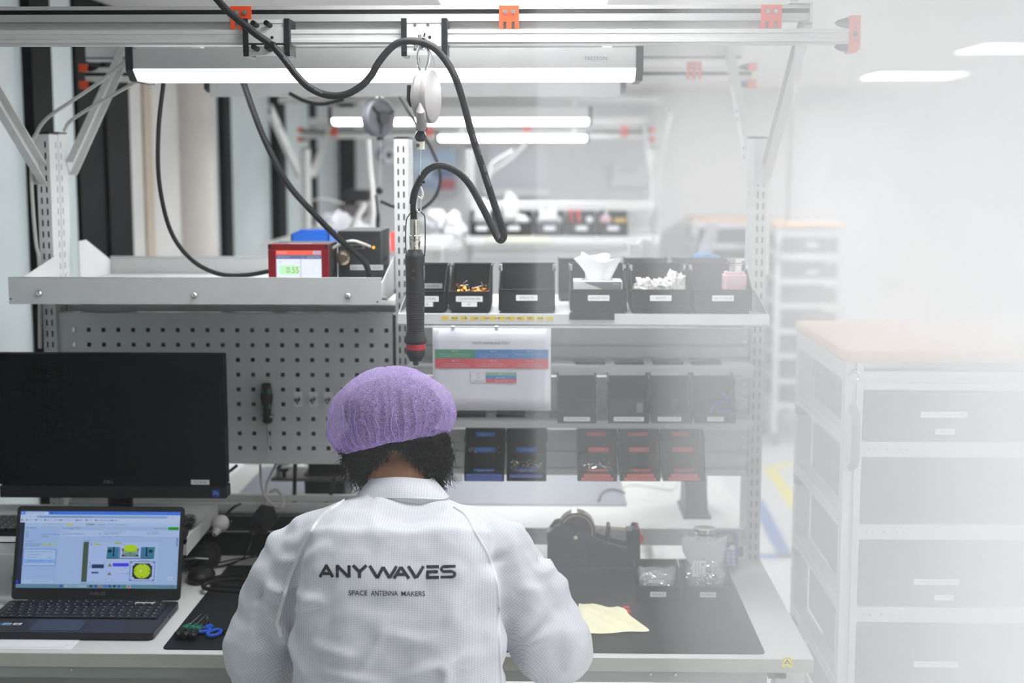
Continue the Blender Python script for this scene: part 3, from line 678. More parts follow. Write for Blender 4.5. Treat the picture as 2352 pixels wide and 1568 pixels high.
# ------------------------------------------------ bins
def bin_(label, x, y, z, w_, d, h, fh, tilt=0., group=None, t=.0025, lip=.35, foot=True, labels=(), name='storage_bin', slant=.0, divider=False, nolab=False):
    root = thing(name, label, 'bin', (x, y, z), group)
    M = Matrix.Translation((x, y, z)) @ Matrix.Rotation(tilt, 4, 'X')
    mb = MB(M); W = w_/2
    fl_ = .0
    S = [(0, 0), (d, 0), (d, h), (d*lip, h), (d*.06, fh+.004), (0, fh)]
    mb.prism(S, -W, -W+t).prism(S, W-t, W)
    mb.box(-W+t, W-t, d-t, d, 0, h).box(-W+t, W-t, 0, t, 0, fh).box(-W+t, W-t, t, d-t, 0, t)
    mb.box(-W-.002, W+.002, d-t-.002, d+.002, h-.006, h)
    mb.box(-W+t, W-t, -.0022, 0, fh-.004, fh).box(-W-.002, -W, d*lip, d, h-.005, h).box(W, W+.002, d*lip, d, h-.005, h)
    if foot: mb.box(-W+.006, W-.006, .008, d-.01, -.006, 0)
    mb.build('shell', BINM, root, bevel=.0008)
    for (lx, lz, lw, lh, lines, bg, fg) in labels:
        c = Canvas(M @ Matrix.Translation((lx, -.0012 if lz < fh else 0, lz)) @ Matrix.Rotation(PI/2, 4, 'X'))
        c.rr(-lw/2, -lh/2, lw/2, lh/2, lh*.12, bg); n = len(lines)
        for i, s_ in enumerate(lines): c.text(s_, 0, lh/2-(i+.5)*lh/n, lh/n*.4, fg, w=min(lw*.8, len(s_)*lh/n*.34))
        c.build('label', CV, root)
    if divider:
        mb2 = MB(M); mb2.box(-W+t, W-t, d*.55, d*.55+.0015, t, h*.8); mb2.build('divider', BINM, root)
    return root, M
YB1 = 3.275; zbin = zS1+.0065
G1 = 'large bins on the top shelf'
def binpx(pa, pb, yy): return (at(pa, 690, yy).x+at(pb, 690, yy).x)/2, at(pb, 690, yy).x-at(pa, 690, yy).x
TOPB = [(930, 1024, 'narrow black bin with stacked labels, mostly behind the hanging screwdriver', ['CONNECTEURS', 'CLES'], .06),
        (1029, 1127, 'black bin filled with gold coaxial connectors on the top shelf', ['CONNECTEURS SMA', 'HF'], .06),
        (1143, 1277, 'empty wide black bin labelled EMBOUTS, right of the connectors', ['EMBOUTS'], .05),
        (1308, 1442, 'black bin holding an open tissue box, labelled LINGETTES', ['LINGETTES'], .05),
        (1450, 1585, 'black bin full of white gloves, labelled GANTS', ['GANTS'], .05),
        (1591, 1730, 'black bin with a pink pump bottle in it, labelled NETTOYAGE', ['NETTOYAGE'], .05)]
TB = []
for i, (a, b, lb, tx, lw) in enumerate(TOPB):
    x, w_ = binpx(a, b, YB1); narrow = i < 2
    if narrow: labs = [(0, .027 if i else .027, .062, .013, tx[:1], 'eeeeee', '77777a'), (0, .0145, .036, .011, tx[1:], 'eeeeee', '77777a')]
    else: labs = [(0, .030, .05, .0135, tx, 'f4f4f2', '8a8a8c')]
    r_, M_ = bin_(lb, x, YB1, zbin, w_-.004,   .2 if not narrow else .19, .098, .05 if not narrow else .045, 0, G1, lip=.55, labels=labs, name='storage_bin')
    if i == 0: label_on(r_, (x+.01, YB1+.06, zbin+.052), .05, .012, ['VISSERIE'], 'b8b8b8', '55555a')
    TB.append((x, w_, r_))
    if not narrow:
        for s_ in (-1, 1): MB().cyl((x+s_*(w_/2-.004), YB1+.10, zbin+.086), (x+s_*(w_/2-.004), YB1+.10, zbin+.10), .0045, n=10).build('steel_pin', CHROME, r_)
        MB().box(x-w_/2+.008, x+w_/2-.008, YB1-.002, YB1+.0, zbin+.003, zbin+.012).build('base_step', BINM, r_)
# yellow ruler tape along the shelf edge
a = at(1012, 730, 3.2485); b = at(1274, 730, 3.2485)
t = thing('label_tape', 'yellow printed strip stuck along the edge of the top shelf', 'tape', ((a.x+b.x)/2, 3.247, a.z-.005))
cc = Canvas(face_M((a.x, 3.2484, a.z)), .0006); L_ = b.x-a.x; cc.rect(0, -.0055, L_, .0055, 'e6e3d2')
for i in range(12): cc.rect(L_*(i+.1)/12, -.0038, L_*(i+.85)/12, .0038, 'e2c93a')
cc.text('0 1 2 3 4 5 6 7 8', L_/2, 0, .004, '6a6650', w=L_*.8); cc.build('print', CV, t)
# black mat piece under the tissue bin
a = at(1308, 722, 3.246); b = at(1411, 734, 3.246)
tag(MB().box(a.x, b.x, 3.246-.004, 3.2485, b.z, a.z+.004).build('rubber_block', BINM), 'small black block on the shelf edge below the tissue bin', 'block')
# bins at the rear side of the island, their backs just showing
for k_, (a, b, top) in enumerate(((1283, 1342, 592), (1435, 1533, 592), (1548, 1680, 592))):
    Yb_ = 3.80; p, q = at(a, top, Yb_), at(b, top, Yb_)
    if k_ == 0: p = at(1283, top, Yb_); q = at(1400, top, Yb_)
    bl = ['rear black bin peeking out above the tissue bin', 'rear black bin peeking out above the glove bin', 'rear black bin with blue gloves, above the pink bottle bin'][k_]
    r_, M_ = bin_(bl, (p.x+q.x)/2, Yb_+.14, p.z-.11, q.x-p.x, .14, .11, .05, 0, 'bins on the rear side of the bench', lip=.5)
    r_.rotation_euler = (0, 0, PI); 
zr_ = at(1283, 592, 3.8).z-.11
MBs = thing('bin_shelf', 'rear shelf carrying the bins whose backs peek over the top row', 'shelf', ((X0+X1)/2, 3.85, zr_-.015))
MB().box(X0, X1, 3.68, 4.0, zr_-.012, zr_-.007).build('plate', GREYM, MBs)
# middle row: tilted bins
G2 = 'middle row of tilted bins'; tl = -.16
def tier(a, b, ytop, ybot, lines, lb, grp, labs, depth=.13):
    Yf = 3.385; p0 = at((a+b)/2, ybot, Yf); w_ = at(b, ybot, Yf).x-at(a, ybot, Yf).x
    return bin_(lb, p0.x, Yf, p0.z+.002, w_-.005, depth, .082, .028, .3, grp, lip=.45, labels=labs, foot=False)
for a, b, tx, lb, lw, lx in ((1278, 1372, 'PEELABLE SHIM MAX', 'empty black bin labelled for peelable shims, beside the hanging sheet', .064, 0), (1395, 1493, 'M2.5 PAD POSITIONNER', 'black bin in the middle row with a small white tag inside', .073, 0),
        (1494, 1592, 'COLLE PALETTE', 'black bin labelled COLLE PALETTE in the middle row', .057, -.006), (1593, 1692, 'DIVERS', 'black bin labelled DIVERS holding a blue strap', .04, 0)):
    r_, M_ = tier(a, b, 865, 974, None, lb, G2, [(lx, .0125, lw, .012, [tx], 'f2f2f0', '66666a')])
    if 'tag inside' in lb:
        o = MB(M_).rbox(.022, .037, .05, .051, .004, .03, .002, ax='y').build('paper_tag', PAPER); tag(o, 'small white tag standing in a middle row bin', 'tag')
    if 'COLLE' in lb:
        o = MB(M_).prism([(.005, .004), (.03, .004), (.002, .05)], .07, .072, 'y').build('plastic_pouch', mat('clear_pouch', '8b8b86', .15, alpha=.5)); tag(o, 'small clear pouch inside the COLLE PALETTE bin', 'pouch')
    if 'DIVERS' in lb:
        pts = spline([M_@Vector(q) for q in ((-.012,.012,.014),(-.002,.03,.034),(.02,.04,.040),(.036,.04,.042),(.028,.04,.052),(.02,.05,.06))], 6)
        pts2 = spline([M_@Vector(q) for q in ((-.012,.01,.016),(.012,.014,.022),(.038,.02,.023),(.042,.012,.012),(.02,.006,.010),(-.012,.008,.014))], 6)
        tag(MB().tube(pts, .0028, 6).tube(pts2, .0028, 6).build('blue_strap', mat('blue_plastic_strap', '3358c8', .4), smooth=True), 'looped blue strap lying in the DIVERS bin', 'strap')
G3 = 'lowest row of tilted bins'
BL, RD = '2a6fc0', 'c53434'
for k_, (a, b, col, c2, no, nm) in enumerate(((1064, 1160, BL, '6f86dc', 'BAC n°2', 'left black bin of the lowest row, with blue labels and steel parts'), (1161, 1257, BL, '6f86dc', 'BAC n°3', 'second bin of the lowest row, blue labels over a heap of screws'),
        (1324, 1420, RD, 'f2706a', 'BAC n°4', 'first red labelled black bin, just right of the gap in the lowest row'), (1421, 1519, RD, 'f2706a', 'BAC n°5', 'middle one of the three red labelled bins'), (1520, 1622, RD, 'f2706a', 'BAC n°6', 'right end red labelled bin of the lowest row'))):
    labs = [(0, .0285, .05, .012, [no], col, 'dfe6f2' if col == BL else 'f6c0b8')]
    t1, t2 = ('ECROU_M2X16_A2_METRIQUE', 'RONDELLE_M2_METRIQUE_A2') if col == BL else ('ECROU_M3X8_A2_INOX', 'RONDELLE_M3_PLATE_A2_DIN125')
    if k_ == 1: labs += [(0, .0155, .08, .0085, [t1], c2, '3b4a90')]
    else: labs += [(0, .017, .09 if col == BL else .065, .0085, [t1], c2, '3b4a90' if col == BL else '8c3a36'), (0, .0075, .09 if col == BL else .078, .0085, [t2], c2, '3b4a90' if col == BL else '8c3a36')]
    r_, M_ = tier(a, b, 988, 1107, None, nm, G3, labs, .14)
    # inner kanban cards standing up inside
    if k_ != 1:
        MB(M_).rbox(-.024, .024, .112, .1125, .02, .076, .003, ax='y').build('card', mat('dark_card_sleeve', '2e2e33', .25), r_)
        c = Canvas(M_ @ Matrix.Translation((0, .1115, .070)) @ Matrix.Rotation(PI/2, 4, 'X')); c.rect(-.024, -.006, .024, .006, col); c.text('RECHARGE', 0, 0, .004, '9db4d8' if col == BL else 'd88a80'); c.build('card_header', CV, r_)
    xo = .004 if k_ == 2 else 0
    MB(M_).rbox(-.025+xo, .025+xo, .062, .0625, .006, .060, .003, ax='y').build('card', mat('dark_card_sleeve', '2e2e33', .25), r_)
    c = Canvas(M_ @ Matrix.Translation((xo, .0615, .054)) @ Matrix.Rotation(PI/2, 4, 'X')); c.rect(-.025, -.0065, .025, .0065, col); c.text('STOCK MINI', 0, 0, .004, '9db4d8' if col == BL else 'd88a80'); c.build('card_header', CV, r_)
    if k_ < 3:
        mb = MB()
        R_ = random.Random(k_)
        cnt = (40, 150, 60)[k_]
        for q in range(cnt):
            u = R_.uniform(-.038, .038); v = R_.uniform(.006, .05) if k_ else R_.uniform(.055, .075)
            hh = .022 + R_.uniform(0, .010) if k_ else .045+R_.uniform(0,.008)
            c0 = M_@Vector((u, v, hh)); dd = Vector((R_.uniform(-1,1), R_.uniform(-1,1), R_.uniform(-.4,.4))).normalized()*R_.uniform(.002,.005)
            mb.cyl(c0-dd, c0+dd, .0013, n=5)
        mb.box(*(0,0.0001,0,0.0001,0,0.0001)) if False else None
        o = mb.build('small_screws', CHROME, kind='stuff'); tag(o, ['heap of steel fasteners in the left blue labelled bin', 'heap of bright screws in the second blue labelled bin', 'scattered screws in the first red labelled bin'][k_], 'screws')
# gold connectors
x, w_, _ = TB[1]; R_ = random.Random(3)
GOLD = mat('gold_plated_brass', 'd9902c', .25, .9); WIREM = mat('thin_steel_wire', 'a8a8a8', .3, .8); REDP = mat('red_plastic', 'd8262a', .4)
for q in range(34):
    u = x+R_.uniform(-.038, .038); v = YB1+R_.uniform(.012, .12); hh = zbin+.034+R_.uniform(0, .016)*(1 if q > 16 else .4)
    d_ = Vector((R_.uniform(-1,1), R_.uniform(-1,1), R_.uniform(-.5,.5))).normalized()
    c0 = Vector((u, v, hh)); t = thing('coaxial_connector', 'gold coaxial connector in the pile in the connector bin', 'connector', c0, 'gold connectors')
    MB().cyl(c0-d_*.005, c0+d_*.002, .0038, n=6).cyl(c0+d_*.002, c0+d_*.007, .0028, n=8).build('body', GOLD, t)
    MB().cyl(c0+d_*.007, c0+d_*.0085, .0018, n=6).build('pin', CHROME, t)
    if q % 6 == 0: MB().tube([c0, c0+Vector((R_.uniform(-.01,.01), 0, .012)), c0+Vector((R_.uniform(-.02,.02), 0, .018))], .0005, 4).build('wire_tail', WIREM, t)
MB().box(x-.044, x+.044, YB1+.006, YB1+.15, zbin+.003, zbin+.030).build('foam_bed', mat('brown_packing', '4a3a2c', .9), TB[1][2])
tag(MB().cyl((x+.036, YB1+.016, zbin+.04), (x+.046, YB1+.02, zbin+.041), .004).build('connector_cap', REDP, smooth=True), 'red dust cap at the right edge of the connector bin', 'cap')
# ================================================================== LEFT ITEMS
# dark sheet added behind the pegboard so its holes show dark
MB().box(XP[0]+.03, XP[1]-.02, YP+.10, YP+.104, at(400, 1060, YP+.1).z, at(400, 722, YP+.1).z).build('rear_panel', mat('dark_grey_panel', '4b4d4c', .6), f1)
MB().box(XP[0]+.02, XP[1]-.02, YP+.03, YP+.05, .78, at(400, 1217, YP+.03).z).box(XP[0]+.02, XP[1]-.02, YP-.02, YP+.05, at(400, 1216, YP+.03).z, at(400, 1212, YP+.03).z).build('cable_duct', BLACKM, f1)  # black box added to darken the gap below the left rails
# screwdriver + three hex hooks on pegboard
GRN = mat('green_soft_grip', '0f6b57', .5)
p = at(612, 882, Yg-.02)
z_at = lambda py: at(612, py, Yg-.02).z
x_ = p.x; Y = Yg-.022
def screwdriver(name, label, cat, P0, ax, hl, hr, sl, group=None, cols=('g','k')):
    ax = Vector(ax).normalized(); P0 = Vector(P0)
    t = thing(name, label, cat, P0, group)
    prof = [(hr*.55, 0), (hr*.72, hl*.02), (hr*.75, hl*.1), (hr, hl*.32), (hr*.72, hl*.62), (hr*.62, hl*.72), (hr*.8, hl*.86), (hr*.78, hl*.95), (hr*.4, hl)]
    MB().lathe(prof, P0, ax, 12).build('handle', BLACK, t, smooth=True)
    q = ax.to_track_quat('Z','Y').to_matrix()
    for k_ in range(4):
        a = 2*PI*k_/4+.78
        d_ = q@Vector((math.cos(a), math.sin(a), 0))
        for f0, f1_, rr_ in ((.1, .34, .80), (.4, .64, .72)):
            MB().ell(P0+ax*hl*(f0+f1_)/2+d_*hr*rr_*.75, (hr*.32, hr*.32, hl*(f1_-f0)/2), 8, 6, q).build('grip_pad', GRN, t, smooth=True)
    MB().cyl(P0+ax*hl, P0+ax*(hl+sl), hr*.18, hr*.15, 8).build('blade', CHROME, t)
    return t
sd = screwdriver('screwdriver', 'black and green screwdriver hanging blade down on the pegboard', 'screwdriver', (x_, Y, z_at(880)), (.012, 0, -1), z_at(880)-z_at(972), .0165, z_at(972)-z_at(1038))
MB().cyl((x_-.01, Y-.012, z_at(955)), (x_-.01, Yg, z_at(955)), .003).cyl((x_+.012, Y-.012, z_at(955)), (x_+.012, Yg, z_at(955)), .003).build('hanging_hook', ZINC, pg)
for k_, px in enumerate((685, 720, 754)):
    p = at(px, 899, Yg); q = at(px+20.5, 934, Yg); w2 = (q.x-p.x)*.5; cx = p.x
    t = thing('pegboard_hook', ['left', 'middle', 'right'][k_]+' one of three small white hook plates on the pegboard', 'hook', (cx, Yg-.002, q.z), 'hook plates')
    MB().rbox(cx-w2, cx+w2, Yg-.0025, Yg-.0002, q.z, p.z, .0015, ax='y').build('plate', PAPER, t)
    MB().box(cx-.004, cx+.004, Yg-.004, Yg, p.z, p.z+.006).build('clip', BLACK, t)
    zc_ = (p.z+q.z)/2
    MB().cyl((cx-.005, Yg-.003, zc_), (cx-.005, Yg-.014, zc_-.002), .0028, n=8).cyl((cx+.003, Yg-.003, zc_+.002), (cx+.003, Yg-.016, zc_), .0032, n=8).tube([(cx-.005, Yg-.012, zc_), (cx, Yg-.018, zc_-.009), (cx+.003, Yg-.012, zc_)], .002, 6).build('spring_clip', mat('dark_teal_metal', '3c6468', .3, .8), t, smooth=True)
# monitor
Ym = 3.3
a = at(512, 814, Ym); b = at(512, 1145, Ym); xl_ = a.x-.545
mon = thing('monitor', 'large black desktop monitor with a switched off screen on the left', 'monitor', ((xl_+a.x)/2, Ym+.02, b.z-.08))
chin = at(400, 1117, Ym).z
MB().rbox(xl_, a.x, Ym, Ym+.035, chin+.003, a.z, .004, ax='y').build('housing', BLACKM, mon)
MB().box(xl_+.006, a.x-.006, Ym-.0008, Ym, at(400, 1098, Ym).z, a.z-.006).build('screen', mat('dark_screen_glass', '060608', .4, var=.02, spec=.12), mon)
MB().rbox(xl_, a.x, Ym+.001, Ym+.045, b.z, chin, .003, ax='y').build('speaker_bar', mat('charcoal_fabric', '0f0f11', .8, bump=.3, bscale=900), mon)
p = at(250, 1106, Ym); cc = Canvas(face_M((p.x, Ym-.0002, p.z))); cc.text('DELL', 0, 0, .0065, '6e6e72', w=.022); cc.build('lettering', CV, mon)
p = at(460, 1107, Ym); cc = Canvas(face_M((p.x, Ym-.0002, p.z))); cc.rect(-.022, -.0058, .022, .0058, 'd8d8d8'); cc.text('PC278-06', 0, 0, .006, '3a3a3c', w=.03); cc.build('label', CV, mon)
p = at(496, 1133, Ym); cc = Canvas(face_M((p.x, Ym+.0008, p.z))); cc.rect(-.009, -.0085, .009, .0085, '0b3f9a'); cc.text('intel', -.002, .0045, .003, '9fb4e0', w=.008); cc.text('CORE', 0, 0, .004, 'c0cdea', w=.013); cc.text('i5', .004, -.0055, .003, '9fb4e0'); cc.build('sticker', CV, mon, 'small blue processor sticker')
ztray = at(428, 1247, 3.2).z
MB().rbox((xl_+a.x)/2-.03, (xl_+a.x)/2+.03, Ym+.045, Ym+.07, ztray+.012, b.z+.12, .01).build('stand', BLACK, mon)
MB().lathe([(.105, 0), (.105, .006), (.09, .012), (.03, .016)], ((xl_+a.x)/2+.06, Ym+.07, ztray+.001), n=28).build('stand_foot', BLACK, mon, smooth=True)
# tray under monitor
zt_ = ztray; yfr = atz(440, 1283, zt_-.045).y
ty0 = 3.2
t0 = atz(461, 1165, zt_); xR = atz(428, 1245, zt_).x; t0.y = 3.46
tr = thing('monitor_tray', 'white steel tray holding the monitor, keyboard and pens above the desk', 'tray', (xR-.3, ty0+.15, zt_-.05))
MB().box(-1.42, xR, ty0, t0.y+.06, zt_-.003, zt_).box(-1.42, xR, ty0, ty0+.002, zt_-.028, zt_).box(-1.42, xR, t0.y+.058, t0.y+.06, zt_, zt_+.012).build('tray_plate', WHITEM, tr)
MB().prism([(ty0, zt_-.03), (ty0, zt_+.002), (ty0+.02, zt_+.012), (t0.y+.06, zt_+.012), (t0.y+.06, zt_-.02)], xR, xR+.002).build('side_edge', GREYM, tr)
MB().box(xR-.45, xR-.3, ty0+.2, ty0+.24, ZD, zt_-.003).box(xR-.46, xR-.2, ty0+.12, ty0+.35, ZD, ZD+.012).build('support_arm', GREYM, tr)
# keyboard on the tray (left edge of frame)
kx0, kx1 = -1.42, -1.075
kb = thing('keyboard', 'black keyboard on the white tray behind the laptop', 'keyboard', ((kx0+kx1)/2, ty0+.12, zt_+.001))
ky0 = ty0+.05; ky1 = ky0+.14
MB().rbox(kx0, kx1, ky0, ky1, zt_+.001, zt_+.012, .006).build('case', BLACK, kb)
KEYM = mat('black_key_caps', '1b1b1e', .5)
lg = Canvas(Matrix.Translation((0, 0, zt_+.0185)))
nk = 0
for r in range(6):
    for c_ in range(17):
        x = kx0+.006+c_*.0198; y = ky0+.006+r*.022
        if x+.018 > kx1: continue
        MB().rbox(x, x+.0175, y, y+.0185, zt_+.012, zt_+.0182, .002, 1).build('key', KEYM, kb)
        lg.rect(x+.004, y+.008, x+.008, y+.0115, 'b9b9bb')
lg.build('key_legends', CV, kb)
# pens on the tray
R_ = random.Random(5)
for k_, (pa, pb, r_, nm, m_, lb) in enumerate((((434, 1185), (424, 1243), .006, 'marker_pen', BLACK, 'slim black marker lying on the tray by the laptop edge'), ((442, 1190), (434, 1208), .010, 'marker_pen', BLACK, 'short thick black marker on the tray, right of the slim one'))):
    A = atz(*pa, zt_+r_); B = atz(*pb, zt_+r_)
    t = thing(nm, lb, 'marker', (A+B)/2-Vector((0,0,r_)), 'markers on the tray')
    MB().cyl(A.lerp(B, .35), B, r_*.92, n=12).build('barrel', m_, t, smooth=True)
    MB().cyl(A, A.lerp(B, .37), r_, n=12).build('cap', mat('black_glossy_cap', '0d0d0f', .25), t, smooth=True)
# laptop
Lx0, Lx1 = at(20, 1385, 3.1).x, at(409, 1385, 3.1).x
yL0 = atz(352, 1455, ZD+.016).y; yL1 = atz(407, 1379, ZD+.018).y
LAPM = mat('dark_slate_laptop', '24242b', .38, .3); LAPD = mat('laptop_key_black', '0f0f12', .5)
lp = thing('laptop', 'open dark laptop showing assembly instructions on the desk at the left', 'laptop', ((Lx0+Lx1)/2, (yL0+yL1)/2, ZD+.001))
MB().rbox(Lx0, Lx1, yL0, yL1, ZD+.0015, ZD+.017, .012, 4).build('base', LAPM, lp, bevel=.0015)
zk = ZD+.0172
D = yL1-yL0
MB().rbox(Lx0+.016, Lx1-.016, yL0+D*.42, yL1-.022, zk, zk+.0004, .004).build('key_well', LAPD, lp)
lg = Canvas(Matrix.Translation((0, 0, zk+.0026))); R_ = random.Random(2)
rows = 6; kh = (D*.58-.024)/rows
for r in range(rows):
    y = yL0+D*.42+.001+r*kh
    x = Lx0+.018; xe_ = Lx1-.018
    widths = []
    if r == 0: widths = [.0205,.018,.018,.018,.099]+[.0185]*3+[.018]*3+[.0165]*3
    else: widths = [[0,.03,.026,.022,.018,.018][r]]+[.0192]*11
    while sum(widths)+.001*len(widths) < xe_-x-.012: widths.append(.0182)
    sc_ = (xe_-x)/(sum(widths)); 
    for w_ in widths:
        w_ *= sc_
        MB().rbox(x+.0008, x+w_-.0008, y+.0008, y+kh-.0008, zk+.0004, zk+.0022, .0015, 1).build('key', LAPD, lp)
        if w_ < .05:
            lg.rect(x+w_*.3, y+kh*.45, x+w_*.3+.0035, y+kh*.45+.0028, 'b8bac0')
            if R_.random() < .5: lg.rect(x+w_*.6, y+kh*.3, x+w_*.6+.002, y+kh*.3+.002, '8a8c92')
        x += w_
lg.build('key_legends', CV, lp)
tx = (Lx0+Lx1)/2-.022
MB().rbox(tx-.054, tx+.054, yL0+.012, yL0+D*.38, zk-.0001, zk+.0002, .004).build('touchpad', mat('touchpad_surface', '2b2b33', .3, .2), lp)
for k_, (px, col, lb) in enumerate(((-3, '1b5ea8', 'blue sticker'), (16, '2f8fd6', 'light blue sticker'), (40, 'c9ccd0', 'silver sticker'))):
    p = atz(px, 1433, zk); cc = Canvas(Matrix.Translation((p.x, p.y, zk))); cc.rect(-.009, -.007, .009, .007, 'e8e8e8' if k_ else col); cc.rect(-.008, -.006, .008, .0045, col)
    if k_ == 2: cc.disc(0, 0, .005, .003, '55585c')
    cc.build('sticker', CV, lp, lb)
p = atz(333, 1385, zk); cc = Canvas(Matrix.Translation((p.x, p.y-.002, zk))); cc.rect(-.022, -.007, .022, .007, 'e4e4e4'); cc.text('PC-AIT-04', 0, 0, .006, '55555a', w=.032); cc.build('label', CV, lp)
for i in range(4): MB().box(Lx1-.0002, Lx1+.0004, yL1-.03-.018*i-.009, yL1-.03-.018*i, ZD+.007, ZD+.012).build('side_port', DARKIN, lp)
# lid
tp = at(240, 1163, yL1+.065); lh = math.hypot(.065, tp.z-zk); tilt = math.atan2(.065, tp.z-zk)
LM = Matrix.Translation(((Lx0+Lx1)/2, yL1+.002, zk)) @ Matrix.Rotation(PI/2-tilt, 4, 'X')   # x right, y up the lid, z to viewer
hw = (Lx1-Lx0)/2
ld = MB(LM).rbox(-hw, hw, .0, lh, -.006, 0, .009, 4).build('lid', mat('laptop_bezel', '1a191b', .5), lp)
MB(LM).cyl((-hw*.8, -.002, -.004), (hw*.8, -.002, -.004), .006).build('hinge', LAPM, lp)
sw = hw-.0085; sy0, sy1 = lh*.125, lh-.012; SWd = 2*sw; SH = sy1-sy0
S = Canvas(LM @ Matrix.Translation((-sw, sy0, .0002)) @ Matrix.Diagonal((SWd/100, SH/62, 1, 1)), .00005)
def T(t, x, y, h, col='2a3c66', w=None, left=True): S.text(t, x, y, h, col, w=w or len(t)*h*.62, left=left)
S.rect(0,0,100,62,'a3bfec'); S.rect(0,59.3,100,62,'3b78ea'); S.rect(0,52.8,100,59.3,'b9cdf2'); S.rr(2.8,59.3,17.5,61.7,.6,'b9cdf2'); S.rr(.3,59.8,2,61.6,.5,'7ea4ee')
S.disc(4,60.5,.4,.4,'2b8a44'); T('Assembly Platform',5,60.5,.9); S.rect(19,60,20,61.1,'16233f'); T('Tuleap',20.6,60.5,.9)
S.rr(10,56.6,92,58.5,.9,'86aad8'); T('anywaves.fr-assembly.com/tools/a86/a/p-196-3089-a26-1d5a1ad40',12.5,57.5,.95,w=32)
for i in range(4): T('<>O^'[i],1+i*2.5,57.5,1)
for i in range(3): T('*oX'[i],89+i*3,57.5,1)
for x, t_, c_ in ((1.5,'##','2a3c66'),(4.5,'Assembly','2b8a44'),(10.5,'Tuleap','16502a'),(16,'Suivi 1 - INVTREEE','2a3c66'),(26,'Re-Project - Plan A...','8a6a2a'),(36,'ACHAT','2a3c66'),(42,'ACHAT','2a3c66'),(48,'Authentification - 4...','2a3c66'),(58,'Jira','2440d8')):
    S.rect(x-.9,54.3,x-.1,55.5,c_); T(t_,x+.3,54.9,.9)
S.rect(0,0,100,3.1,'5f8ba6'); S.rect(0,3.1,3.2,52.8,'0d1838'); S.rect(3.2,3.1,100,52.8,'9fbbe8'); S.rect(3.2,50,100,52.8,'aec7f1')
T('Toutes les operations  /  SKU-KAS-P86-5AAA-RHQ2P-LHCP',4.2,51.4,.95,w=24); S.rr(29,50.6,33.6,52.2,.4,'c8cf7a'); T('En cours',29.5,51.4,.8)
S.rr(41.5,50.5,46.5,52.4,.4,'8fb3c8'); T('Production',42,51.4,.9); T('Resultats',48.5,51.4,.9); T('Journal',54.5,51.4,.9); T('Commentaires',59.5,51.4,.9)
S.rect(3.2,3.4,24.5,49.8,'9ab8e8'); T('TA-STEP-5',4.2,48.3,1.1); T('OK?',4.2,45,.9); T('No. :',4.2,43,.9); T('Nb :',4.2,41.4,.9); T('5AAA-LJCP-FAB-1001-001',14,43,.85); T('16/05/24',14,41.4,.85)
S.rect(4,39.6,24,39.7,'88a5d4'); T('Sequences',4.2,37.5,1); T('SKU-KAS-P86-5AAA-RHQ2P-',4,35.2,.85); T('LHCP-PAR-006-STEP5',4,33.9,.85); S.rr(14.5,34.5,23.8,36,.7,'b4c08c'); T('10/1',18.5,35.2,.8)
S.rr(3.6,17.8,24,31.2,.8,'2a5fe0'); S.rr(3.9,18.1,23.7,30.9,.7,'aac5f0'); T('Assemblage 5AAA-RHQ2P-LHCP-STEP5',4.8,29,1,w=17); T('1. CONNEXION/VISU',4.8,26.8,.85); T('Preparation',6.4,24.5,.85); T('1/1',19,24.5,.9)
S.rect(4.2,19.8,23.4,23,'7fb0ee'); T('Assemblage STEP-5',6.4,21.5,1); T('1/1',20,21.5,.9); S.rr(4.5,3.8,23,6.4,.5,'a9c4ef'); T('Cloturer la sequence',10,5.1,.9)
T('Assemblage STEP-5',27,48.2,1.1); T('Ignorer la mise a jour',84.5,48.4,.85,w=8); S.rr(93,47.2,99.7,49.6,.5,'0a9a16'); T('Terminer',94.6,48.4,.8,'063a0a')
S.rect(26.5,41.6,100,46.6,'adc6f0'); T('Component',27,45.2,.8); T('Notice MACHINE 10 THEVIVANTS DA',27,43.6,.95,w=14); T('Outils Mesure de couple',53,45.4,.8); T('Tableaux MACHINE',53,43.9,.95); T('Tous les etapes',80,45.6,.8); T('Groupe 84 PAS',80,44.1,.95); S.rect(52,41.6,78,41.8,'4a70c8')
S.rect(53,45,53.1,46,'5a70a0'); S.disc(51,44,.7,.7,'3b8a6a'); S.disc(51,44,.5,.5,'adc6f0')
T('IMAGE(S)',41,38.3,.8); S.rect(40.8,5,88,37.3,'7fa8c8'); S.rect(40.9,5.1,87.9,37.2,'a9c1f2'); S.rect(40.8,5,44.2,37.3,'3f5546'); T('Manuel',41.4,21,.8,'10201a'); S.rect(56,5,56.15,37.2,'86a4cc')
S.line(45,36.5,46.6,34.2,.15,'16233f'); S.line(46.6,36.5,45,34.2,.15,'16233f'); S.rect(47.5,34.9,51.2,36.3,'b8cc2a'); T('Controle',48,35.6,.8); S.rect(60,35.6,63.8,36.9,'b8cc2a'); T('Controle',60.4,36.3,.8)
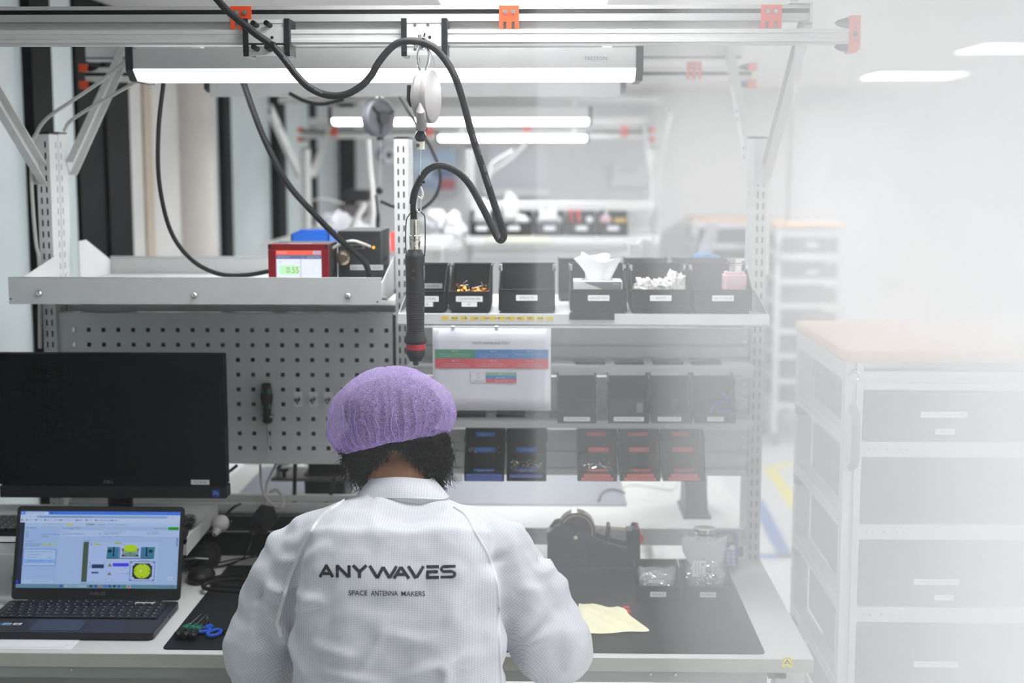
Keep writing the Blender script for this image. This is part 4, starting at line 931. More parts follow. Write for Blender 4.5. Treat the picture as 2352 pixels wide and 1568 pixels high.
# parts picture 1
S.poly([(55.6,23.8),(85.2,24.2),(85.6,33.4),(56,33.2)],'1f8a4a'); S.rect(56.2,24.5,63.5,33,'2a78a4'); S.rect(77.2,24.7,84.8,33.1,'2a78a4'); S.rect(63.3,24.4,77.4,33.5,'a9c1f2'); S.rect(63.6,24.6,64,33.2,'16233f'); S.rect(76.9,24.6,77.3,33.2,'16233f')
S.rect(55.8,23.9,85,24.4,'0c2016')
for x in (57.5, 83): S.disc(x,30,1.3,1.4,'0a0d12')
for x in (60, 80.5): S.rect(x-.4,27,x+.4,33.4,'0a0d12'); S.disc(x,26.6,.7,.7,'0a0d12')
S.poly([(64.8,25.6),(75.8,25.6),(75,28),(75.6,32),(65,32),(65.8,28)],'14181a'); S.rect(66,27,74.8,31.5,'8fb0a8'); S.disc(70.4,27.4,4.4,1.6,'6f8f88'); S.disc(70.4,32.2,4.4,3.1,'6f9a12'); S.disc(70.4,32.4,4.3,2.9,'b2d80e'); S.rect(70.3,26,70.5,29.4,'14301a'); S.line(64.2,36,68.5,33.5,.12,'16233f')
# picture 2
S.rect(70.6,6,86.2,21.8,'24564e'); S.rect(70.9,6.3,85.9,21.5,'a9c1f2'); S.poly([(72.3,7.6),(84.5,7.6),(84.5,20.2),(72.3,20.2)],'14181a')
for x, y in ((72.2,8),(84.6,8),(72.2,19.8),(84.6,19.8)): S.disc(x,y,1.5,1.5,'a9c1f2')
for x, y in ((71.5,7),(85.3,7),(71.5,20.8),(85.3,20.8)): S.rect(x-.5,y-.5,x+.5,y+.5,'2a78a4')
S.disc(78.4,14,5.3,6,'6f9a12'); S.disc(78.4,14,5.1,5.8,'b2d80e'); S.disc(78.4,14,4.4,5,'8fb40a'); S.disc(78.4,14,4.3,4.9,'b2d80e'); S.disc(77.6,14.3,.5,.5,'eef4ff')
for a_, b_ in ((78.4,19.2),(78.4,8.8),(73.8,14),(83,14)): S.disc(a_,b_,.45,.45,'14301a')
T('Tranche Basse',76,22.4,.8)
S.rr(60,17.6,70,20.3,.2,'4a3cf0'); S.rect(60.3,15.6,66.8,17,'b6cdf6'); T('Serrage au couple',60.8,16.3,.8); S.rect(60.5,11,68.5,13,'b6cdf6'); T('Pince Brucelles N-5',61,12,.8); S.line(68.5,12,72,13,.1,'16233f')
for y in (19, 12): S.poly([(57,y-1.4),(59.4,y-1.4),(58.2,y+1.2)],'4a4212'); S.poly([(57.7,y-1),(58.7,y-1),(58.2,y+.4)],'a8982a')
S.rect(46.8,19.8,54.5,21.4,'b6cdf6'); T('Serrage du couple',47.3,20.6,.75); S.rect(47,16,54.6,19.2,'0e2a66'); S.rect(47,14,53,15.4,'b6cdf6'); T('Voltmetre 7%',47.6,14.7,.75); S.rect(47,11.8,51.4,13.2,'1b4a9c'); S.line(45.2,21,46.4,19.6,.3,'16233f'); S.line(45,16.4,46.6,18,.3,'3a5a5a')
S.rr(94.5,6.6,97.2,9.6,.3,'b9d0f6'); T('2',95.5,8.1,1.2); S.rect(99,34,99.4,41,'16233f'); T('Etapes(s)',41,3.8,.8)
# taskbar
S.rr(30.5,.5,45,2.7,.9,'8db6c8'); T('Rechercher',32.8,1.6,.95); S.rr(28,.7,29.7,2.5,.2,'1b58b8'); cols = ['1c2a22','1b4ab0','c07a2a','2a6af0','16409a','1c3a22','1b4ab0','1c8a5a','c05a3a']
S.rr(49.7-.4,.2,49.7-.3,.3,.01,'1b4ab0')
for i, c_ in enumerate(cols): S.rr(46.6+i*2.9,.8,48.2+i*2.9,2.5,.3,c_)
S.rr(69.6,.4,72,2.8,.3,'9cc0d4'); S.disc(70.8,1.6,.8,.9,'c05a3a'); T('^',86,1.6,.9); T('w d 1',89,1.6,1); T('15:06',95.6,2.1,.75); T('16/05/2024',93.8,1.1,.7)
S.disc(1.4,5,.9,1,'2440d8')
S.build('display', CVL, ld)
cc = Canvas(LM @ Matrix.Translation((-hw*.08, lh*.072, .0002))); cc.text('/ISUS', 0, 0, .0062, '6a6a6e', w=.034); 
cc = Canvas(LM @ Matrix.Translation((-hw*.0+.004, lh*.07, .0002))); cc.text('ASUS', 0, 0, .0062, '6e6e72', w=.036); cc.build('lettering', CV, ld)
# paper under the laptop
a = atz(0, 1484, ZD+.001); b = atz(184, 1470, ZD+.001)
for k_ in range(3):
    tag(MB().prism([(Lx0-.1, YD0+.02+.004*k_), (b.x-.01*k_, YD0+.018+.006*k_), (b.x-.002+.01*k_, YD0+.15), (Lx0-.1, YD0+.15)], ZD+.0003+.0004*k_, ZD+.0006+.0004*k_, 'z').build('paper_sheet', PAPER), ['bottom sheet of the loose papers under the laptop', 'middle sheet of the loose papers under the laptop', 'top sheet of the loose papers, partly under the laptop'][k_], 'paper', 'papers under the laptop')
# small precision screwdrivers, scissors, pen tool on the mat
for k_, (pb, pt) in enumerate((((408, 1458), (456, 1416)), ((426, 1459), (468, 1417)), ((443, 1461), (473, 1420)))):
    A = atz(*pb, zM+.008); B = atz(*pt, zM+.006); ax = (B-A).normalized(); L_ = (B-A).length
    t = thing('precision_screwdriver', ['left', 'middle', 'right'][k_]+' small black and green precision screwdriver on the mat', 'screwdriver', A-Vector((0,0,.008)), 'precision screwdrivers')
    MB().lathe([(.005,-.008),(.0085,-.004),(.009,0),(.0085,.004),(.005,.008)], A, ax, 14).build('end_cap', BLACK, t, smooth=True)
    MB().lathe([(.0055,.008),(.0065,.012),(.006,.03),(.0072,.036)], A, ax, 12).build('handle', BLACK, t, smooth=True)
    MB().lathe([(.0056,.0075),(.0056,.0105)], A, ax, 12).build('colour_ring', mat('blue_ring', '2060c0', .4), t)
    MB().lathe([(.0072,.036),(.0082,.04),(.0074,.052),(.0064,.066)], A, ax, 12).build('grip', mat('bright_green_grip', '12a07c', .5), t, smooth=True)
    for j in range(3): MB().lathe([(.0084,.038+.009*j),(.0084,.041+.009*j)], A, ax, 12).build('grip_band', BLACK, t)
    MB().cyl(A+ax*.066, A+ax*(L_+.02), .0016, .0012, 8).build('blade', CHROME, t)
BLU = mat('blue_scissor_plastic', '0e4fb8', .35)
t = thing('scissors', 'pair of scissors with blue handles lying on the black mat', 'scissors', atz(480, 1445, zM))
def ring(cx, cy, rx, ry, rot, z=.006, r=.0042):
    c0 = atz(cx, cy, zM+z); P = []
    for i in range(21):
        a_ = 2*PI*i/20; P.append(c0+Vector((rx*math.cos(a_)*math.cos(rot)-ry*math.sin(a_)*math.sin(rot), rx*math.cos(a_)*math.sin(rot)+ry*math.sin(a_)*math.cos(rot), 0)))
    return P
MB().tube(ring(461, 1447, .020, .013, .25), .0042, 8, False).tube([atz(473, 1443, zM+.006), atz(480, 1438, zM+.007)], .0055, 8).build('handle', BLU, t, smooth=True)
MB().tube(ring(492, 1453, .012, .021, -.25), .0042, 8, False).tube([atz(489, 1444, zM+.006), atz(481, 1437, zM+.007)], .0055, 8).build('handle', BLU, t, smooth=True)
for (a_, b_) in (((484, 1440), (474, 1417)), ((478, 1440), (477, 1416))):
    A, B = atz(*a_, zM+.008), atz(*b_, zM+.008); n_ = Vector((-(B-A).y, (B-A).x, 0)).normalized()*.005
    MB().add([A-n_, A+n_, B+n_*.2, B-n_*.2]+[v+Vector((0,0,-.0015)) for v in (A-n_, A+n_, B+n_*.2, B-n_*.2)], [(3,2,1,0),(4,5,6,7),(0,1,5,4),(1,2,6,5),(2,3,7,6),(3,0,4,7)]).build('blade', mat('steel_blade', '8a8a8c', .25, .9), t)
A, B = atz(517, 1452, zM+.006), atz(556, 1423, zM+.006); t = thing('pen_tool', 'short black pen shaped tool beside the left sleeve', 'tool', A)
MB().cyl(A, A.lerp(B, .75), .0055, .005).build('barrel', BLACK, t, smooth=True); MB().cyl(A.lerp(B, .75), B, .0035).build('tip', ZINC, t, smooth=True); MB().cyl(A-(B-A)*.02, A, .003).build('end_pin', mat('copper_pin', 'b8702a', .3, .9), t)
# red charger, white plug, black adaptor, cables in the gap between tray and person
def gz(px, py, z): return atz(px, py, z)
RBX = mat('dark_red_plastic', '6a0f14', .4)
A = gz(447, 1262, ZD); B = gz(480, 1262, ZD)
zR = at(470, 1217, A.y+.02).z
t = thing('charger_box', 'black box with dark red top standing right of the monitor tray', 'charger', ((A.x+B.x)/2, A.y+.04, ZD))
MB().rbox(A.x-.0, B.x+.012, A.y, A.y+.07, ZD, zR-.03, .004).build('body', BLACK, t)
MB().rbox(A.x+.0, B.x+.014, A.y-.001, A.y+.07, zR-.03, zR, .004).build('top_cover', RBX, t)
cc = Canvas(face_M((A.x+.018, A.y-.001, zR-.012))); cc.rect(-.002, -.012, .002, .008, 'c9b6b4'); cc.disc(0, .005, .004, .004, 'c9b6b4'); cc.build('print', CV, t)
A = at(498, 1218, 3.42); B = at(514, 1190, 3.46)
t = thing('power_plug', 'white round power plug in the black socket strip', 'plug', A)
d_ = (B-A); MB().cyl(A-d_*.35, A, .006, .011).build('neck', CABLEW, t, smooth=True); MB().ell(A.lerp(B, .55), (.021, .021, .024), rot=d_.to_track_quat('Z','Y').to_matrix()).build('head', CABLEW, t, smooth=True)
A = at(588, 1212, 3.42); B = at(622, 1172, 3.47); d_ = B-A
t = thing('power_adaptor', 'angular black power adaptor plugged into the socket strip', 'adaptor', A)
MB().cbox((A+B)/2, (.042, .04, .06), d_.to_track_quat('Z','Y').to_matrix()).build('body', BLACK, t, bevel=.003)
MB().cbox(A-d_*.1, (.018, .018, .02), d_.to_track_quat('Z','Y').to_matrix()).build('cable_neck', RUBBER, t)
def cable(label, P, r, m=RUBBER, name='cable', cat='cable', n=8, group=None, seg=8):
    return tag(MB().tube(spline(P, n), r, seg).build(name, m, smooth=True), label, cat, group)
cable('black cable dropping from the power adaptor onto the desk', [at(586, 1216, 3.42), at(578, 1240, 3.38), gz(560, 1280, ZD+.004), gz(530, 1296, ZD+.004), gz(480, 1305, ZD+.004)], .0022)
cable('thin black cable looping across the desk behind the left sleeve', [gz(640, 1272, ZD+.003), gz(590, 1278, ZD+.003), gz(540, 1284, ZD+.003), gz(480, 1296, ZD+.003), gz(425, 1298, ZD+.003)], .0018)
cable('black cable lying slack from the tray edge towards the mat', [gz(430, 1310, ZD+.003), gz(500, 1300, ZD+.003), gz(560, 1284, ZD+.003), gz(600, 1268, ZD+.003)], .0018)
for k_, (P_, lb) in enumerate((([(560,1322),(520,1322),(490,1330),(500,1345),(560,1348)], 'upper loop of thick black hose on the mat corner'), ([(575,1332),(530,1330),(478,1338),(470,1350),(520,1356),(570,1360)], 'lower loop of thick black hose on the mat corner'))):
    cable(lb, [gz(a_, b_, zM+.006+.006*k_) for a_, b_ in P_], .0055, name='black_hose', cat='hose', group='black hoses')
# black mouse like device and pouch
A = gz(452, 1345, ZD)
t = thing('computer_mouse', 'dark mouse lying on the desk right of the laptop lid', 'mouse', (A.x, A.y+.03, ZD))
MB().ell((A.x, A.y+.045, ZD+.012), (.033, .05, .022)).build('shell', BLACK, t, smooth=True); MB().ell((A.x, A.y+.065, ZD+.032), (.004, .008, .004), 10, 6).build('scroll_wheel', RUBBER, t, smooth=True)
A = gz(440, 1318, ZD)
t = thing('black_pouch', 'soft black pouch on the desk behind the mouse', 'pouch', (A.x+.01, A.y+.05, ZD))
MB().ell((A.x+.012, A.y+.05, ZD+.03), (.045, .045, .03)).ell((A.x+.03, A.y+.06, ZD+.03), (.03, .04, .036)).build('body', mat('black_cloth_pouch', '0e0e10', .85, bump=.4, bscale=40), t, smooth=True)
MB().tube([(A.x-.02, A.y+.01, ZD+.035), (A.x+.01, A.y+.002, ZD+.04), (A.x+.04, A.y+.01, ZD+.036)], .0022, 6).build('zipper', ZINC, t)
# white looped cable in the middle behind pegboard bottom edge
cable('white cable hanging in a loop below the pegboard', [at(598, 1066, 3.62), at(600, 1110, 3.6), at(612, 1145, 3.57), at(636, 1165, 3.55), at(650, 1160, 3.55), at(648, 1140, 3.57), at(634, 1124, 3.6), at(618, 1130, 3.6)], .0035, CABLEW)
cable('second white cable running down beside the looped one', [at(634, 1066, 3.63), at(622, 1090, 3.62), at(612, 1115, 3.61), at(611, 1160, 3.6)], .0035, CABLEW)
for k_, (P_, r) in enumerate((([(678,1066),(677,1100),(676,1156)], .0055), ([(768,1095),(764,1125),(748,1158)], .0045), ([(545,1068),(530,1080),(512,1093)], .004))):
    cable(['straight thick black cable hanging below the pegboard', 'black cable hanging under the black stand near the shoulder', 'black cable slanting down behind the monitor edge'][k_], [at(a_, b_, 3.64) for a_, b_ in P_], r)
cable('thin black cord crossing the white rails left of the plug', [at(552, 1157, 3.56), at(535, 1166, 3.52), at(515, 1185, 3.5)], .0035)
# rear desk things glimpsed below the pegboard
A = atz(548, 1072, ZD+.002); 
t = tag(MB().add([atz(512, 1062, ZD+.003), atz(512, 1112, ZD+.003), atz(556, 1072, ZD+.003), atz(566, 1062, ZD+.003)]+[v+Vector((0,0,.001)) for v in (atz(512, 1062, ZD+.003), atz(512, 1112, ZD+.003), atz(556, 1072, ZD+.003), atz(566, 1062, ZD+.003))], [(3,2,1,0),(4,5,6,7),(0,1,5,4),(1,2,6,5),(2,3,7,6),(3,0,4,7)]).build('printed_sheet', PAPER), 'white printed sheet on the rear desk right beside the monitor edge', 'paper')
t = thing('monitor', 'black screen standing on the rear desk, partly behind the pegboard', 'monitor', (at(770, 1098, 3.95).x, 3.95, ZD))
a, b = at(708, 1060, 3.95), at(790, 1086, 3.95); MB().box(a.x, b.x, 3.95, 3.98, b.z, b.z+.3).build('housing', BLACKM, t)
a, b = at(700, 1086, 3.95), at(795, 1096, 3.95); MB().rbox(a.x, b.x, 3.93, 4.08, ZD+.0, b.z+.012, .01).build('stand_foot', BLACK, t)
t = thing('bench_vice', 'small clamp with a black knob on a steel plate on the rear desk', 'clamp', at(640, 1103, 3.9))
a, b = at(622, 1098, 3.9), at(830, 1106, 3.9); MB().box(a.x, b.x, 3.9, 4.05, b.z, a.z).build('base_plate', mat('dull_steel_plate', '7b7874', .4, .4), t)
a = at(652, 1085, 3.92); MB().lathe([(.012, 0), (.015, .006), (.006, .012), (.006, .03)], (a.x, 3.92, a.z+.012), (0,0,-1), 12).build('knob', BLACK, t, smooth=True)
a, b = at(634, 1074, 3.92), at(645, 1100, 3.92); MB().box(a.x, b.x, 3.92, 3.95, b.z, a.z).box(a.x, at(670, 1080, 3.92).x, 3.92, 3.95, a.z-.004, a.z).build('jaw', ALU, t)
a = at(840, 1098, 3.9); 
# ------------------------------------------------ on the steel shelf
Yc = 3.37; a = at(615, 560, Yc); b = at(756, 640, Yc)
ct = thing('torque_controller', 'red framed torque controller with a lit screen reading 0.55 on the shelf', 'controller', ((a.x+b.x)/2, Yc+.06, zs))
REDA = mat('red_anodised_metal', '8e1620', .35, .5); BX = mat('black_steel_box', '252528', .45, .1)
dpc = .15
MB().box(a.x+.001, b.x-.001, Yc+.006, Yc+dpc, zs-.003, a.z-.001).build('case', BX, ct, bevel=.002)
sa, sb = at(633, 575, Yc), at(739, 640, Yc)
fr = MB().box(a.x, b.x, Yc, Yc+.008, sa.z, a.z).box(a.x, sa.x, Yc, Yc+.008, zs-.003, sa.z).box(sb.x, b.x, Yc, Yc+.008, zs-.003, sa.z).box(sa.x, sb.x, Yc+.005, Yc+.008, zs-.003, sa.z).build('front_frame', REDA, ct, bevel=.0015)
for px in (620, 749): p = at(px, 566, Yc); MB().cyl((p.x, Yc, p.z), (p.x, Yc-.001, p.z), .004).build('screw', BLACK, ct)
for i in range(3): MB().box(b.x-.0012, b.x-.0004, Yc+.05, Yc+.11, zs+.008+.012*i, zs+.013+.012*i).build('vent_slot', DARKIN, ct)
MB().box(a.x+.045, b.x-.045, Yc+.02, Yc+.024, a.z-.001, a.z+.0005).build('name_plate', CABLEW, ct)
C_ = Canvas(Matrix.Translation((sa.x, Yc+.0045, sa.z)) @ Matrix.Rotation(PI/2, 4, 'X') @ Matrix.Diagonal(((sb.x-sa.x)/100, (sb.x-sa.x)/100, 1, 1)), .0002)
C_.rect(0,-62,100,0,'c3d3ea'); C_.rect(0,-10,100,0,'ff6a55'); C_.text('Operation',3,-5,6,'ffc9c9',w=21,left=True); C_.rr(81,-8.5,98,-1.5,1,'b9c0d8'); C_.text('Menu',92,-5,4,'8088a8'); C_.rect(0,-18.5,100,-10,'6a6f96'); C_.text('Programme 1',10,-14.5,4.2,'b8bcd8',w=20,left=True); C_.text('16/05/2024 15:04:23',68,-14.5,4,'b8bcd8',w=28,left=True); C_.disc(6,-14.5,2,2,'9aa0c4'); C_.disc(58,-14.5,2.4,2.4,'9aa0c4'); C_.disc(58,-14.5,1.8,1.8,'6a6f96')
C_.rr(1.5,-60,52.5,-19.5,1,'eef4ff'); C_.rr(55,-60,98.5,-19.5,1,'eef4ff'); C_.rect(7,-53,50.5,-33,'c4fbc8'); C_.text('0.55',36,-43,13,'9c9a2a',w=27); C_.text('OK',10,-25,3.5,'a9b8e0'); C_.text('N.m',46,-27,3,'c9d0e6')
for i in range(5): C_.text('Couple',63,-23-7*i,2.4,'d5dcf0'); C_.text('0.00',80,-23-7*i,2.4,'d5dcf0')
C_.build('screen', CVS, ct)
# black power unit behind
Yk = 3.48; a = at(775, 530, Yk); b = at(875, 622, Yk)
pu = thing('power_unit', 'black steel power supply box behind the red controller', 'power unit', ((a.x+b.x)/2, Yk+.08, zs-.003))
MB().box(a.x, b.x, Yk, Yk+.2, zs-.003, a.z).build('case', mat('black_box_metal', '1f1f22', .45, .1), pu, bevel=.002)
p = at(858, 568, Yk); MB().cyl((p.x, Yk, p.z), (p.x, Yk-.002, p.z), .0035).build('indicator_light', mat('amber_led', 'ff9a10', .4, emit=1.5), pu)
p = at(820, 566, Yk); MB().rbox(p.x-.02, p.x+.02, Yk-.004, Yk, p.z-.006, p.z+.006, .003, ax='y').build('connector_port', ZINC, pu)
MB().rbox(p.x-.014, p.x+.014, Yk-.0045, Yk-.0038, p.z-.003, p.z+.003, .002, ax='y').build('port_slot', DARKIN, pu)
cc = Canvas(face_M((a.x, Yk, zs))); 
p = at(842, 614, Yk); label_on(pu, (p.x, Yk, p.z), .082, .013, ['ALIM 24V  ESD  003245'], 'b5b2b6', '4a4a4c'); 
p = at(843, 554, Yk); label_on(pu, (p.x, Yk, p.z), .014, .004, ['ALARM'], '1f1f22', '77777c'); p = at(867, 572, Yk); label_on(pu, (p.x, Yk, p.z), .012, .004, ['STATUS'], '1f1f22', '77777c')
for i in range(3): MB().box(b.x-.0004, b.x+.0006, Yk+.05, Yk+.13, zs+.02+.02*i, zs+.03+.02*i).build('vent_slot', DARKIN, pu)
p = at(776, 594, 3.44); MB().lathe([(.016, 0), (.018, .004), (.018, .012), (.012, .014), (.010, .02)], (p.x+.008, Yk, p.z), (0,-1,0), 18).build('round_connector', mat('nickel_connector', 'a89a86', .25, .9), pu, smooth=True)
cable('grey data cable arching between the controller and the power unit', [at(762, 571, 3.44), at(783, 560, 3.44), at(810, 553, 3.43), at(835, 560, 3.44), at(850, 566, 3.47)], .0035, CABLEW)
# blue bins on rear shelf behind
t = thing('storage_bin', 'bright blue bin seen behind the red controller', 'bin', (at(716, 545, 4.1).x, 4.1, at(716, 560, 4.1).z))
BLB = mat('blue_plastic_bin', '0a5fc8', .4)
a, b = at(668, 532, 4.1), at(756, 560, 4.1)
MB().prism([(a.x, b.z), (b.x, b.z), (b.x, a.z+.004), (b.x-.02, a.z), (a.x+.03, a.z+.006), (a.x+.0, a.z-.006)], 4.1, 4.104, 'y').box(b.x-.004, b.x, 4.1, 4.25, b.z, a.z).box(a.x, a.x+.004, 4.1, 4.25, b.z, a.z-.006).box(a.x, b.x, 4.1, 4.25, b.z-.003, b.z).box(a.x, b.x, 4.246, 4.25, b.z, a.z).build('shell', BLB, t)
tag(MB().box(XP[0]+.03, XP[1]-.02, 3.72, 4.3, zs-.08, zs-.075).box(a.x-.01, b.x+.01, 4.05, 4.28, zs-.075, b.z-.004).build('steel_shelf', GREYM), 'rear steel shelf carrying the bright blue bin', 'shelf')
# ------------------------------------------------ hanging cables
cable('long black cable sagging from the lamp to the red controller', [at(376, 186, 3.45), at(364, 300, 3.45), at(366, 420, 3.45), at(392, 530, 3.45), at(440, 596, 3.45), at(500, 628, 3.45), at(560, 632, 3.45), at(622, 622, 3.45)], .0055)
cable('thick black cable running down past the power unit onto the shelf', [at(556, 180, 3.4), at(580, 250, 3.4), at(612, 330, 3.4), at(660, 420, 3.4), at(715, 484, 3.4), at(770, 540, 3.42), at(815, 580, 3.43), at(840, 606, 3.43), at(850, 640, 3.43)], .0075)
cable('black cable in a shallow curve behind the first lamp', [at(664, 214, 3.85), at(700, 232, 3.85), at(740, 239, 3.85), at(790, 228, 3.85)], .005)
cable('dark cable in a wide loop hanging behind the middle post', [at(915, 216, 4.0), at(950, 275, 4.0), at(990, 340, 4.0), at(1010, 395, 4.0), at(1006, 438, 4.0), at(985, 468, 4.0), at(955, 484, 4.0), at(915, 478, 4.0), at(874, 462, 4.0)], .0048)
cable('upper white cord from the lamp end to the top of the left post', [at(296, 134, 3.2), at(240, 180, 3.25), at(180, 222, 3.35), at(120, 262, 3.45), at(96, 285, 3.5), at(84, 306, 3.53), at(74, 330, 3.54), at(72, 400, 3.55), at(76, 480, 3.55), at(83, 560, 3.55), at(90, 610, 3.55), at(92, 800, 3.55)], .0045, CABLEW, cat='cord')
cable('lower white cord from the lamp to the inner side of the left post', [at(330, 178, 3.3), at(270, 212, 3.35), at(200, 252, 3.45), at(160, 280, 3.55), at(148, 300, 3.6)], .0045, CABLEW, cat='cord')
MC = [(488,-14,2.9),(520,22,2.9),(560,56,2.9),(590,80,2.9),(622,102,2.905),(650,132,2.905),(680,172,2.9),(712,202,2.9),(750,218,2.9),(790,218,2.9),(826,200,2.9),(852,174,2.9),(868,146,2.9),(890,118,2.9),(912,100,2.9),(940,94,2.9),(972,98,2.905),(1000,112,2.905),(1026,142,2.905),(1048,184,2.9),(1066,240,2.9),(1082,302,2.9),(1104,372,2.9),(1126,440,2.9),(1144,495,2.9),(1155,528,2.9),(1157,543,2.91),(1152,551,2.92),(1144,547,2.93),(1130,520,2.94),(1104,468,2.95),(1076,420,2.96),(1046,392,2.96),(1012,380,2.96),(985,388,2.96),(966,410,2.96),(952,442,2.96),(948,468,2.96)]
mc = cable('thick grey cable swooping from the overhead rail down to the screwdriver', [at(*q) for q in MC], .0073, CABLEG, n=6, seg=12)
# printed words along the cable
pts = [at(*q) for q in ((1090,322,2.893),(1097,346,2.893))]
def cable_words(words):
    for (t_, pa, pb) in words:
        A, B = at(*pa, 2.888), at(*pb, 2.888); d_ = (B-A); L_ = d_.length; d_.normalize(); z_ = Vector((0,-1,0)); y_ = z_.cross(d_).normalized(); z_ = d_.cross(y_)
        M_ = Matrix(((d_.x, y_.x, z_.x, (A.x+B.x)/2), (d_.y, y_.y, z_.y, (A.y+B.y)/2), (d_.z, y_.z, z_.z, (A.z+B.z)/2), (0,0,0,1)))
        c_ = Canvas(M_ @ Matrix.Translation((0,0,.0))); c_.text(t_, 0, 0, .0036, '9a9aa0', w=L_); c_.build('lettering', CV, mc)
cable_words([('DIGITAL', (1087,308), (1093,326)), ('TORQUE', (1097,336), (1105,356)), ('ANGLE', (1111,378), (1116,394)), ('CONTROL', (1118,402), (1127,428)), ('DIGITAL', (652,132), (666,148)), ('CONTROL', (722,205), (742,214))])
MB().cyl(at(560, 101, 2.928), at(666, 101, 2.928), .0022, n=6).build('cable_tie', BLACK, mc); p = at(627, 101, 2.9); MB().cbox(p, (.008,.022,.008)).build('cable_tie_head', BLACK, mc)
# ------------------------------------------------ balancer
Yb = 2.92
bl = thing('spring_balancer', 'pale grey spring balancer disc hanging from the right trolley', 'balancer', at(970, 345, Yb))
BALM = mat('cast_grey_aluminium', 'a39f9d', .5, .1, bump=.15, bscale=300)
cz = at(975, 222, Yb); rz = .053
axd = Vector((.97, -.24, 0)).normalized(); q_ = axd.to_track_quat('Z','Y').to_matrix()
MB().lathe([(.0, -.021), (.03, -.02), (.045, -.014), (rz, -.006), (rz, .008)], cz, axd, 36).build('housing', BALM, bl, smooth=True)
MB().lathe([(rz, .008), (rz+.0008, .010), (rz, .0185), (rz*.97, .0195), (0, .0198)], cz, axd, 36).build('cover_disc', BALM, bl, smooth=True)
a = cz+Vector((-.013, -.0, 0))
MB().tube([at(969, 292, Yb-.012), at(968, 275, Yb-.03), at(966, 255, Yb-.052), at(965, 236, Yb-.05)], [.0105, .0105, .009, .002], 20).build('nozzle', BALM, bl, smooth=True)
MB().cbox(at(965, 185, Yb-.012), (.008, .012, .04)).build('hanging_lug', BALM, bl, bevel=.002)
p = at(943, 221, Yb); MB().prism([(p.x-.006, p.z+.022), (p.x+.002, p.z+.022), (p.x+.004, p.z-.014), (p.x+.004, p.z-.022), (p.x-.0, p.z-.022), (p.x-.007, p.z-.008)], Yb-.012, Yb+.012, 'y').build('lock_lever', BLACK, bl, bevel=.001)
p = at(969, 292, Yb); MB().cyl(p+Vector((0,0,.001)), p-Vector((0,0,.006)), .0115, n=20).build('collar_ring', BLACK, bl)
p = at(966, 313, Yb); MB().ell(p, .0123, 20, 14).build('stop_ball', mat('glossy_black_ball', '1a1a1e', .2), bl, smooth=True)
p = at(966, 334, Yb); MB().rbox(p.x-.008, p.x+.008, Yb-.006, Yb+.006, p.z-.008, p.z+.008, .003).build('wire_clamp', mat('cream_nylon', 'e8e4d6', .5), bl); MB().cyl(p+Vector((-.005,-.006,0)), p+Vector((-.005,-.008,0)), .004, n=12).build('screw', ZINC, bl)
MB().cyl(at(966, 342, Yb), at(965, 402, Yb), .0011, n=6).build('wire_rope', ZINC, bl)
# carabiners and bolt at top
def oval(cpx, cpy, w_, h_, Y, rot=0, n=24, egg=.25):
    c0 = at(cpx, cpy, Y); P = []
    for i in range(n+1):
        a_ = 2*PI*i/n; ww = w_*(1+egg*math.sin(a_)); x = ww*math.cos(a_); z = h_*math.sin(a_)
        P.append(c0+Vector((x*math.cos(rot)-z*math.sin(rot), .002*math.cos(a_), x*math.sin(rot)+z*math.cos(rot))))
    return P
cb = thing('carabiner', 'upper steel carabiner linking the trolley to the balancer', 'carabiner', at(973, 165, Yb), 'steel carabiners')
MB().tube(oval(972, 137, .011, .026, Yb-.01, -.05), .0026, 8, False).build('ring', ZINC, cb, smooth=True)
MB().cyl(at(962, 152, Yb-.01), at(960, 130, Yb-.01), .0032).build('gate', ZINC, cb, smooth=True)
t = thing('shackle', 'zinc eye bolt and wing nut under the right trolley', 'shackle', at(970, 112, Yb-.012))
MB().tube(oval(971, 100, .006, .012, Yb-.014), .0026, 8, False).cyl(at(955, 103, Yb-.015), at(972, 98, Yb-.015), .0035).build('bolt', ZINC, t, smooth=True)
MB().ell(at(951, 101, Yb-.016), (.005, .004, .003)).ell(at(955, 106, Yb-.016), (.003, .004, .005)).build('wing_nut', ZINC, t, smooth=True)
MB().cyl(at(962, 80, Yb-.012), at(963, 94, Yb-.012), .002).cyl(at(966, 80, Yb-.012), at(967, 94, Yb-.012), .0016).build('wire_ends', mat('brass_wire', 'b0a490', .3, .8), t)
MB().cyl(at(976, 76, Yb-.014), at(972, 90, Yb-.014), .0015).cbox(at(971, 93, Yb-.016), (.008,.006,.006)).build('cable_tie', BLACK, t)
cable('thin safety wire curling from the right trolley to the balancer', [at(975, 95, Yb-.012), at(988, 118, Yb-.008), at(996, 138, Yb), at(998, 158, Yb+.004)], .0007, WIREM, cat='wire', name='safety_wire', seg=5)
# ------------------------------------------------ hanging electric screwdriver
Ys = 2.98
def X_(px, py=600): return at(px, py, Ys).x
sx = at(954, 700, Ys).x; zA = lambda py: at(954, py, Ys).z
es = thing('electric_screwdriver', 'black electric torque screwdriver with a red ring hanging over the purple cap', 'power tool', (sx, Ys, zA(850)))
ESM = mat('black_tool_plastic', '1c1c1f', .5, bump=.1, bscale=500)
def lathe_px(prof, name, m, n=28, parent=es, **k):
    return MB().lathe([(r/F*Ys, zA(py)-zA(850)) for r, py in prof], (sx, Ys, zA(850)), (0,0,1), n).build(name, m, parent, smooth=True, **k)
lathe_px([(14, 572), (16, 573), (19, 582), (22.5, 586), (22.8, 590), (22, 620), (21.5, 640)][::-1], 'upper_body', ESM)
lathe_px([(21.5, 640), (21.5, 668), (22, 675)][::-1], 'mid_body', ESM)
prof = []
for i in range(46):
    y = 760-i*2.0; base = 21.0+.8*math.cos((y-660)/100*PI)
    prof.append((base+(.55 if i % 2 else -.35), y))
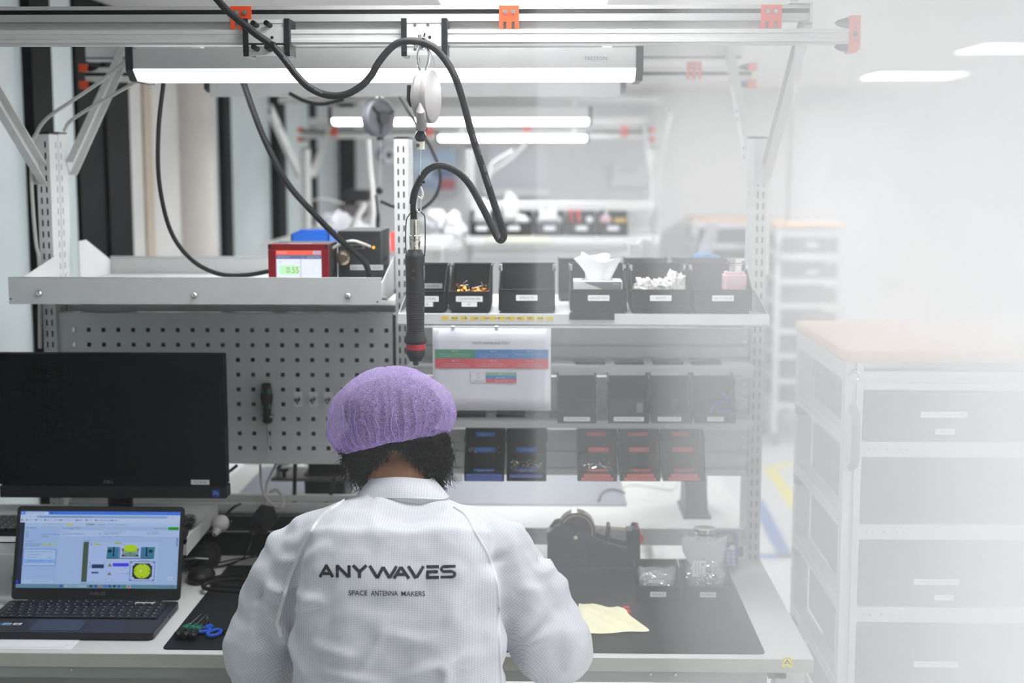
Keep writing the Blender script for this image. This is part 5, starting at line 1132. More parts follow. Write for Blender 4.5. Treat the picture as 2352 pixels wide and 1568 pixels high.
lathe_px([(21.5, 762)]+prof+[(21.8, 669)], 'ribbed_grip', mat('ribbed_rubber_grip', '232326', .65))
lathe_px([(22, 789), (26, 786), (27, 783), (26, 777), (22.5, 768), (21.5, 760)], 'flared_guard', ESM)
lathe_px([(22.3, 802), (22.6, 801), (22.6, 789.5), (22.3, 789)], 'red_ring', mat('red_ring_plastic', 'b81826', .4), label='red ring')
lathe_px([(6.5, 838), (7, 829), (12, 829), (14, 828), (22, 812), (22, 802)], 'nose_cone', ESM, n=8)
lathe_px([(1.3, 852), (1.3, 846), (3, 844), (4.5, 838)], 'bit', CHROME, n=10)
lathe_px([(12, 572), (12, 560), (12.8, 559), (12.8, 551), (11.5, 550), (12.8, 549), (12.8, 541), (11, 540), (11, 508), (10, 503)], 'metal_connector', mat('polished_nickel', 'd2cdc2', .15, 1.))
prof = []
for i in range(14): prof += [(8.4 if i % 2 else 7.2, 503-i*3.4)]
pbx = []
for i in range(14): pbx += [(8.6/F*Ys, (zA(503-i*3.4)-zA(850))), (8.6/F*Ys, (zA(503-i*3.4-1.6)-zA(850))), (7.0/F*Ys, (zA(503-i*3.4-1.6)-zA(850))), (7.0/F*Ys, (zA(503-i*3.4-3.2)-zA(850)))]
MB().lathe(pbx, (sx-.002, Ys, zA(850)), (-.0,0,1), 16).build('strain_relief', RUBBER, es)
p = at(951, 628, Ys); MB().ell((p.x, Ys-.0195, p.z), (.0055, .004, .011), 14, 10).build('button_plate', BLACK, es, smooth=True)
for py in (621, 636): p = at(951, py, Ys); MB().cyl((p.x, Ys-.022, p.z), (p.x, Ys-.0245, p.z), .0028).build('button', mat('bronze_button', '6e5a38', .35, .7), es)
bw = [(934, 588), (932, 560), (933, 510), (938, 496), (948, 487), (962, 484), (970, 490), (976, 502), (976.5, 560), (975, 588)]
MB().tube(spline([at(a_, b_, Ys-.006) for a_, b_ in bw], 6), .0013, 6).build('wire_bail', BLACK, es, smooth=True)
p = at(973.5, 626, Ys-.012); cc = Canvas(Matrix.Translation((p.x+.001, Ys-.013, p.z)) @ Matrix.Rotation(.75, 4, 'Z') @ Matrix.Rotation(PI/2, 4, 'X') @ Matrix.Rotation(PI/2, 4, 'Z')); cc.text('TORQUE NM', 0, 0, .004, 'b8b8c0', w=.03); cc.build('lettering', CV, es)
# link between wire and tool
t = thing('rope_thimble', 'white plastic eyelet and black ferrule at the end of the balancer wire', 'eyelet', at(963, 456, Ys))
MB().tube(oval(962, 442, .0072, .0135, Ys-.014, 0, egg=-.35), .0028, 8, False).build('eyelet', mat('white_nylon', 'e6e6e2', .5), t, smooth=True)
MB().cyl(at(963, 426, Ys-.014), at(966, 401, Ys-.014), .0062, .005, 12).cyl(at(957, 417, Ys-.014), at(976, 418, Ys-.014), .003).build('ferrule', BLACK, t, smooth=True)
cb = thing('carabiner', 'lower slim steel carabiner holding the screwdriver bail', 'carabiner', at(962, 487, Ys-.016), 'steel carabiners')
P_ = [(961, 452), (957.5, 458), (956.5, 470), (957, 482), (962, 488), (966, 483), (966.5, 474)]
MB().tube(spline([at(a_, b_, Ys-.016) for a_, b_ in P_], 5), .0018, 8).build('hook', CHROME, cb, smooth=True)
MB().tube([at(966.5, 474, Ys-.016), at(966, 456, Ys-.018), at(961, 452, Ys-.016)], .0013, 8).build('gate', CHROME, cb, smooth=True)
# ================================================================== RIGHT ITEMS
# hanging document
Yd = 3.235
a = at(993, 753, Yd); b = at(1265, 943, Yd)
doc = thing('document_sheet', 'laminated sheet with green, blue and red boxes hanging below the top shelf', 'document', ((a.x+b.x)/2, Yd, b.z))
Wd, Hd = b.x-a.x, a.z-b.z
n_ = 16
vs = []; fs = []
for j in range(7):
    for i in range(n_+1):
        u = i/n_; v = j/6; vs.append((a.x+Wd*u, Yd+.0012*math.sin(u*9+v*2)*v+.0006, b.z+Hd*(1-v)))
mb = MB(); mb.v = [Vector(v) for v in vs]; mb.f = [(j*(n_+1)+i, j*(n_+1)+i+1, (j+1)*(n_+1)+i+1, (j+1)*(n_+1)+i)[::-1] for j in range(6) for i in range(n_)]
o = mb.build('sheet', mat('laminated_paper', 'd6d6dc', .3, coat=.5), doc, smooth=True); s_ = o.modifiers.new('s','SOLIDIFY'); s_.thickness = .0004
D_ = Canvas(Matrix.Translation((a.x, Yd-.0008, a.z)) @ Matrix.Rotation(PI/2, 4, 'X') @ Matrix.Diagonal((Wd/272, Hd/190, 1, 1)), .0003)
D_.text('POSTE ASSEMBLAGE STEP 5', 135, -34, 5.5, '707074', w=84)
G_, B_, R2 = '4b8468', '4f7cae', 'c0505a'
D_.rect(6,-70,98,-49,G_); D_.rect(98,-70,182,-49,B_); D_.rect(182,-70,266,-49,'5a84b2'); D_.rect(6,-92,98,-70,R2); D_.rect(98,-92,266,-70,'c45c62')
for i, (x, y, t1) in enumerate(((52,-53,'BAC n°1'),(140,-53,'BAC n°2'),(224,-53,'BAC n°3'),(52,-75,'BAC n°4'),(140,-75,'BAC n°5'),(224,-75,'BAC n°6'))):
    D_.text(t1, x, y, 3, 'dfe2e6', w=14); D_.text('ECROU_M2X16_A2_METRIQUE_INOX', x, y-7, 2.6, 'b9c2c6', w=70 if i < 3 else 48)
    if i != 2: D_.text('RONDELLE_M2_A2_METRIQUE', x, y-12, 2.6, 'b9c2c6', w=64)
D_.rect(123,-109,193,-101.5,'7fa98c'); D_.rect(123,-117,193,-109,'5f84b4'); D_.rect(123,-125,193,-117,'c8646a'); D_.rect(88,-125,122,-101.5,'c4c4c8'); D_.rect(88.5,-109,121.5,-102,'d4d4d8'); D_.rect(88.5,-117,121.5,-109.6,'d4d4d8'); D_.rect(88.5,-124.5,121.5,-117.6,'d4d4d8')
for y, t1, t2 in ((-105,'VIS','Bac 1'),(-113,'VIS','Bacs 2 et 3'),(-121,'ASSEMBLAGE','Bacs 4, 5 et 6')): D_.text(t1, 105, y, 3, '77777c'); D_.text(t2, 158, y, 3.4, 'dfe2e6', w=len(t2)*1.9)
D_.build('print', CV, doc)
for px in (1040, 1140): p = at(px, 750, Yd-.002); MB().ell(p, (.005,.003,.003), 10, 6).build('magnet', WHITEM, doc, smooth=True)
# green and white label by the head
a, b = at(998, 1086, 3.36), at(1014, 1104, 3.36)
t = thing('paper_label', 'white and teal label strip left of the blue labelled bins', 'label', (a.x, 3.36, b.z))
a2, b2 = at(1014, 1087, 3.36), at(1062, 1105, 3.36)
MB().box(a2.x, b2.x, 3.36, 3.364, b2.z, a2.z).build('white_part', PAPER, t); MB().box(a.x-.02, a2.x, 3.36, 3.364, b2.z, a2.z).build('teal_part', mat('teal_print', '129a84', .5), t)
# tissue box in bin 4
x, w_, _ = TB[3]; zb_ = zbin+.0027
tb = thing('tissue_box', 'grey and white tissue box standing in the LINGETTES bin', 'tissue box', (x, YB1+.08, zb_))
bx0, bx1 = x-.058, x+.055; bt = at(1375, 645, YB1+.03).z
MB().box(bx0, bx1, YB1+.012, YB1+.11, zb_, bt).build('carton', mat('carton_white', 'dcdcdc', .5), tb)
cc = Canvas(face_M((bx0, YB1+.012, bt))); W_ = bx1-bx0; H_ = bt-zb_-.05
cc.poly([(W_*.2, -.001), (W_*.98, -.001), (W_*.98, -.034)], '5d646c'); cc.text('85011', W_*.87, -.006, .004, 'd0d4d8'); cc.build('print', CV, tb)
MB().box(bx0+.02, bx1-.02, YB1+.03, YB1+.09, bt, bt+.001).build('opening', mat('clear_film', 'b4bac0', .2), tb)
tt = []
def tissue(name, label, c, wb, wt, h, seed, m=TISSUE, cat='tissue'):
    R_ = random.Random(seed); n = 28; L_ = 9; vs = []; fs = []
    for j in range(L_):
        v = j/(L_-1)
        for i in range(n):
            a_ = 2*PI*i/n; wv = wb+(wt-wb)*v**1.3
            r = wv*(1+.22*math.sin(3*a_+seed+v*2)+.12*math.sin(7*a_+seed*2)*v)
            top = h*v*(1-.18*v*math.sin(a_*2+seed)**2 - .12*v*math.cos(a_+seed))
            vs.append(Vector(c)+Vector((r*math.cos(a_), r*.38*math.sin(a_)+.004*math.sin(5*a_), top)))
    fs = [(j*n+i, j*n+(i+1)%n, (j+1)*n+(i+1)%n, (j+1)*n+i) for j in range(L_-1) for i in range(n)]
    vs.append(Vector(c)+Vector((0,0,h*.62))); fs += [((L_-1)*n+i, (L_-1)*n+(i+1)%n, len(vs)-1) for i in range(n)]; fs.append(tuple(range(n))[::-1])
    mb = MB(); mb.v = vs; mb.f = fs
    return tag(mb.build(name, m, smooth=True), label, cat)
tissue('tissue', 'white tissue sticking up out of the tissue box', (x-.002, YB1+.06, bt+.001), .028, .047, .058, 1)
# gloves
x, w_, _ = TB[4]
def lump(name, label, cat, c, r, seed, m, flat=.6, freq=22, amp=.35, n=40, mm=22, group=None):
    mb = MB().ell((0,0,0), 1, n, mm); out = []
    for v in mb.v:
        k_ = 1+amp*(noise.fractal(v*1.4+Vector((seed,0,0)), .8, 2.1, 4))-.18*abs(math.sin(v.x*freq*.25+seed+3*noise.noise(v*2)))
        out.append(Vector(c)+Vector((v.x*r[0]*k_, v.y*r[1]*k_, max(v.z*r[2]*k_, -r[2]*.8))))
    mb.v = out
    return tag(mb.build(name, m, smooth=True), label, cat, group)
GLV = mat('white_knit_glove', 'e6e4e0', .85, bump=.3, bscale=200)
lump('glove', 'crumpled white glove at the left in the GANTS bin', 'glove', (x-.036, YB1+.055, zbin+.048), (.027, .03, .03), 2, GLV, group='white gloves')
lump('glove', 'crumpled white glove in the middle of the GANTS bin', 'glove', (x+.008, YB1+.06, zbin+.045), (.03, .03, .028), 5, GLV, group='white gloves')
lump('glove', 'crumpled white glove piled highest at the right of the GANTS bin', 'glove', (x+.036, YB1+.05, zbin+.056), (.028, .03, .036), 9, GLV, group='white gloves')
# pink bottle in bin 6
x, w_, _ = TB[5]
def pump_bottle(label, x, y, z, r, h, hn, group=None):
    t = thing('pump_bottle', label, 'bottle', (x, y, z), group); PK = mat('pink_plastic', 'e7bfc8', .35)
    MB().rbox(x-r, x+r, y-r, y+r, z, z+h-.006, r*.3, 4).rbox(x-r*.86, x+r*.86, y-r*.86, y+r*.86, z+h-.0062, z+h, r*.3, 4).build('body', PK, t, bevel=.003, smooth=True)
    MB().lathe([(r*.62, h), (r*.62, h+hn*.45), (r*.7, h+hn*.5), (r*.72, h+hn*.6), (r*.6, h+hn*.66), (r*.6, h+hn*.78), (r*.86, h+hn*.82), (r*.88, h+hn), (r*.4, h+hn*.96), (0.001, h+hn*.93)], (x, y, z), (0,0,1), 28).build('pump_cap', CHROME, t, smooth=True)
    return t
pump_bottle('square pink pump bottle with steel cap in the NETTOYAGE bin', x+.033, YB1+.06, zbin+.003, .0265, .085, .03)
p = at(1622, 592, 3.86)
lump('glove', 'blue glove tip showing above a rear bin', 'glove', (p.x, 3.9, p.z+.0), (.035, .02, .012), 4, mat('blue_nitrile', '5aa8e6', .5))
tissue('tissue', 'white tissue rising behind the glove bin', at(1475, 596, 3.88), .03, .036, .055, 3)
# tape dispenser
NVY = mat('navy_dispenser_plastic', '1d2b3a', .4, bump=.1, bscale=300)
ydn = atz(1300, 1310, zM).y
pa = lambda px, py: (at(px, py, ydn).x, at(px, py, ydn).z)
td = thing('tape_dispenser', 'heavy navy tape dispenser with a brown tape roll on the mat edge', 'tape dispenser', (pa(1360, 1310)[0], ydn+.04, zM))
O = [(1257,1314),(1257,1250),(1262,1225),(1275,1208),(1300,1203),(1317,1210),(1320,1222),(1330,1216),(1352,1226),(1372,1238),(1400,1248),(1440,1258),(1452,1222),(1455,1215),(1470,1216),(1471,1314)]
PP = [pa(*q) for q in O]; PP = [(a_, max(b_, zM+.0003)) for a_, b_ in PP]
MB().prism(PP, ydn, ydn+.012, 'y').build('side_wall', NVY, td, bevel=.002)
MB().prism(PP, ydn+.062, ydn+.074, 'y').build('side_wall', NVY, td, bevel=.002)
b0 = pa(1257, 1300); b1 = pa(1471, 1270)
MB().box(b0[0], b1[0], ydn+.012, ydn+.062, zM+.0003, b1[1]-.012).box(pa(1440,1250)[0], b1[0], ydn+.012, ydn+.062, b1[1]-.012, pa(1455,1222)[1]).box(b0[0], pa(1275,1250)[0], ydn+.012, ydn+.062, b1[1]-.014, pa(1270,1225)[1]).build('core_block', NVY, td)
MB().prism([(b0[0], zM+.0003), (b1[0], zM+.0003), (b1[0], zM+.008), (b0[0], zM+.008)], ydn-.004, ydn, 'y').build('foot_ridge', mat('navy_rubber', '33415a', .3), td)
for i in range(4):
    p = pa(1297+21*i, 1274); MB().lathe([(.0078,0),(.0085,.0008),(.0075,.0008),(.0068,0)], (p[0], ydn, p[1]), (0,-1,0), 20).build('embossed_ring', NVY, td)
rc = pa(1325, 1223); rr_ = pa(1325, 1181)[1]-rc[1]
roll = thing('tape_roll', 'brown translucent tape roll sitting in the navy dispenser', 'tape roll', (rc[0], ydn+.037, rc[1]-rr_))
q_ = [(rr_*.82, -.02), (rr_, -.02), (rr_, .02), (rr_*.82, .02), (rr_*.82, -.02)]
def ringmesh(nm, r0, r1, m, par, yc, hw_):
    mb = MB(); n = 40; vs = []
    for rr2, yy in ((r0, yc-hw_), (r1, yc-hw_), (r1, yc+hw_), (r0, yc+hw_)): vs += [(rc[0]+rr2*math.cos(2*PI*i/n), yy, rc[1]+rr2*math.sin(2*PI*i/n)) for i in range(n)]
    fs = [(k_*n+i, k_*n+(i+1)%n, ((k_+1)%4)*n+(i+1)%n, ((k_+1)%4)*n+i) for k_ in range(4) for i in range(n)]
    return mb.add(vs, fs).build(nm, m, par, smooth=True)
ringmesh('tape', rr_*.86, rr_, mat('brown_tape', '5b4636', .3, coat=.4), roll, ydn+.037, .02); ringmesh('core', rr_*.82, rr_*.86, mat('pale_card_core', 'cdb9c0', .7), roll, ydn+.037, .02)
MB().lathe([(rr_*.82,-.016),(rr_*.82,.016)], (rc[0], ydn+.037, rc[1]), (0,1,0), 40).build('hub', mat('dark_hub', '2b2c32', .5), td)
MB().cyl((rc[0]-.003, ydn-.002, rc[1]-.012), (rc[0]-.003, ydn+.074, rc[1]-.012), .005).build('axle', CHROME, td, smooth=True)
p, q = pa(1399, 1216), pa(1396, 1252); MB().cyl((p[0], ydn+.02, p[1]), (q[0]-.002, ydn+.02, q[1]), .004, .006).cyl((p[0], ydn+.054, p[1]), (q[0]-.002, ydn+.054, q[1]), .004, .006).cyl((p[0], ydn+.012, p[1]), (p[0], ydn+.06, p[1]), .005).build('guide_roller', BLACK, td, smooth=True)
cutter = [pa(*q) for q in ((1462,1222),(1466,1214),(1471,1224),(1477,1230),(1479,1246),(1470,1250),(1456,1248),(1451,1241),(1460,1238))]
MB().prism(cutter, ydn+.004, ydn+.06, 'y').build('red_cutter', mat('bright_red_plastic', 'e8232a', .4), td, label='bright red cutter', bevel=.0015)
p, q = pa(1366, 1219), pa(1462, 1226)
tag(MB().add([(p[0], ydn+.02, p[1]), (p[0], ydn+.055, p[1]), (q[0], ydn+.055, q[1]), (q[0], ydn+.02, q[1])]+[(p[0], ydn+.02, p[1]+.0004), (p[0], ydn+.055, p[1]+.0004), (q[0], ydn+.055, q[1]+.0004), (q[0], ydn+.02, q[1]+.0004)], [(0,1,2,3),(7,6,5,4),(0,3,7,4),(2,1,5,6),(1,0,4,5),(3,2,6,7)]).build('tape_strip', mat('amber_tape_film', 'b79a54', .2, alpha=.6)), 'amber strip of tape stretched from the roll to the red cutter', 'tape')
# two small bins on the mat
yb_ = atz(1510, 1381, zM).y
SB = []
for k_, (a_, b_, tx_, lb) in enumerate(((1461, 1562, 'M2X8.2', 'small black bin on the mat with a bag of screws, next to the tape dispenser'), (1572, 1680, 'M2.5X7.4', 'small black bin on the mat holding the tall bag of screws'))):
    p, q = at(a_, 1375, yb_), at(b_, 1375, yb_)
    r_, M_ = bin_(lb, (p.x+q.x)/2, yb_, zM+.0005, q.x-p.x, .125, .064, .036, 0, 'small bins on the mat', lip=.5, foot=False, labels=[(0, .017, .037, .0125, [tx_], 'e8e8ec', '77777a')])
    SB.append(((p.x+q.x)/2, q.x-p.x))
def screw_heap(label, x, y, z, rx, ry, h, n, seed):
    R_ = random.Random(seed); mb = MB()
    for i in range(n):
        a_ = R_.uniform(0, 2*PI); r = math.sqrt(R_.random()); px, py = rx*r*math.cos(a_), ry*r*math.sin(a_)
        c0 = Vector((x+px, y+py, z+h*(1-.4*r*r)*R_.uniform(.45, 1))); d_ = Vector((R_.uniform(-1,1), R_.uniform(-1,1), R_.uniform(-.8,.8))).normalized()
        mb.cyl(c0-d_*.0045, c0+d_*.002, .0013, n=4).cyl(c0+d_*.002, c0+d_*.0045, .0026, n=5)
    mb.ell((x, y, z+h*.15), (rx*.9, ry*.9, h*.25), 16, 8)
    o = mb.build('loose_screws', CHROME, kind='stuff'); return tag(o, label, 'screws')
BAGM = mat('clear_plastic_bag', 'e6e6ec', .12, alpha=.3, coat=.3)
x, w_ = SB[0]
screw_heap('heap of tiny steel screws in the bag of the left small bin', x, yb_+.05, zM+.012, .039, .038, .044, 800, 1)
def bag(label, prof, x, y, seed, m=BAGM):
    """crumpled thin bag: list of (z, half width, half depth, x shift)"""
    n = 36; vs = []
    for j, (z, hw_, hd, sx_) in enumerate(prof):
        for i in range(n):
            a_ = 2*PI*i/n; k_ = 1+.10*noise.noise(Vector((math.cos(a_)*2, math.sin(a_)*2, z*30+seed)))
            ex = .55
            cx_ = math.copysign(abs(math.cos(a_))**ex, math.cos(a_)); sy_ = math.copysign(abs(math.sin(a_))**ex, math.sin(a_))
            vs.append((x+sx_+hw_*cx_*k_, y+hd*sy_*k_, z+.004*noise.noise(Vector((math.cos(a_)*3, j, seed)))*j/3))
    fs = [(j*n+i, j*n+(i+1)%n, (j+1)*n+(i+1)%n, (j+1)*n+i) for j in range(len(prof)-1) for i in range(n)]
    mb = MB(); mb.v = [Vector(v) for v in vs]; mb.f = fs
    return mb
t = thing('screw_bag', 'open clear bag of screws with a white label in the left small bin', 'bag', (x, yb_+.05, zM+.004))
bag('', [(zM+.006,.035,.035,0),(zM+.02,.042,.042,0),(zM+.045,.042,.04,0),(zM+.058,.043,.03,.0),(zM+.07,.044,.012,.002)], x, yb_+.052, 1).build('film', BAGM, t, smooth=True)
p = at(1508, 1334, yb_+.008); label_on(t, (p.x, yb_+.006, p.z), .038, .0075, ['M2X8.2'], 'ececee', '99999c', yaw=-.0)
x, w_ = SB[1]
screw_heap('heap of tiny steel screws in the tall bag of the right small bin', x, yb_+.055, zM+.014, .043, .042, .07, 1300, 2)
t = thing('screw_bag', 'tall clear bag of screws with torn top standing in the right small bin', 'bag', (x, yb_+.055, zM+.004))
zt_b = at(1610, 1232, yb_+.06).z
H_ = zt_b-zM
bag('', [(zM+.006,.036,.036,0),(zM+.03,.046,.042,0),(zM+.06,.047,.038,0),(zM+H_*.6,.044,.022,-.002),(zM+H_*.82,.05,.010,-.004),(zM+H_,.052,.004,-.003)], x, yb_+.058, 5).build('film', BAGM, t, smooth=True)
MB().prism([(x-.056, zt_b-.012), (x-.05, zt_b+.006), (x, zt_b-.02), (x+.048, zt_b+.004), (x+.046, zt_b-.02), (x+.042, zt_b-.05), (x+.02, zt_b-.085), (x-.01, zt_b-.095), (x-.04, zt_b-.06), (x-.054, zt_b-.035)], yb_+.058, yb_+.059, 'y').build('torn_flap', mat('milky_bag_film', 'dcdce2', .3, alpha=.7), t)
p = at(1606, 1304, yb_+.02); cc = Canvas(face_M((p.x, yb_+.016, p.z))); cc.rr(-.016, -.02, .014, .019, .001, 'ececf0')
for i, s_ in enumerate(('FOURNISSEUR','5247','P M3X7.4 INOX')): 
    cc2 = Canvas(face_M((p.x-.009+.007*i, yb_+.0155, p.z)) @ Matrix.Rotation(-PI/2, 4, 'Z')); cc2.text(s_, 0, 0, .0028, '8a8a8e', w=.028); cc2.build('lettering', CV, t)
cc.rr(.006, .007, .0115, .0125, .0005, '77777c'); cc.rr(.0075, .0085, .01, .011, .0004, 'ececf0')
cc.build('label', CV, t)
# jar with steel cap behind the bag
pj = atz(1610, 1330, ZD); yj = yb_+.16; xj = at(1618, 1230, yj).x; zj = at(1618, 1213, yj).z
t = pump_bottle('pink pump bottle with a steel cap standing behind the bag of screws', xj, yj, ZD+.0004 if yj > ym1 else zM+.0004, .03, zj-ZD-.034, .032)
# blue label maker
pl = atz(1672, 1312, ZD); ylm = pl.y; LMn = mat('blue_label_maker_plastic', '2f62ae', .4)
t = thing('label_maker', 'blue handheld label maker standing near the right end of the desk', 'label maker', (pl.x, ylm+.02, ZD))
xm = at(1668, 1260, ylm).x; zq = at(1668, 1222, ylm+.03).z; hm = zq-ZD
ML = Matrix.Translation((xm, ylm, ZD)) @ Matrix.Rotation(-.5, 4, 'X')
hm = hm/math.cos(.5)*.98
MB(ML).rbox(-.03, .034, 0, .03, .0135, hm, .012, 4, ax='y').build('body', LMn, t, bevel=.004, smooth=True)
MB(ML).rbox(-.022, .026, -.0012, .0, hm*.62, hm*.94, .006, 3, ax='y').build('display_bezel', mat('dark_grey_bezel', '3a3d42', .4), t)
MB(ML).rbox(-.012, .020, -.002, -.001, hm*.72, hm*.9, .002, 3, ax='y').build('display', mat('lcd_green_grey', '8fa08c', .3), t)
for r in range(5):
    for c_ in range(4): MB(ML).rbox(-.022+.0125*c_, -.0125+.0125*c_, -.003, 0, hm*.14+.0095*r, hm*.14+.0095*r+.007, .002, 2, ax='y').build('key', mat('pale_blue_keys', 'a9c2e6', .4), t)
MB(ML).cyl((.018, -.001, hm*.58), (.018, -.004, hm*.58), .007).build('dial_button', PAPER, t, smooth=True)
MB(ML).rbox(.034, .046, .004, .02, hm*.4, hm*.62, .003, 2, ax='y').build('side_latch', BLACK, t)
# yellow cloth, red caps
YCL = mat('pale_yellow_cloth', 'f6f1cc', .8, bump=.15, bscale=120)
P0 = [(1330, 1388), (1362, 1394), (1402, 1397), (1432, 1403), (1450, 1418), (1472, 1434), (1489, 1447), (1486, 1453), (1440, 1453), (1400, 1457), (1362, 1457), (1320, 1450)]
pts = [atz(a_, b_, zM) for a_, b_ in P0]; cen = sum(pts, Vector())/len(pts); vs = []; rings = 9; n = 48
# resample outline
OL = spline(pts+[pts[0]], 4)[:-1]; n = len(OL)
for j in range(rings+1):
    f_ = j/rings
    for i, p in enumerate(OL):
        q = cen.lerp(p, 1-f_*.97); ph = Vector((q.x*26, q.y*30, 0))
        hgt = .003+.015*math.sin(min(f_, .9)/.9*PI/2)**.8*(.6+.5*noise.noise(ph))+.006*math.sin(q.x*140+q.y*90)*(f_ > .1)
        vs.append(Vector((q.x, q.y, zM+max(.0012, hgt))))
fs = [(j*n+i, j*n+(i+1)%n, (j+1)*n+(i+1)%n, (j+1)*n+i) for j in range(rings) for i in range(n)]; fs.append(tuple(range(rings*n, (rings+1)*n)))
mb = MB(); mb.v = vs; mb.f = fs; tag(mb.build('cloth', YCL, smooth=True), 'crumpled pale yellow cloth lying on the mat beside the right sleeve', 'cloth')
for k_, (px, py, d_) in enumerate(((1437, 1395, (1,.1,0)), (1442, 1404, (.75,-.6,.1)))):
    A = atz(px, py, zM+.0045); d_ = Vector(d_).normalized(); t = thing('plug_stopper', ['upper small red plug cap lying on the mat', 'lower small red plug cap, half behind the yellow cloth'][k_], 'cap', A-Vector((0,0,.0045)), 'red plug caps')
    MB().cyl(A-d_*.006, A+d_*.006, .004, n=14).build('tube', REDP, t, smooth=True); MB().cyl(A+d_*.006, A+d_*.0075, .0045, n=14).build('rim', REDP, t, smooth=True)
# stand on rear desk, orange readout
ysd = atz(1600, 1192, ZD).y; a, b = at(1573, 1192, ysd), at(1632, 1185, ysd)
t = thing('soldering_station', 'black upright station with an orange readout on the rear desk', 'station', (a.x+.03, ysd+.03, ZD+.001))
zt3 = at(1600, 1085, ysd+.05).z
MB().rbox(a.x-.004, b.x+.002, ysd, ysd+.2, ZD+.0008, ZD+.008, .006).build('base', mat('dark_grey_station', '33343a', .45), t)
MB().prism([(ysd+.01, ZD+.008), (ysd+.03, ZD+.06), (ysd+.05, zt3), (ysd+.16, zt3), (ysd+.19, ZD+.008)], a.x+.004, b.x-.006).build('body', mat('black_station_body', '1f1f23', .45), t, bevel=.003)
cc = Canvas(Matrix.Translation(((a.x+b.x)/2, ysd+.0395, (ZD+.06+zt3)/2+.02)) @ Matrix.Rotation(PI/2-.2, 4, 'X'), .001); cc.text('350', .006, .03, .012, 'a8521c', w=.02); cc.text('420', .006, .008, .010, '7a4420', w=.018); cc.build('readout', CV, t)
cable('white tubing curling on the rear desk by the black station', [atz(1395, 1112, ZD+.01), atz(1420, 1122, ZD+.006), atz(1450, 1112, ZD+.006), atz(1500, 1118, ZD+.006), atz(1545, 1125, ZD+.006), atz(1560, 1105, ZD+.03)], .002, CABLEW)
cable('black cord curling over the corner of the grey mat', [atz(1375, 1150, ZD+.006), atz(1385, 1130, ZD+.006), atz(1410, 1124, ZD+.006), atz(1436, 1132, ZD+.006)], .002, CABLEG)
a = atz(1520, 1098, ZD); tag(MB().rbox(a.x-.005, a.x+.045, a.y, a.y+.1, ZD+.0005, ZD+.02, .006).build('grey_box', mat('mid_grey_plastic', '8a8a8c', .5)), 'flat grey box on the rear desk behind the red labelled bins', 'box')
# ================================================================== PERSON
def eval_union(parts, voxel, smooth=2):
    """join closed shapes into one continuous skin"""
    mb = MB()
    for p in parts: n = len(mb.v); mb.v += p.v; mb.f += [tuple(i+n for i in q) for q in p.f]
    me = bpy.data.meshes.new('u'); me.from_pydata(mb.v, [], mb.f); o = bpy.data.objects.new('u', me); COL.objects.link(o)
    r = o.modifiers.new('r', 'REMESH'); r.mode = 'VOXEL'; r.voxel_size = voxel; r.use_smooth_shade = True
    if smooth: s_ = o.modifiers.new('s', 'SMOOTH'); s_.iterations = smooth; s_.factor = .5
    dg = bpy.context.evaluated_depsgraph_get(); m2 = bpy.data.meshes.new_from_object(o.evaluated_get(dg), depsgraph=dg)
    bpy.data.objects.remove(o); return m2
def link_mesh(me, name, mats, parent):
    o_ = OFF[parent.name]; me.name = name
    co = np.empty(len(me.vertices)*3); me.vertices.foreach_get('co', co); co = co.reshape(-1,3)-np.array(o_); me.vertices.foreach_set('co', co.ravel())
    me.polygons.foreach_set('use_smooth', [True]*len(me.polygons)); me.update()
    o = bpy.data.objects.new(name, me); COL.objects.link(o)
    me.materials.clear()
    for m in mats: me.materials.append(m)
    o.parent = parent; OFF[o.name] = o_; return o
def loft(rings, n=32, ex=.8):
    """rings: (centre, half width x, half depth, tilt about x)"""
    mb = MB(); vs = []
    for c, hw_, hd, tl_ in rings:
        R_ = Matrix.Rotation(tl_, 3, 'X')
        for i in range(n):
            a_ = 2*PI*i/n; x = math.copysign(abs(math.cos(a_))**ex, math.cos(a_))*hw_; y = math.copysign(abs(math.sin(a_))**ex, math.sin(a_))*hd
            vs.append(Vector(c)+R_@Vector((x, y, 0)))
    m = len(rings)
    fs = [(j*n+i, j*n+(i+1)%n, (j+1)*n+(i+1)%n, (j+1)*n+i) for j in range(m-1) for i in range(n)]+[tuple(range(n))[::-1], tuple(range((m-1)*n, m*n))]
    return mb.add(vs, fs)
px_ = lambda px, py, Y: at(px, py, Y)
pr = thing('person', 'person seen from behind in a white coat and purple hair cap, seated at the desk', 'person', (px_(895, 1500, 2.55).x, 2.55, 0))
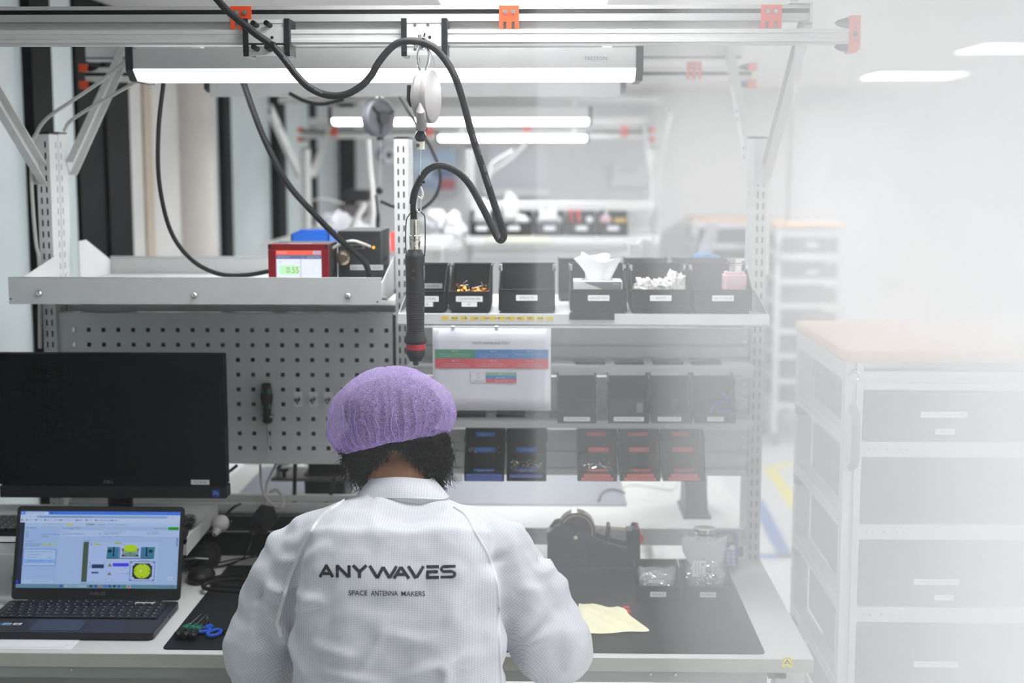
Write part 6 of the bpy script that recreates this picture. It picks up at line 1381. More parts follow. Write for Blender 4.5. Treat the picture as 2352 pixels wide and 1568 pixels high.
# ---- torso of the coat: centre px, py of the BACK surface, half width px
TOR = []
for px, hwp, Yc_, z, hd, tl_ in ((893, 262, 2.54, .50, .15, 0), (893, 262, 2.55, .72, .145, 0), (893, 258, 2.565, .90, .14, -.05), (893, 254, 2.59, .98, .14, -.08), (893, 248, 2.62, 1.06, .138, -.15), (897, 243, 2.655, 1.13, .132, -.25), (903, 232, 2.69, at(903,1222,2.57).z-.03, .12, -.3), (910, 200, 2.72, at(903,1188,2.615).z-.03, .105, -.3), (914, 150, 2.755, at(903,1158,2.67).z-.024, .085, -.3), (915, 104, 2.78, at(903,1140,2.71).z-.02, .07, -.3)):
    yb = Yc_-hd; s_ = yb/F*1.02
    TOR.append(((CAM.x+(px-1255)*s_, Yc_, z), hwp*s_, hd, tl_))
tor = loft(TOR, 40, .78)
def limb(P, n=6, k=24):
    pts = [Vector(q[0]) for q in P]; rr = [q[1] for q in P]
    sp = spline(pts, n); m = len(sp); R2 = []
    for i in range(m):
        u = i/n; j = min(int(u), len(rr)-2); f_ = u-j; f_ = f_*f_*(3-2*f_); R2.append(rr[j]*(1-f_)+rr[j+1]*f_)
    mb = MB().tube(sp, R2, k); mb.ell(sp[0], R2[0]*.99, 16, 10); mb.ell(sp[-1], R2[-1]*.99, 16, 10); return mb
LA = [(px_(800, 1215, 2.72), .055), (px_(716, 1262, 2.72), .074), (px_(668, 1352, 2.72), .083), (px_(632, 1440, 2.715), .083), (px_(608, 1500, 2.71), .078), (px_(640, 1525, 2.86), .068), (px_(720, 1490, 2.99), .056), (px_(800, 1462, 3.07), .044)]
RA = [(px_(1030, 1215, 2.72), .055), (px_(1118, 1256, 2.72), .074), (px_(1176, 1345, 2.72), .082), (px_(1236, 1430, 2.715), .080), (px_(1272, 1484, 2.71), .076), (px_(1262, 1478, 2.86), .066), (px_(1180, 1460, 2.99), .056), (px_(1090, 1450, 3.07), .044)]
coat = eval_union([tor, limb(LA), limb(RA)], .0075, 3)
co = np.empty(len(coat.vertices)*3); coat.vertices.foreach_get('co', co); co = co.reshape(-1,3)
no = np.empty(len(coat.vertices)*3); coat.vertices.foreach_get('normal', no); no = no.reshape(-1,3)
cxm = px_(895, 1400, 2.5).x
disp = np.zeros(len(co))
def fold(x, z, x0, z0, x1, z1, w_, amp):
    # ridge along a segment in the x,z view
    d = np.array((x1-x0, z1-z0)); L2 = (d**2).sum(); t = np.clip(((x-x0)*d[0]+(z-z0)*d[1])/L2, 0, 1)
    dx = x-(x0+t*d[0]); dz = z-(z0+t*d[1]); r = np.sqrt(dx*dx+dz*dz); sg = (dx*d[1]-dz*d[0])/math.sqrt(L2)
    return 2.0*amp*np.exp(-(r/w_)**2)*np.sin(np.pi*t*.96+.05)*(1-.0*sg)
X_v, Y_v, Z_v = co[:,0], co[:,1], co[:,2]
def P2(px, py, Y=2.5): q = at(px, py, Y); return q.x, q.z
FOLD = [((800,1195),(822,1200),.008,.006),((820,1180),(850,1198),.007,.007),((822,1200),(950,1190),.008,.009),((950,1190),(985,1150),.008,.007),((840,1150),(870,1160),.008,.005),((850,1155),(940,1150),.007,-.005),((840,1215),(1010,1212),.014,-.007),((990,1150),(1040,1190),.008,.006),((745,1165),(810,1160),.010,.006),
    ((660,1330),(750,1270),.012,.004),((640,1400),(740,1385),.010,.004),((650,1440),(735,1380),.008,.004),((820,1560),(900,1400),.010,.003),((900,1400),(1000,1290),.007,.002),((1010,1510),(1030,1540),.008,.006),((1040,1500),(1020,1560),.008,.004),
    ((700,1480),(850,1500),.012,.005),((720,1520),(930,1560),.012,.005),((860,1440),(1010,1470),.012,.004),((900,1540),(1080,1500),.012,.005),((640,1460),(700,1560),.010,.006),((1110,1330),(1130,1420),.012,.008),((1125,1330),(1148,1330),.008,-.006),((1120,1450),(1150,1560),.012,.006),
    ((560,1330),(590,1270),.010,.006),((570,1400),(640,1420),.010,.007),((560,1450),(640,1470),.010,.007),((600,1350),(660,1330),.010,.005),((560,1400),(552,1440),.010,-.008),((610,1470),(620,1540),.010,.008),((640,1530),(610,1510),.010,.008),
    ((1290,1370),(1230,1350),.010,-.010),((1200,1290),(1270,1340),.010,.005),((1230,1370),(1320,1400),.012,.009),((1250,1400),(1340,1450),.012,.008),((1180,1400),(1250,1420),.012,.006),((1240,1450),(1180,1520),.012,.006),((1170,1270),(1230,1290),.010,.005),((1300,1500),(1200,1540),.012,.008)]
back = (no[:,1] < .35)
for (a_, b_, w_, am) in FOLD:
    x0, z0 = P2(*a_); x1, z1 = P2(*b_); disp += np.where(back, fold(X_v, Z_v, x0, z0, x1, z1, w_, am), 0)
nz = np.array([noise.fractal(Vector((c[0]*9, c[1]*9, c[2]*5)), .9, 2.1, 3) for c in co]); disp += nz*.009
nz = np.array([noise.noise(Vector((c[0]*26+3, c[1]*22, c[2]*34))) for c in co]); disp += np.where(np.abs(X_v-cxm) > .19, nz*.006, nz*.0025)
co = co+no*disp[:,None]; coat.vertices.foreach_set('co', co.ravel()); coat.update()
# ripstop grid cloth: straight grid on the body, slanted grid on the sleeves
def coat_mat(name, rot):
    m = mat(name, 'dddee2', .75, bump=.12, bscale=900, var=.03); nt = m.node_tree; N = nt.nodes; L = nt.links; b = N['Principled BSDF']
    tc = N.new('ShaderNodeTexCoord'); mp = N.new('ShaderNodeMapping'); mp.inputs['Rotation'].default_value = (0, rot, 0)
    L.new(tc.outputs['Object'], mp.inputs[0]); sp = N.new('ShaderNodeSeparateXYZ'); L.new(mp.outputs[0], sp.inputs[0]); outs = []
    vy = N.new('ShaderNodeMath'); vy.operation = 'MULTIPLY_ADD'; vy.inputs[1].default_value = .85; sy = N.new('ShaderNodeSeparateXYZ'); L.new(tc.outputs['Object'], sy.inputs[0]); L.new(sy.outputs[1], vy.inputs[0]); L.new(sp.outputs[2], vy.inputs[2])
    for ax in (0, 2):
        wv = N.new('ShaderNodeMath'); wv.operation = 'MULTIPLY'; wv.inputs[1].default_value = 1/.0052; L.new(sp.outputs[0] if ax == 0 else vy.outputs[0], wv.inputs[0])
        fr = N.new('ShaderNodeMath'); fr.operation = 'FRACT'; L.new(wv.outputs[0], fr.inputs[0])
        lt = N.new('ShaderNodeMath'); lt.operation = 'LESS_THAN'; lt.inputs[1].default_value = .17; L.new(fr.outputs[0], lt.inputs[0]); outs.append(lt)
    mx = N.new('ShaderNodeMath'); mx.operation = 'MAXIMUM'; L.new(outs[0].outputs[0], mx.inputs[0]); L.new(outs[1].outputs[0], mx.inputs[1])
    ml = N.new('ShaderNodeMath'); ml.operation = 'MULTIPLY'; ml.inputs[1].default_value = .42; L.new(mx.outputs[0], ml.inputs[0])
    mix = N.new('ShaderNodeMix'); mix.data_type = 'RGBA'; src = b.inputs['Base Color'].links[0].from_socket
    L.new(ml.outputs[0], mix.inputs[0]); L.new(src, mix.inputs[6]); mix.inputs[7].default_value = (*lin('8f939f'), 1)
    L.new(mix.outputs[2], b.inputs['Base Color']); return m
CB = coat_mat('ripstop_cloth_body', 0.0); CSL = coat_mat('ripstop_cloth_sleeve_left', .62); CSR = coat_mat('ripstop_cloth_sleeve_right', -.72)
# seam lines (pixels) that part the sleeves from the back
SL = [(858,1112),(800,1145),(747,1182),(720,1215),(690,1270),(668,1320),(655,1360),(644,1400),(637,1430),(642,1448),(646,1462),(646,1568),(646,1700)]
SR = [(985,1120),(1040,1165),(1068,1185),(1090,1225),(1118,1275),(1135,1325),(1143,1380),(1143,1440),(1146,1500),(1150,1568),(1150,1700)]
def seam_x(S):
    q = [P2(a_, b_, 2.52) for a_, b_ in S]; zs_ = np.array([c[1] for c in q])[::-1]; xs_ = np.array([c[0] for c in q])[::-1]
    return zs_, xs_
zl, xl = seam_x(SL); zr, xr_ = seam_x(SR)
# project to the common plane Y = 2.52 as the camera line of each face would cross it is not needed: parts differ little in depth
fc = np.empty(len(coat.polygons)*3); coat.polygons.foreach_get('center', fc); fc = fc.reshape(-1,3)
kk = 2.52/fc[:,1]; fx = fc[:,0]*kk; fz = 1.9+(fc[:,2]-1.9)*kk
mi = np.zeros(len(fc), int); mi[fx < np.interp(fz, zl, xl)] = 1; mi[fx > np.interp(fz, zr, xr_)] = 2
coat.materials.clear()
bvh = BVHTree.FromPolygons([Vector(c) for c in co], [tuple(p.vertices) for p in coat.polygons])
ct_ = link_mesh(coat, 'coat', [CB, CSL, CSR], pr); ct_.data.polygons.foreach_set('material_index', mi.tolist()); ct_.data.update()
ct_['label'] = 'white ripstop laboratory coat with raglan sleeves'
def onto(px, py, off=.0006):
    d = ray(px, py).normalized(); h_ = bvh.ray_cast(CAM, d)
    return (h_[0]+h_[1]*off) if h_[0] is not None else None
SEAM = mat('white_seam_tape', 'eeeeef', .7)
for S in (SL[1:11], SR[1:10]):
    pts = [onto(q.x, q.y, .0004) for q in spline([Vector((a_, b_, 0)) for a_, b_ in S], 8)]; pts = [q for q in pts if q is not None]
    pts = [q for i, q in enumerate(pts) if i == 0 or (q-pts[i-1]).length < .05]
    mb = MB(); vs = []
    for i, q in enumerate(pts):
        t_ = (pts[min(i+1, len(pts)-1)]-pts[max(i-1, 0)]).normalized(); nn = Vector((0,-1,.1)); s_ = t_.cross(nn).normalized()*.0045; b_ = Vector((0,-.0018,0))
        vs += [q-s_-b_*.6, q-s_*.7+b_, q+s_*.7+b_, q+s_-b_*.6]
    m = len(pts); fs = [(j*4+i, j*4+i+1, (j+1)*4+i+1, (j+1)*4+i) for j in range(m-1) for i in range(3)]
    mb.add(vs, fs).build('seam', SEAM, ct_, smooth=True)
# printed lettering on the back, cast onto the cloth
LOGO = mat('dark_print_ink', '10101c', .6)
def print_on(t_, segs=None, px0=0, py0=0, wpx=0, hpx=0, name='lettering', skew=0., polys=None):
    V, Fc, d = (text_mesh(t_, 4, .007) if polys is None else polys)
    vs = []; ok = True
    for p in V:
        px = px0+(p.x/d[0])*wpx; py = py0-(p.y/d[1])*hpx+skew*(p.x/d[0])
        q = onto(px, py, .0011); vs.append(q if q is not None else onto(px0, py0))
    mb = MB(); mb.v = vs; mb.f = list(Fc); return mb.build(name, LOGO, ct_)
# bold wide letters drawn as strokes in pixel space: list of polygons
def stroke(P, w_):
    out = []
    for (a_, b_) in zip(P[:-1], P[1:]):
        a_ = Vector(a_); b_ = Vector(b_); L_ = (b_-a_).length; n_ = max(1, int(L_/4)); d_ = (b_-a_).normalized(); s_ = Vector((-d_.y, d_.x))*w_/2
        for i in range(n_): p = a_.lerp(b_, i/n_); q = a_.lerp(b_, (i+1)/n_); out.append([p-s_, q-s_, q+s_, p+s_])
    return out
W_ = 7.2
def arcp(cx, cy, rx, ry, a0, a1, n=8): return [(cx+rx*math.cos(a0+(a1-a0)*i/n), cy+ry*math.sin(a0+(a1-a0)*i/n)) for i in range(n+1)]
T0, B0 = 1298, 1325
LET = [[[(735,1325),(751,1297)],[(749,1297),(765,1325)],[(742,1317),(760,1317)]],
    [[(775,1326),(775,1297)],[(774,1298),(801,1325)],[(802,1326),(802,1298)]],
    [[(811,1298),(826,1313)],[(842,1298),(826,1313)],[(826,1311),(826,1327)]],
    [[(849,1299),(867,1327)],[(867,1327),(880,1302)],[(880,1302),(895,1327)],[(895,1327),(911,1300)]],
    [[(905,1328),(921,1302)],[(921,1302),(939,1328)],[(912,1319),(934,1319)]],
    [[(938,1300),(956,1328)],[(956,1328),(973,1300)]],
    [[(979,1301.5),(1008,1301)],[(979,1313),(1006,1312.5)],[(979,1326),(1008,1325.5)],[(982,1312),(982,1326)]],
    [[(1046,1300),(1020,1301)]+arcp(1020,1306.5,6.5,5.8,-PI/2,-1.5*PI)+[(1038,1312)]+arcp(1038,1318.5,7,6,-PI/2,PI/2)+[(1012,1325)]]]
for L_ in LET:
    mb = MB(); k_ = 0
    for P in L_:
        for quad in stroke(P, W_ if len(P) == 2 else W_*.92):
            qs = [onto(q[0], q[1], .0007+.00003*(k_ % 5)) for q in quad]; k_ += 1
            if all(q is not None for q in qs): mb.add(qs, [(0,1,2,3)])
    mb.build('logo_letter', LOGO, ct_)
for w_, x0, x1 in (('SPACE', 801, 844), ('ANTENNA', 852, 914), ('MAKERS', 922, 976)):
    print_on(w_, px0=(x0+x1)/2, py0=1361.5+(x0-801)/175*2.4, wpx=x1-x0, hpx=12.0)
# ---- collar
cc_ = px_(915, 1110, 2.74)
CR = []
cN = px_(915, 1128, 2.77)
col = MB(); n = 40; lv = []
for j, (py, hwp, Yc_, hd) in enumerate(((1164, 112, 2.775, .078), (1142, 109, 2.772, .0815), (1118, 90, 2.782, .080), (1100, 76, 2.80, .074), (1095, 73, 2.805, .072), (1099, 69, 2.805, .068), (1125, 66, 2.79, .066))):
    c = px_(915, py, Yc_-hd); hw_ = hwp*Yc_/F
    for i in range(n):
        a_ = 2*PI*i/n; dz = -.016*(abs(math.cos(a_))**2)-.03*max(0, math.sin(a_))
        col.v.append(Vector((c.x+hw_*math.cos(a_)*(1+.02*math.sin(5*a_)), Yc_+hd*math.sin(a_), c.z+dz)))
    if j: col.f += [((j-1)*n+i, (j-1)*n+(i+1)%n, j*n+(i+1)%n, j*n+i) for i in range(n)]
col.build('collar', CB, pr, smooth=True)
# collar seam
MB().tube([v+Vector((0,-.0006,0)) for v in col.v[n:2*n]]+[col.v[n]], .0012, 6, False).build('collar_seam', SEAM, pr, smooth=True)
# ---- body: head, neck, hidden torso, arms and gloved hands as one skin
HC = px_(903, 985, 2.87)
neck0 = px_(916, 1170, 2.82); neck1 = px_(908, 1030, 2.865)
hd_ = MB().ell(HC+Vector((0, .01, -.002)), (.074, .09, .09), 28, 20, Matrix.Rotation(-.35, 3, 'X'))
jaw = MB().ell(HC+Vector((0, .05, -.055)), (.055, .055, .05), 20, 14)
nose = MB().ell(HC+Vector((0, .115, -.035)), (.012, .018, .02), 10, 8)
ears = MB().ell(HC+Vector((-.079, -.0, -.028)), (.009, .018, .03), 12, 8, Matrix.Rotation(.2,3,'Y')).ell(HC+Vector((.079, -.0, -.028)), (.009, .018, .03), 12, 8)
nk = limb([(neck0+Vector((0,.02,-.03)), .055), (px_(915,1120,2.82), .064), (px_(912,1080,2.845), .060), (neck1, .062)])
tor2 = loft([((c[0], c[1]+.015, c[2]-.02), a_*.72, b_*.6, t_) for c, a_, b_, t_ in TOR], 24, .8)
def hand(wr, fwd, side, s_):
    fwd = Vector(fwd).normalized(); sd = Vector(side).normalized(); dn = Vector((0,0,-1)); mb = MB()
    R_ = Matrix((sd, fwd, sd.cross(fwd))).transposed()
    mb.ell(Vector(wr)+fwd*.045, (.042, .05, .017), 16, 10, R_)
    for k_, (o_, L_) in enumerate(((-.030, .062), (-.010, .072), (.010, .068), (.029, .054))):
        b0 = Vector(wr)+fwd*.08+sd*o_*s_; b1 = b0+fwd*L_*.45+dn*.008; b2 = b1+fwd*L_*.3+dn*.016; b3 = b2+fwd*L_*.15+dn*.018
        mb.tube(spline([b0-fwd*.02, b0, b1, b2, b3], 3), [.0095]*9+[.0085]*3+[.007], 10)
    b0 = Vector(wr)+fwd*.02-sd*.035*s_; mb.tube(spline([b0, b0+fwd*.03-sd*.022*s_+dn*.004, b0+fwd*.055-sd*.018*s_+dn*.012], 4), [.012]*6+[.0105, .0095, .008], 10)
    return mb
wl, wr_ = LA[-1][0], RA[-1][0]
al = limb([(q[0], q[1]*.55) for q in LA[1:]]); ar = limb([(q[0], q[1]*.55) for q in RA[1:]])
zt0 = Vector((0,0,0))
for q in (wl, wr_): q.z = max(q.z, ZD+.05)
body = eval_union([hd_, jaw, nose, ears, nk, tor2, al, ar, hand(wl, (.55, .5, -.05), (.65, -.75, 0), 1), hand(wr_, (-.55, .5, -.05), (-.65, -.75, 0), 1)], .0045, 2)
bd = link_mesh(body, 'body', [SKIN], pr)
# ---- hair
HAIR = mat('dark_brown_curly_hair', '0e0a08', .7, var=.3, vscale=90, spec=.2)
CAPc = px_(896, 938, 2.86)
blobs = MB().ell(HC+Vector((0,.0,.040)), (.1, .108, .066), 24, 16)
for px, py, Y, r in ((818,1015,2.81,.030),(822,1045,2.81,.033),(830,1075,2.82,.028),(838,1096,2.84,.020),(850,1030,2.79,.024),(880,1012,2.775,.024),(915,1008,2.77,.024),(950,1014,2.775,.025),(982,1026,2.79,.027),(1004,1020,2.81,.031),(1008,1050,2.82,.034),(990,1058,2.81,.028),(1004,1080,2.84,.024),(998,1104,2.87,.020),(858,1046,2.79,.014),(974,1046,2.79,.018)):
    blobs.ell(px_(px, py, Y+.012), (r*.95, r*.9, r*1.0), 14, 10)
hm = eval_union([blobs], .005, 1)
hc = np.empty(len(hm.vertices)*3); hm.vertices.foreach_get('co', hc); hc = hc.reshape(-1,3); hn = np.empty_like(hc).ravel(); hm.vertices.foreach_get('normal', hn); hn = hn.reshape(-1,3)
nzv = np.array([noise.noise(Vector(c)*90)*.5+noise.noise(Vector(c)*190)*.3 for c in hc]); hc = hc+hn*(nzv*.008)[:,None]; hm.vertices.foreach_set('co', hc.ravel())
hb = BVHTree.FromPolygons([Vector(c) for c in hc], [tuple(p.vertices) for p in hm.polygons])
ho = link_mesh(hm, 'hair', [HAIR], pr)
R_ = random.Random(11); mb = MB()
def curl(p, d, L_, rad, turns, r0=.0006):
    d = d.normalized(); a = d.cross(Vector((0,0,1))); a = a.normalized() if a.length > .01 else Vector((1,0,0)); b = d.cross(a); n_ = int(6+turns*6); ph = R_.uniform(0, 6.28); P = []
    for i in range(n_+1):
        t = i/n_; w_ = rad*min(1, t*2.5); P.append(p+d*L_*t+a*w_*math.cos(ph+t*turns*6.28)+b*w_*math.sin(ph+t*turns*6.28)+Vector((0,0,-.010*t*t)))
    mb.tube(P, [r0]*n_+[r0*.3], 3, False)
cnt = 0
while cnt < 1500:
    px = R_.uniform(788, 1032); py = R_.uniform(990, 1118); d = ray(px, py).normalized(); h_ = hb.ray_cast(CAM, d)
    if h_[0] is None: continue
    t_ = abs(2*(px-848)/137-1)
    if t_ < 1 and py > 1022+60*t_**1.6: continue
    cnt += 1; dirv = (h_[1]*.5+Vector((R_.uniform(-.7,.7), R_.uniform(-.4,.2), R_.uniform(-1.1,.1))))
    curl(h_[0]-h_[1]*.002, dirv, R_.uniform(.010, .024), R_.uniform(.0018, .0045), R_.uniform(.8, 2.2), R_.uniform(.0004, .0008))
for _ in range(90):  # flyaway curls at the silhouette
    sd_ = R_.choice((-1, 1)); px = (796 if sd_ < 0 else 1024)+R_.uniform(-8, 8); py = R_.uniform(1000, 1100)
    p = px_(px-sd_*12, py, 2.825); curl(p, Vector((sd_, R_.uniform(-.3,.3), R_.uniform(-1,.4))), R_.uniform(.015, .04), R_.uniform(.002, .006), R_.uniform(.6, 1.6), .00035)
for _ in range(160):  # fine hairs at the nape
    px = R_.uniform(848, 985); t_ = (px-848)/137; py = 1036+62*abs(2*t_-1)**1.6+R_.uniform(-8, 4); h_ = bvh.ray_cast(CAM, ray(px, py).normalized())
    d = ray(px, py).normalized(); q = px_(px, py, 2.80); curl(q+Vector((0,.0,0)), Vector((R_.uniform(-.5,.5), -.15, -1)), R_.uniform(.006,.014), .0012, .8, .0003)
mb.build('hair_strands', HAIR, pr, kind='stuff')
# ---- purple bouffant cap
def cap_mat():
    m = mat('purple_nonwoven_cap', 'ccb2ee', .85, bump=.5, bscale=450, var=.2, vscale=300); nt = m.node_tree; N = nt.nodes; L = nt.links; b = N['Principled BSDF']; out = [n_ for n_ in N if n_.type == 'OUTPUT_MATERIAL'][0]
    tc = N.new('ShaderNodeTexCoord'); nz_ = N.new('ShaderNodeTexNoise'); nz_.inputs['Scale'].default_value = 260; nz_.inputs['Detail'].default_value = 5; nz_.inputs['Distortion'].default_value = 2.5
    L.new(tc.outputs['Object'], nz_.inputs['Vector']); cr = N.new('ShaderNodeMapRange'); cr.inputs[1].default_value = .42; cr.inputs[2].default_value = .62; cr.inputs[3].default_value = .3; cr.inputs[4].default_value = .8
    L.new(nz_.outputs[0], cr.inputs[0]); tl_ = N.new('ShaderNodeBsdfTranslucent'); tl_.inputs[0].default_value = (*lin('c6a8ec'), 1)
    ms = N.new('ShaderNodeMixShader'); ms.inputs[0].default_value = .3; L.new(b.outputs[0], ms.inputs[1]); L.new(tl_.outputs[0], ms.inputs[2])
    tr_ = N.new('ShaderNodeBsdfTransparent'); m2 = N.new('ShaderNodeMixShader'); L.new(cr.outputs[0], m2.inputs[0]); L.new(tr_.outputs[0], m2.inputs[1]); L.new(ms.outputs[0], m2.inputs[2])
    L.new(m2.outputs[0], out.inputs['Surface']); return m
CAPM = cap_mat(); n = 220; PR = []
prof = [(0.0, 1.0), (.10, .995), (.2, .98), (.32, .94), (.45, .87), (.58, .76), (.7, .63), (.8, .5), (.88, .35), (.94, .18), (.98, 0), (1.0, -.2), (1.0, -.38), (.97, -.55), (.92, -.68), (.86, -.78), (.79, -.83), (.74, -.80), (.71, -.74)]
capb = MB(); RX, RY, RZ = .130, .135, .084; rot = Matrix.Rotation(-.10, 3, 'Y') @ Matrix.Rotation(-.16, 3, 'X')
capC = px_(897, 936, 2.86)
for j, (r, h) in enumerate(prof):
    v = j/(len(prof)-1); pa_ = max(0, v-.25)*1.3
    for i in range(n):
        a_ = 2*PI*i/n; ca, sa = math.cos(a_), math.sin(a_)
        pl = .022*math.sin(a_*46+3*math.sin(a_*3)+v*1.2)+.018*math.sin(a_*27+1.3+4*v)+.012*math.sin(a_*71+v*5)
        nn = noise.noise(Vector((ca*2.2, sa*2.2, h*2.2)))*.055+noise.noise(Vector((ca*9, sa*9, h*8)))*.02
        k_ = 1+(pl*pa_+nn)*(r > .05)
        lop = 1+.05*ca*(-h)          # fuller towards the lower left
        low = -.012*max(0, -ca)*max(0, -h)**1.0+(.006*math.cos(a_)*(h < 0))
        p = rot@Vector((RX*r*ca*k_, RY*r*sa*k_*(1 if sa < 0 else .95), RZ*h*(1+.5*nn)+low))
        capb.v.append(capC+p)
m = len(prof)
capb.f = [(j*n+i, j*n+(i+1)%n, (j+1)*n+(i+1)%n, (j+1)*n+i) for j in range(1, m-1) for i in range(n)]+[tuple(range(n, 2*n))[::-1]]
cp = capb.build('hair_cap', CAPM, pr, smooth=True, label='gathered purple disposable hair cap')
MB().tube([capb.v[(m-2)*n+i] for i in range(0, n, 2)]+[capb.v[(m-2)*n]], .0028, 6, False).build('elastic_band', mat('purple_elastic', '8260b4', .7, bump=.5, bscale=700), cp, smooth=True)
# pleat creases running up from the elastic
mbp = MB(); R_ = random.Random(4)
for q in range(30):
    a0 = PI+PI*(q+.5)/30+R_.uniform(-.06,.06); j1 = R_.choice((8,9,10,11,12,10)); P = []
    for j in range(m-2, j1, -1):
        i = int((a0+.02*math.sin(j*1.1+q))/(2*PI)*n) % n; c_ = capb.v[j*n+i]; P.append(c_+(c_-capC).normalized()*.0004)
    if len(P) > 3: mbp.tube(spline(P, 3), .00075, 4, False)
mbp.build('pleat_creases', mat('purple_crease', 'b497e2', .8), cp, smooth=True, kind='stuff')
# ================================================================== TROLLEYS WITH DRAWERS
WOODM = mat('pale_beech_laminate', 'dfb592', .45, var=.05, vscale=8)
ALC = mat('cart_aluminium', 'cfd0d0', .4, .15)
DRM = mat('black_drawer_plastic', '232325', .5)
def cart(name, label, x0, yf, W, D, zt, zs_list, labels=(), full=True, th=.024, group=None, wheels=True, knob=True):
    t = thing(name, label, 'trolley', (x0+W/2, yf+D/2, 0), group); p_ = .038
    MB().rbox(x0-.004, x0+W+.004, yf-.004, yf+D+.004, zt-th, zt, .012, 4).build('top_board', WOODM, t, bevel=.005)
    for x in (x0, x0+W-p_):
        for y in (yf, yf+D-p_):
            MB().prism([(x, y), (x+p_*.38, y), (x+p_*.38, y+.006), (x+p_*.62, y+.006), (x+p_*.62, y), (x+p_, y), (x+p_, y+p_), (x, y+p_), (x, y+p_*.62), (x+.006, y+p_*.62), (x+.006, y+p_*.38), (x, y+p_*.38)], .1, zt-th-.0005, 'z').build('corner_post', ALC, t)
    def hprof(xa, xb, y, z1, h=.04, nm='front_rail'):
        return MB().prism([(y, z1), (y, z1-h*.38), (y+.004, z1-h*.4), (y+.004, z1-h*.6), (y, z1-h*.62), (y, z1-h), (y+.03, z1-h), (y+.03, z1)], xa, xb).build(nm, ALC, t)
    def sprof(x, z1, h=.04, sgn=1, nm='side_rail'):
        return MB().prism([(x, z1), (x, z1-h*.38), (x+.004*sgn, z1-h*.4), (x+.004*sgn, z1-h*.6), (x, z1-h*.62), (x, z1-h), (x+.03*sgn, z1-h), (x+.03*sgn, z1)], yf+p_, yf+D-p_, 'y').build(nm, ALC, t)
    zr = zs_list[0][0]
    hprof(x0+p_, x0+W-p_, yf+.002, zr+.044); hprof(x0+p_, x0+W-p_, yf+D-.034, zt-th-.001, nm='rear_rail')
    for s_, x in ((1, x0+.002), (-1, x0+W-.002)): sprof(x, zt-th-.004, .04, s_)
    for i, (za, zb) in enumerate(zs_list):
        MB().box(x0+p_+.004, x0+W-p_-.004, yf+.004, yf+.010, zb+.002, za-.001).box(x0+p_+.004, x0+p_+.008, yf+.01, yf+D-.03, zb+.004, za-.03).box(x0+W-p_-.008, x0+W-p_-.004, yf+.01, yf+D-.03, zb+.004, za-.03).box(x0+p_+.004, x0+W-p_-.004, yf+D-.034, yf+D-.03, zb+.004, za-.03).box(x0+p_+.004, x0+W-p_-.004, yf+.01, yf+D-.03, zb+.004, zb+.008).build('drawer', DRM, t)
        hz_ = .034
        r_ = MB().box(x0+p_, x0+W-p_, yf+.003, yf+.008, zb-hz_, zb).box(x0+p_-.002, x0+p_+.003, yf+.01, yf+D-.05, zb-hz_+.008, zb-.004).build('drawer_runner', ZINC if False else ALC, t)
        if full:
            for xo in (.008, .075):
                MB().box(x0+p_+xo, x0+p_+xo+.032, yf+.0015, yf+.003, zb-hz_*.75, zb-hz_*.25).build('runner_tab', ALC, r_)
                for d_ in (.008, .022): MB().cyl((x0+p_+xo+d_, yf+.0016, zb-hz_*.5), (x0+p_+xo+d_, yf+.001, zb-hz_*.5), .0024, n=8).build('screw', mat('dull_grey_metal', '8f9190', .4, .6), r_)
            MB().cyl((x0+p_+.055, yf+.003, zb-hz_*.5), (x0+p_+.055, yf+.002, zb-hz_*.5), .003, n=8).build('hole', mat('dull_grey_metal', '8f9190'), r_)
        sprof(x0+.002, zb-.002+.016, .03, 1); sprof(x0+W-.002, zb-.002+.016, .03, -1)
        if full: MB().box(x0-.001, x0+.03, yf+D-.05, yf+D-.006, zb-.04, zb-.018).build('rail_bracket', DRM, t)
    for (px, py, wpx, hpx, tx) in labels:
        p = at(px, py, yf+.004); sc2 = yf/F; label_on(t, (p.x, yf+.0035, p.z), wpx*sc2, hpx*sc2, [tx], 'efefed', '77777c')
    if knob:
        kz = zt-th-.03
        MB().lathe([(.012, 0), (.012, .003), (.009, .005), (.007, .003), (.001, .003)], (x0+p_/2, yf, kz), (0,-1,0), 20).build('round_knob', ZINC, t, smooth=True)
        MB().tube(spline([(x0+p_*.45, yf, kz-.07), (x0+p_*.45, yf-.03, kz-.085), (x0+p_*.45, yf-.034, kz-.12), (x0+p_*.45, yf-.034, kz-.155), (x0+p_*.45, yf-.03, kz-.185), (x0+p_*.45, yf, kz-.2)], 4), .0095, 10).build('grab_handle', mat('grey_plastic_handle', '7c7c7e', .5), t, smooth=True)
    for x in (x0+.04, x0+W-.04):
        for y in (yf+.05, yf+D-.05):
            o = MB().box(x-.02, x+.02, y-.02, y+.02, .085, .1).box(x-.017, x-.013, y-.012, y+.012, .035, .09).box(x+.013, x+.017, y-.012, y+.012, .035, .09).build('caster_fork', ZINC, t)
            MB().lathe([(.03, -.011), (.04, -.008), (.04, .008), (.03, .011)], (x, y, .04), (1,0,0), 18).build('wheel', mat('grey_rubber_wheel', '5a5c60', .6), o, smooth=True)
            MB().cyl((x-.018, y, .04), (x+.018, y, .04), .013, n=12).build('wheel_hub', mat('orange_hub', 'd88a3a', .5), o)
    return t
Yc1 = 3.05; p = at(1945, 806, Yc1); zt1 = p.z
lv = [at(2100, y, Yc1).z for y in (900, 1015, 1050, 1205, 1240, 1395, 1432, 1580)]
pit_ = lv[2]-lv[4]
lvs = [(lv[0], lv[1]), (lv[2], lv[3]), (lv[4], lv[5]), (lv[6], lv[6]-(lv[4]-lv[5]))]
zz_ = lvs[-1][1]-.034
while zz_-.17 > .12: lvs.append((zz_, zz_-.14)); zz_ -= .174
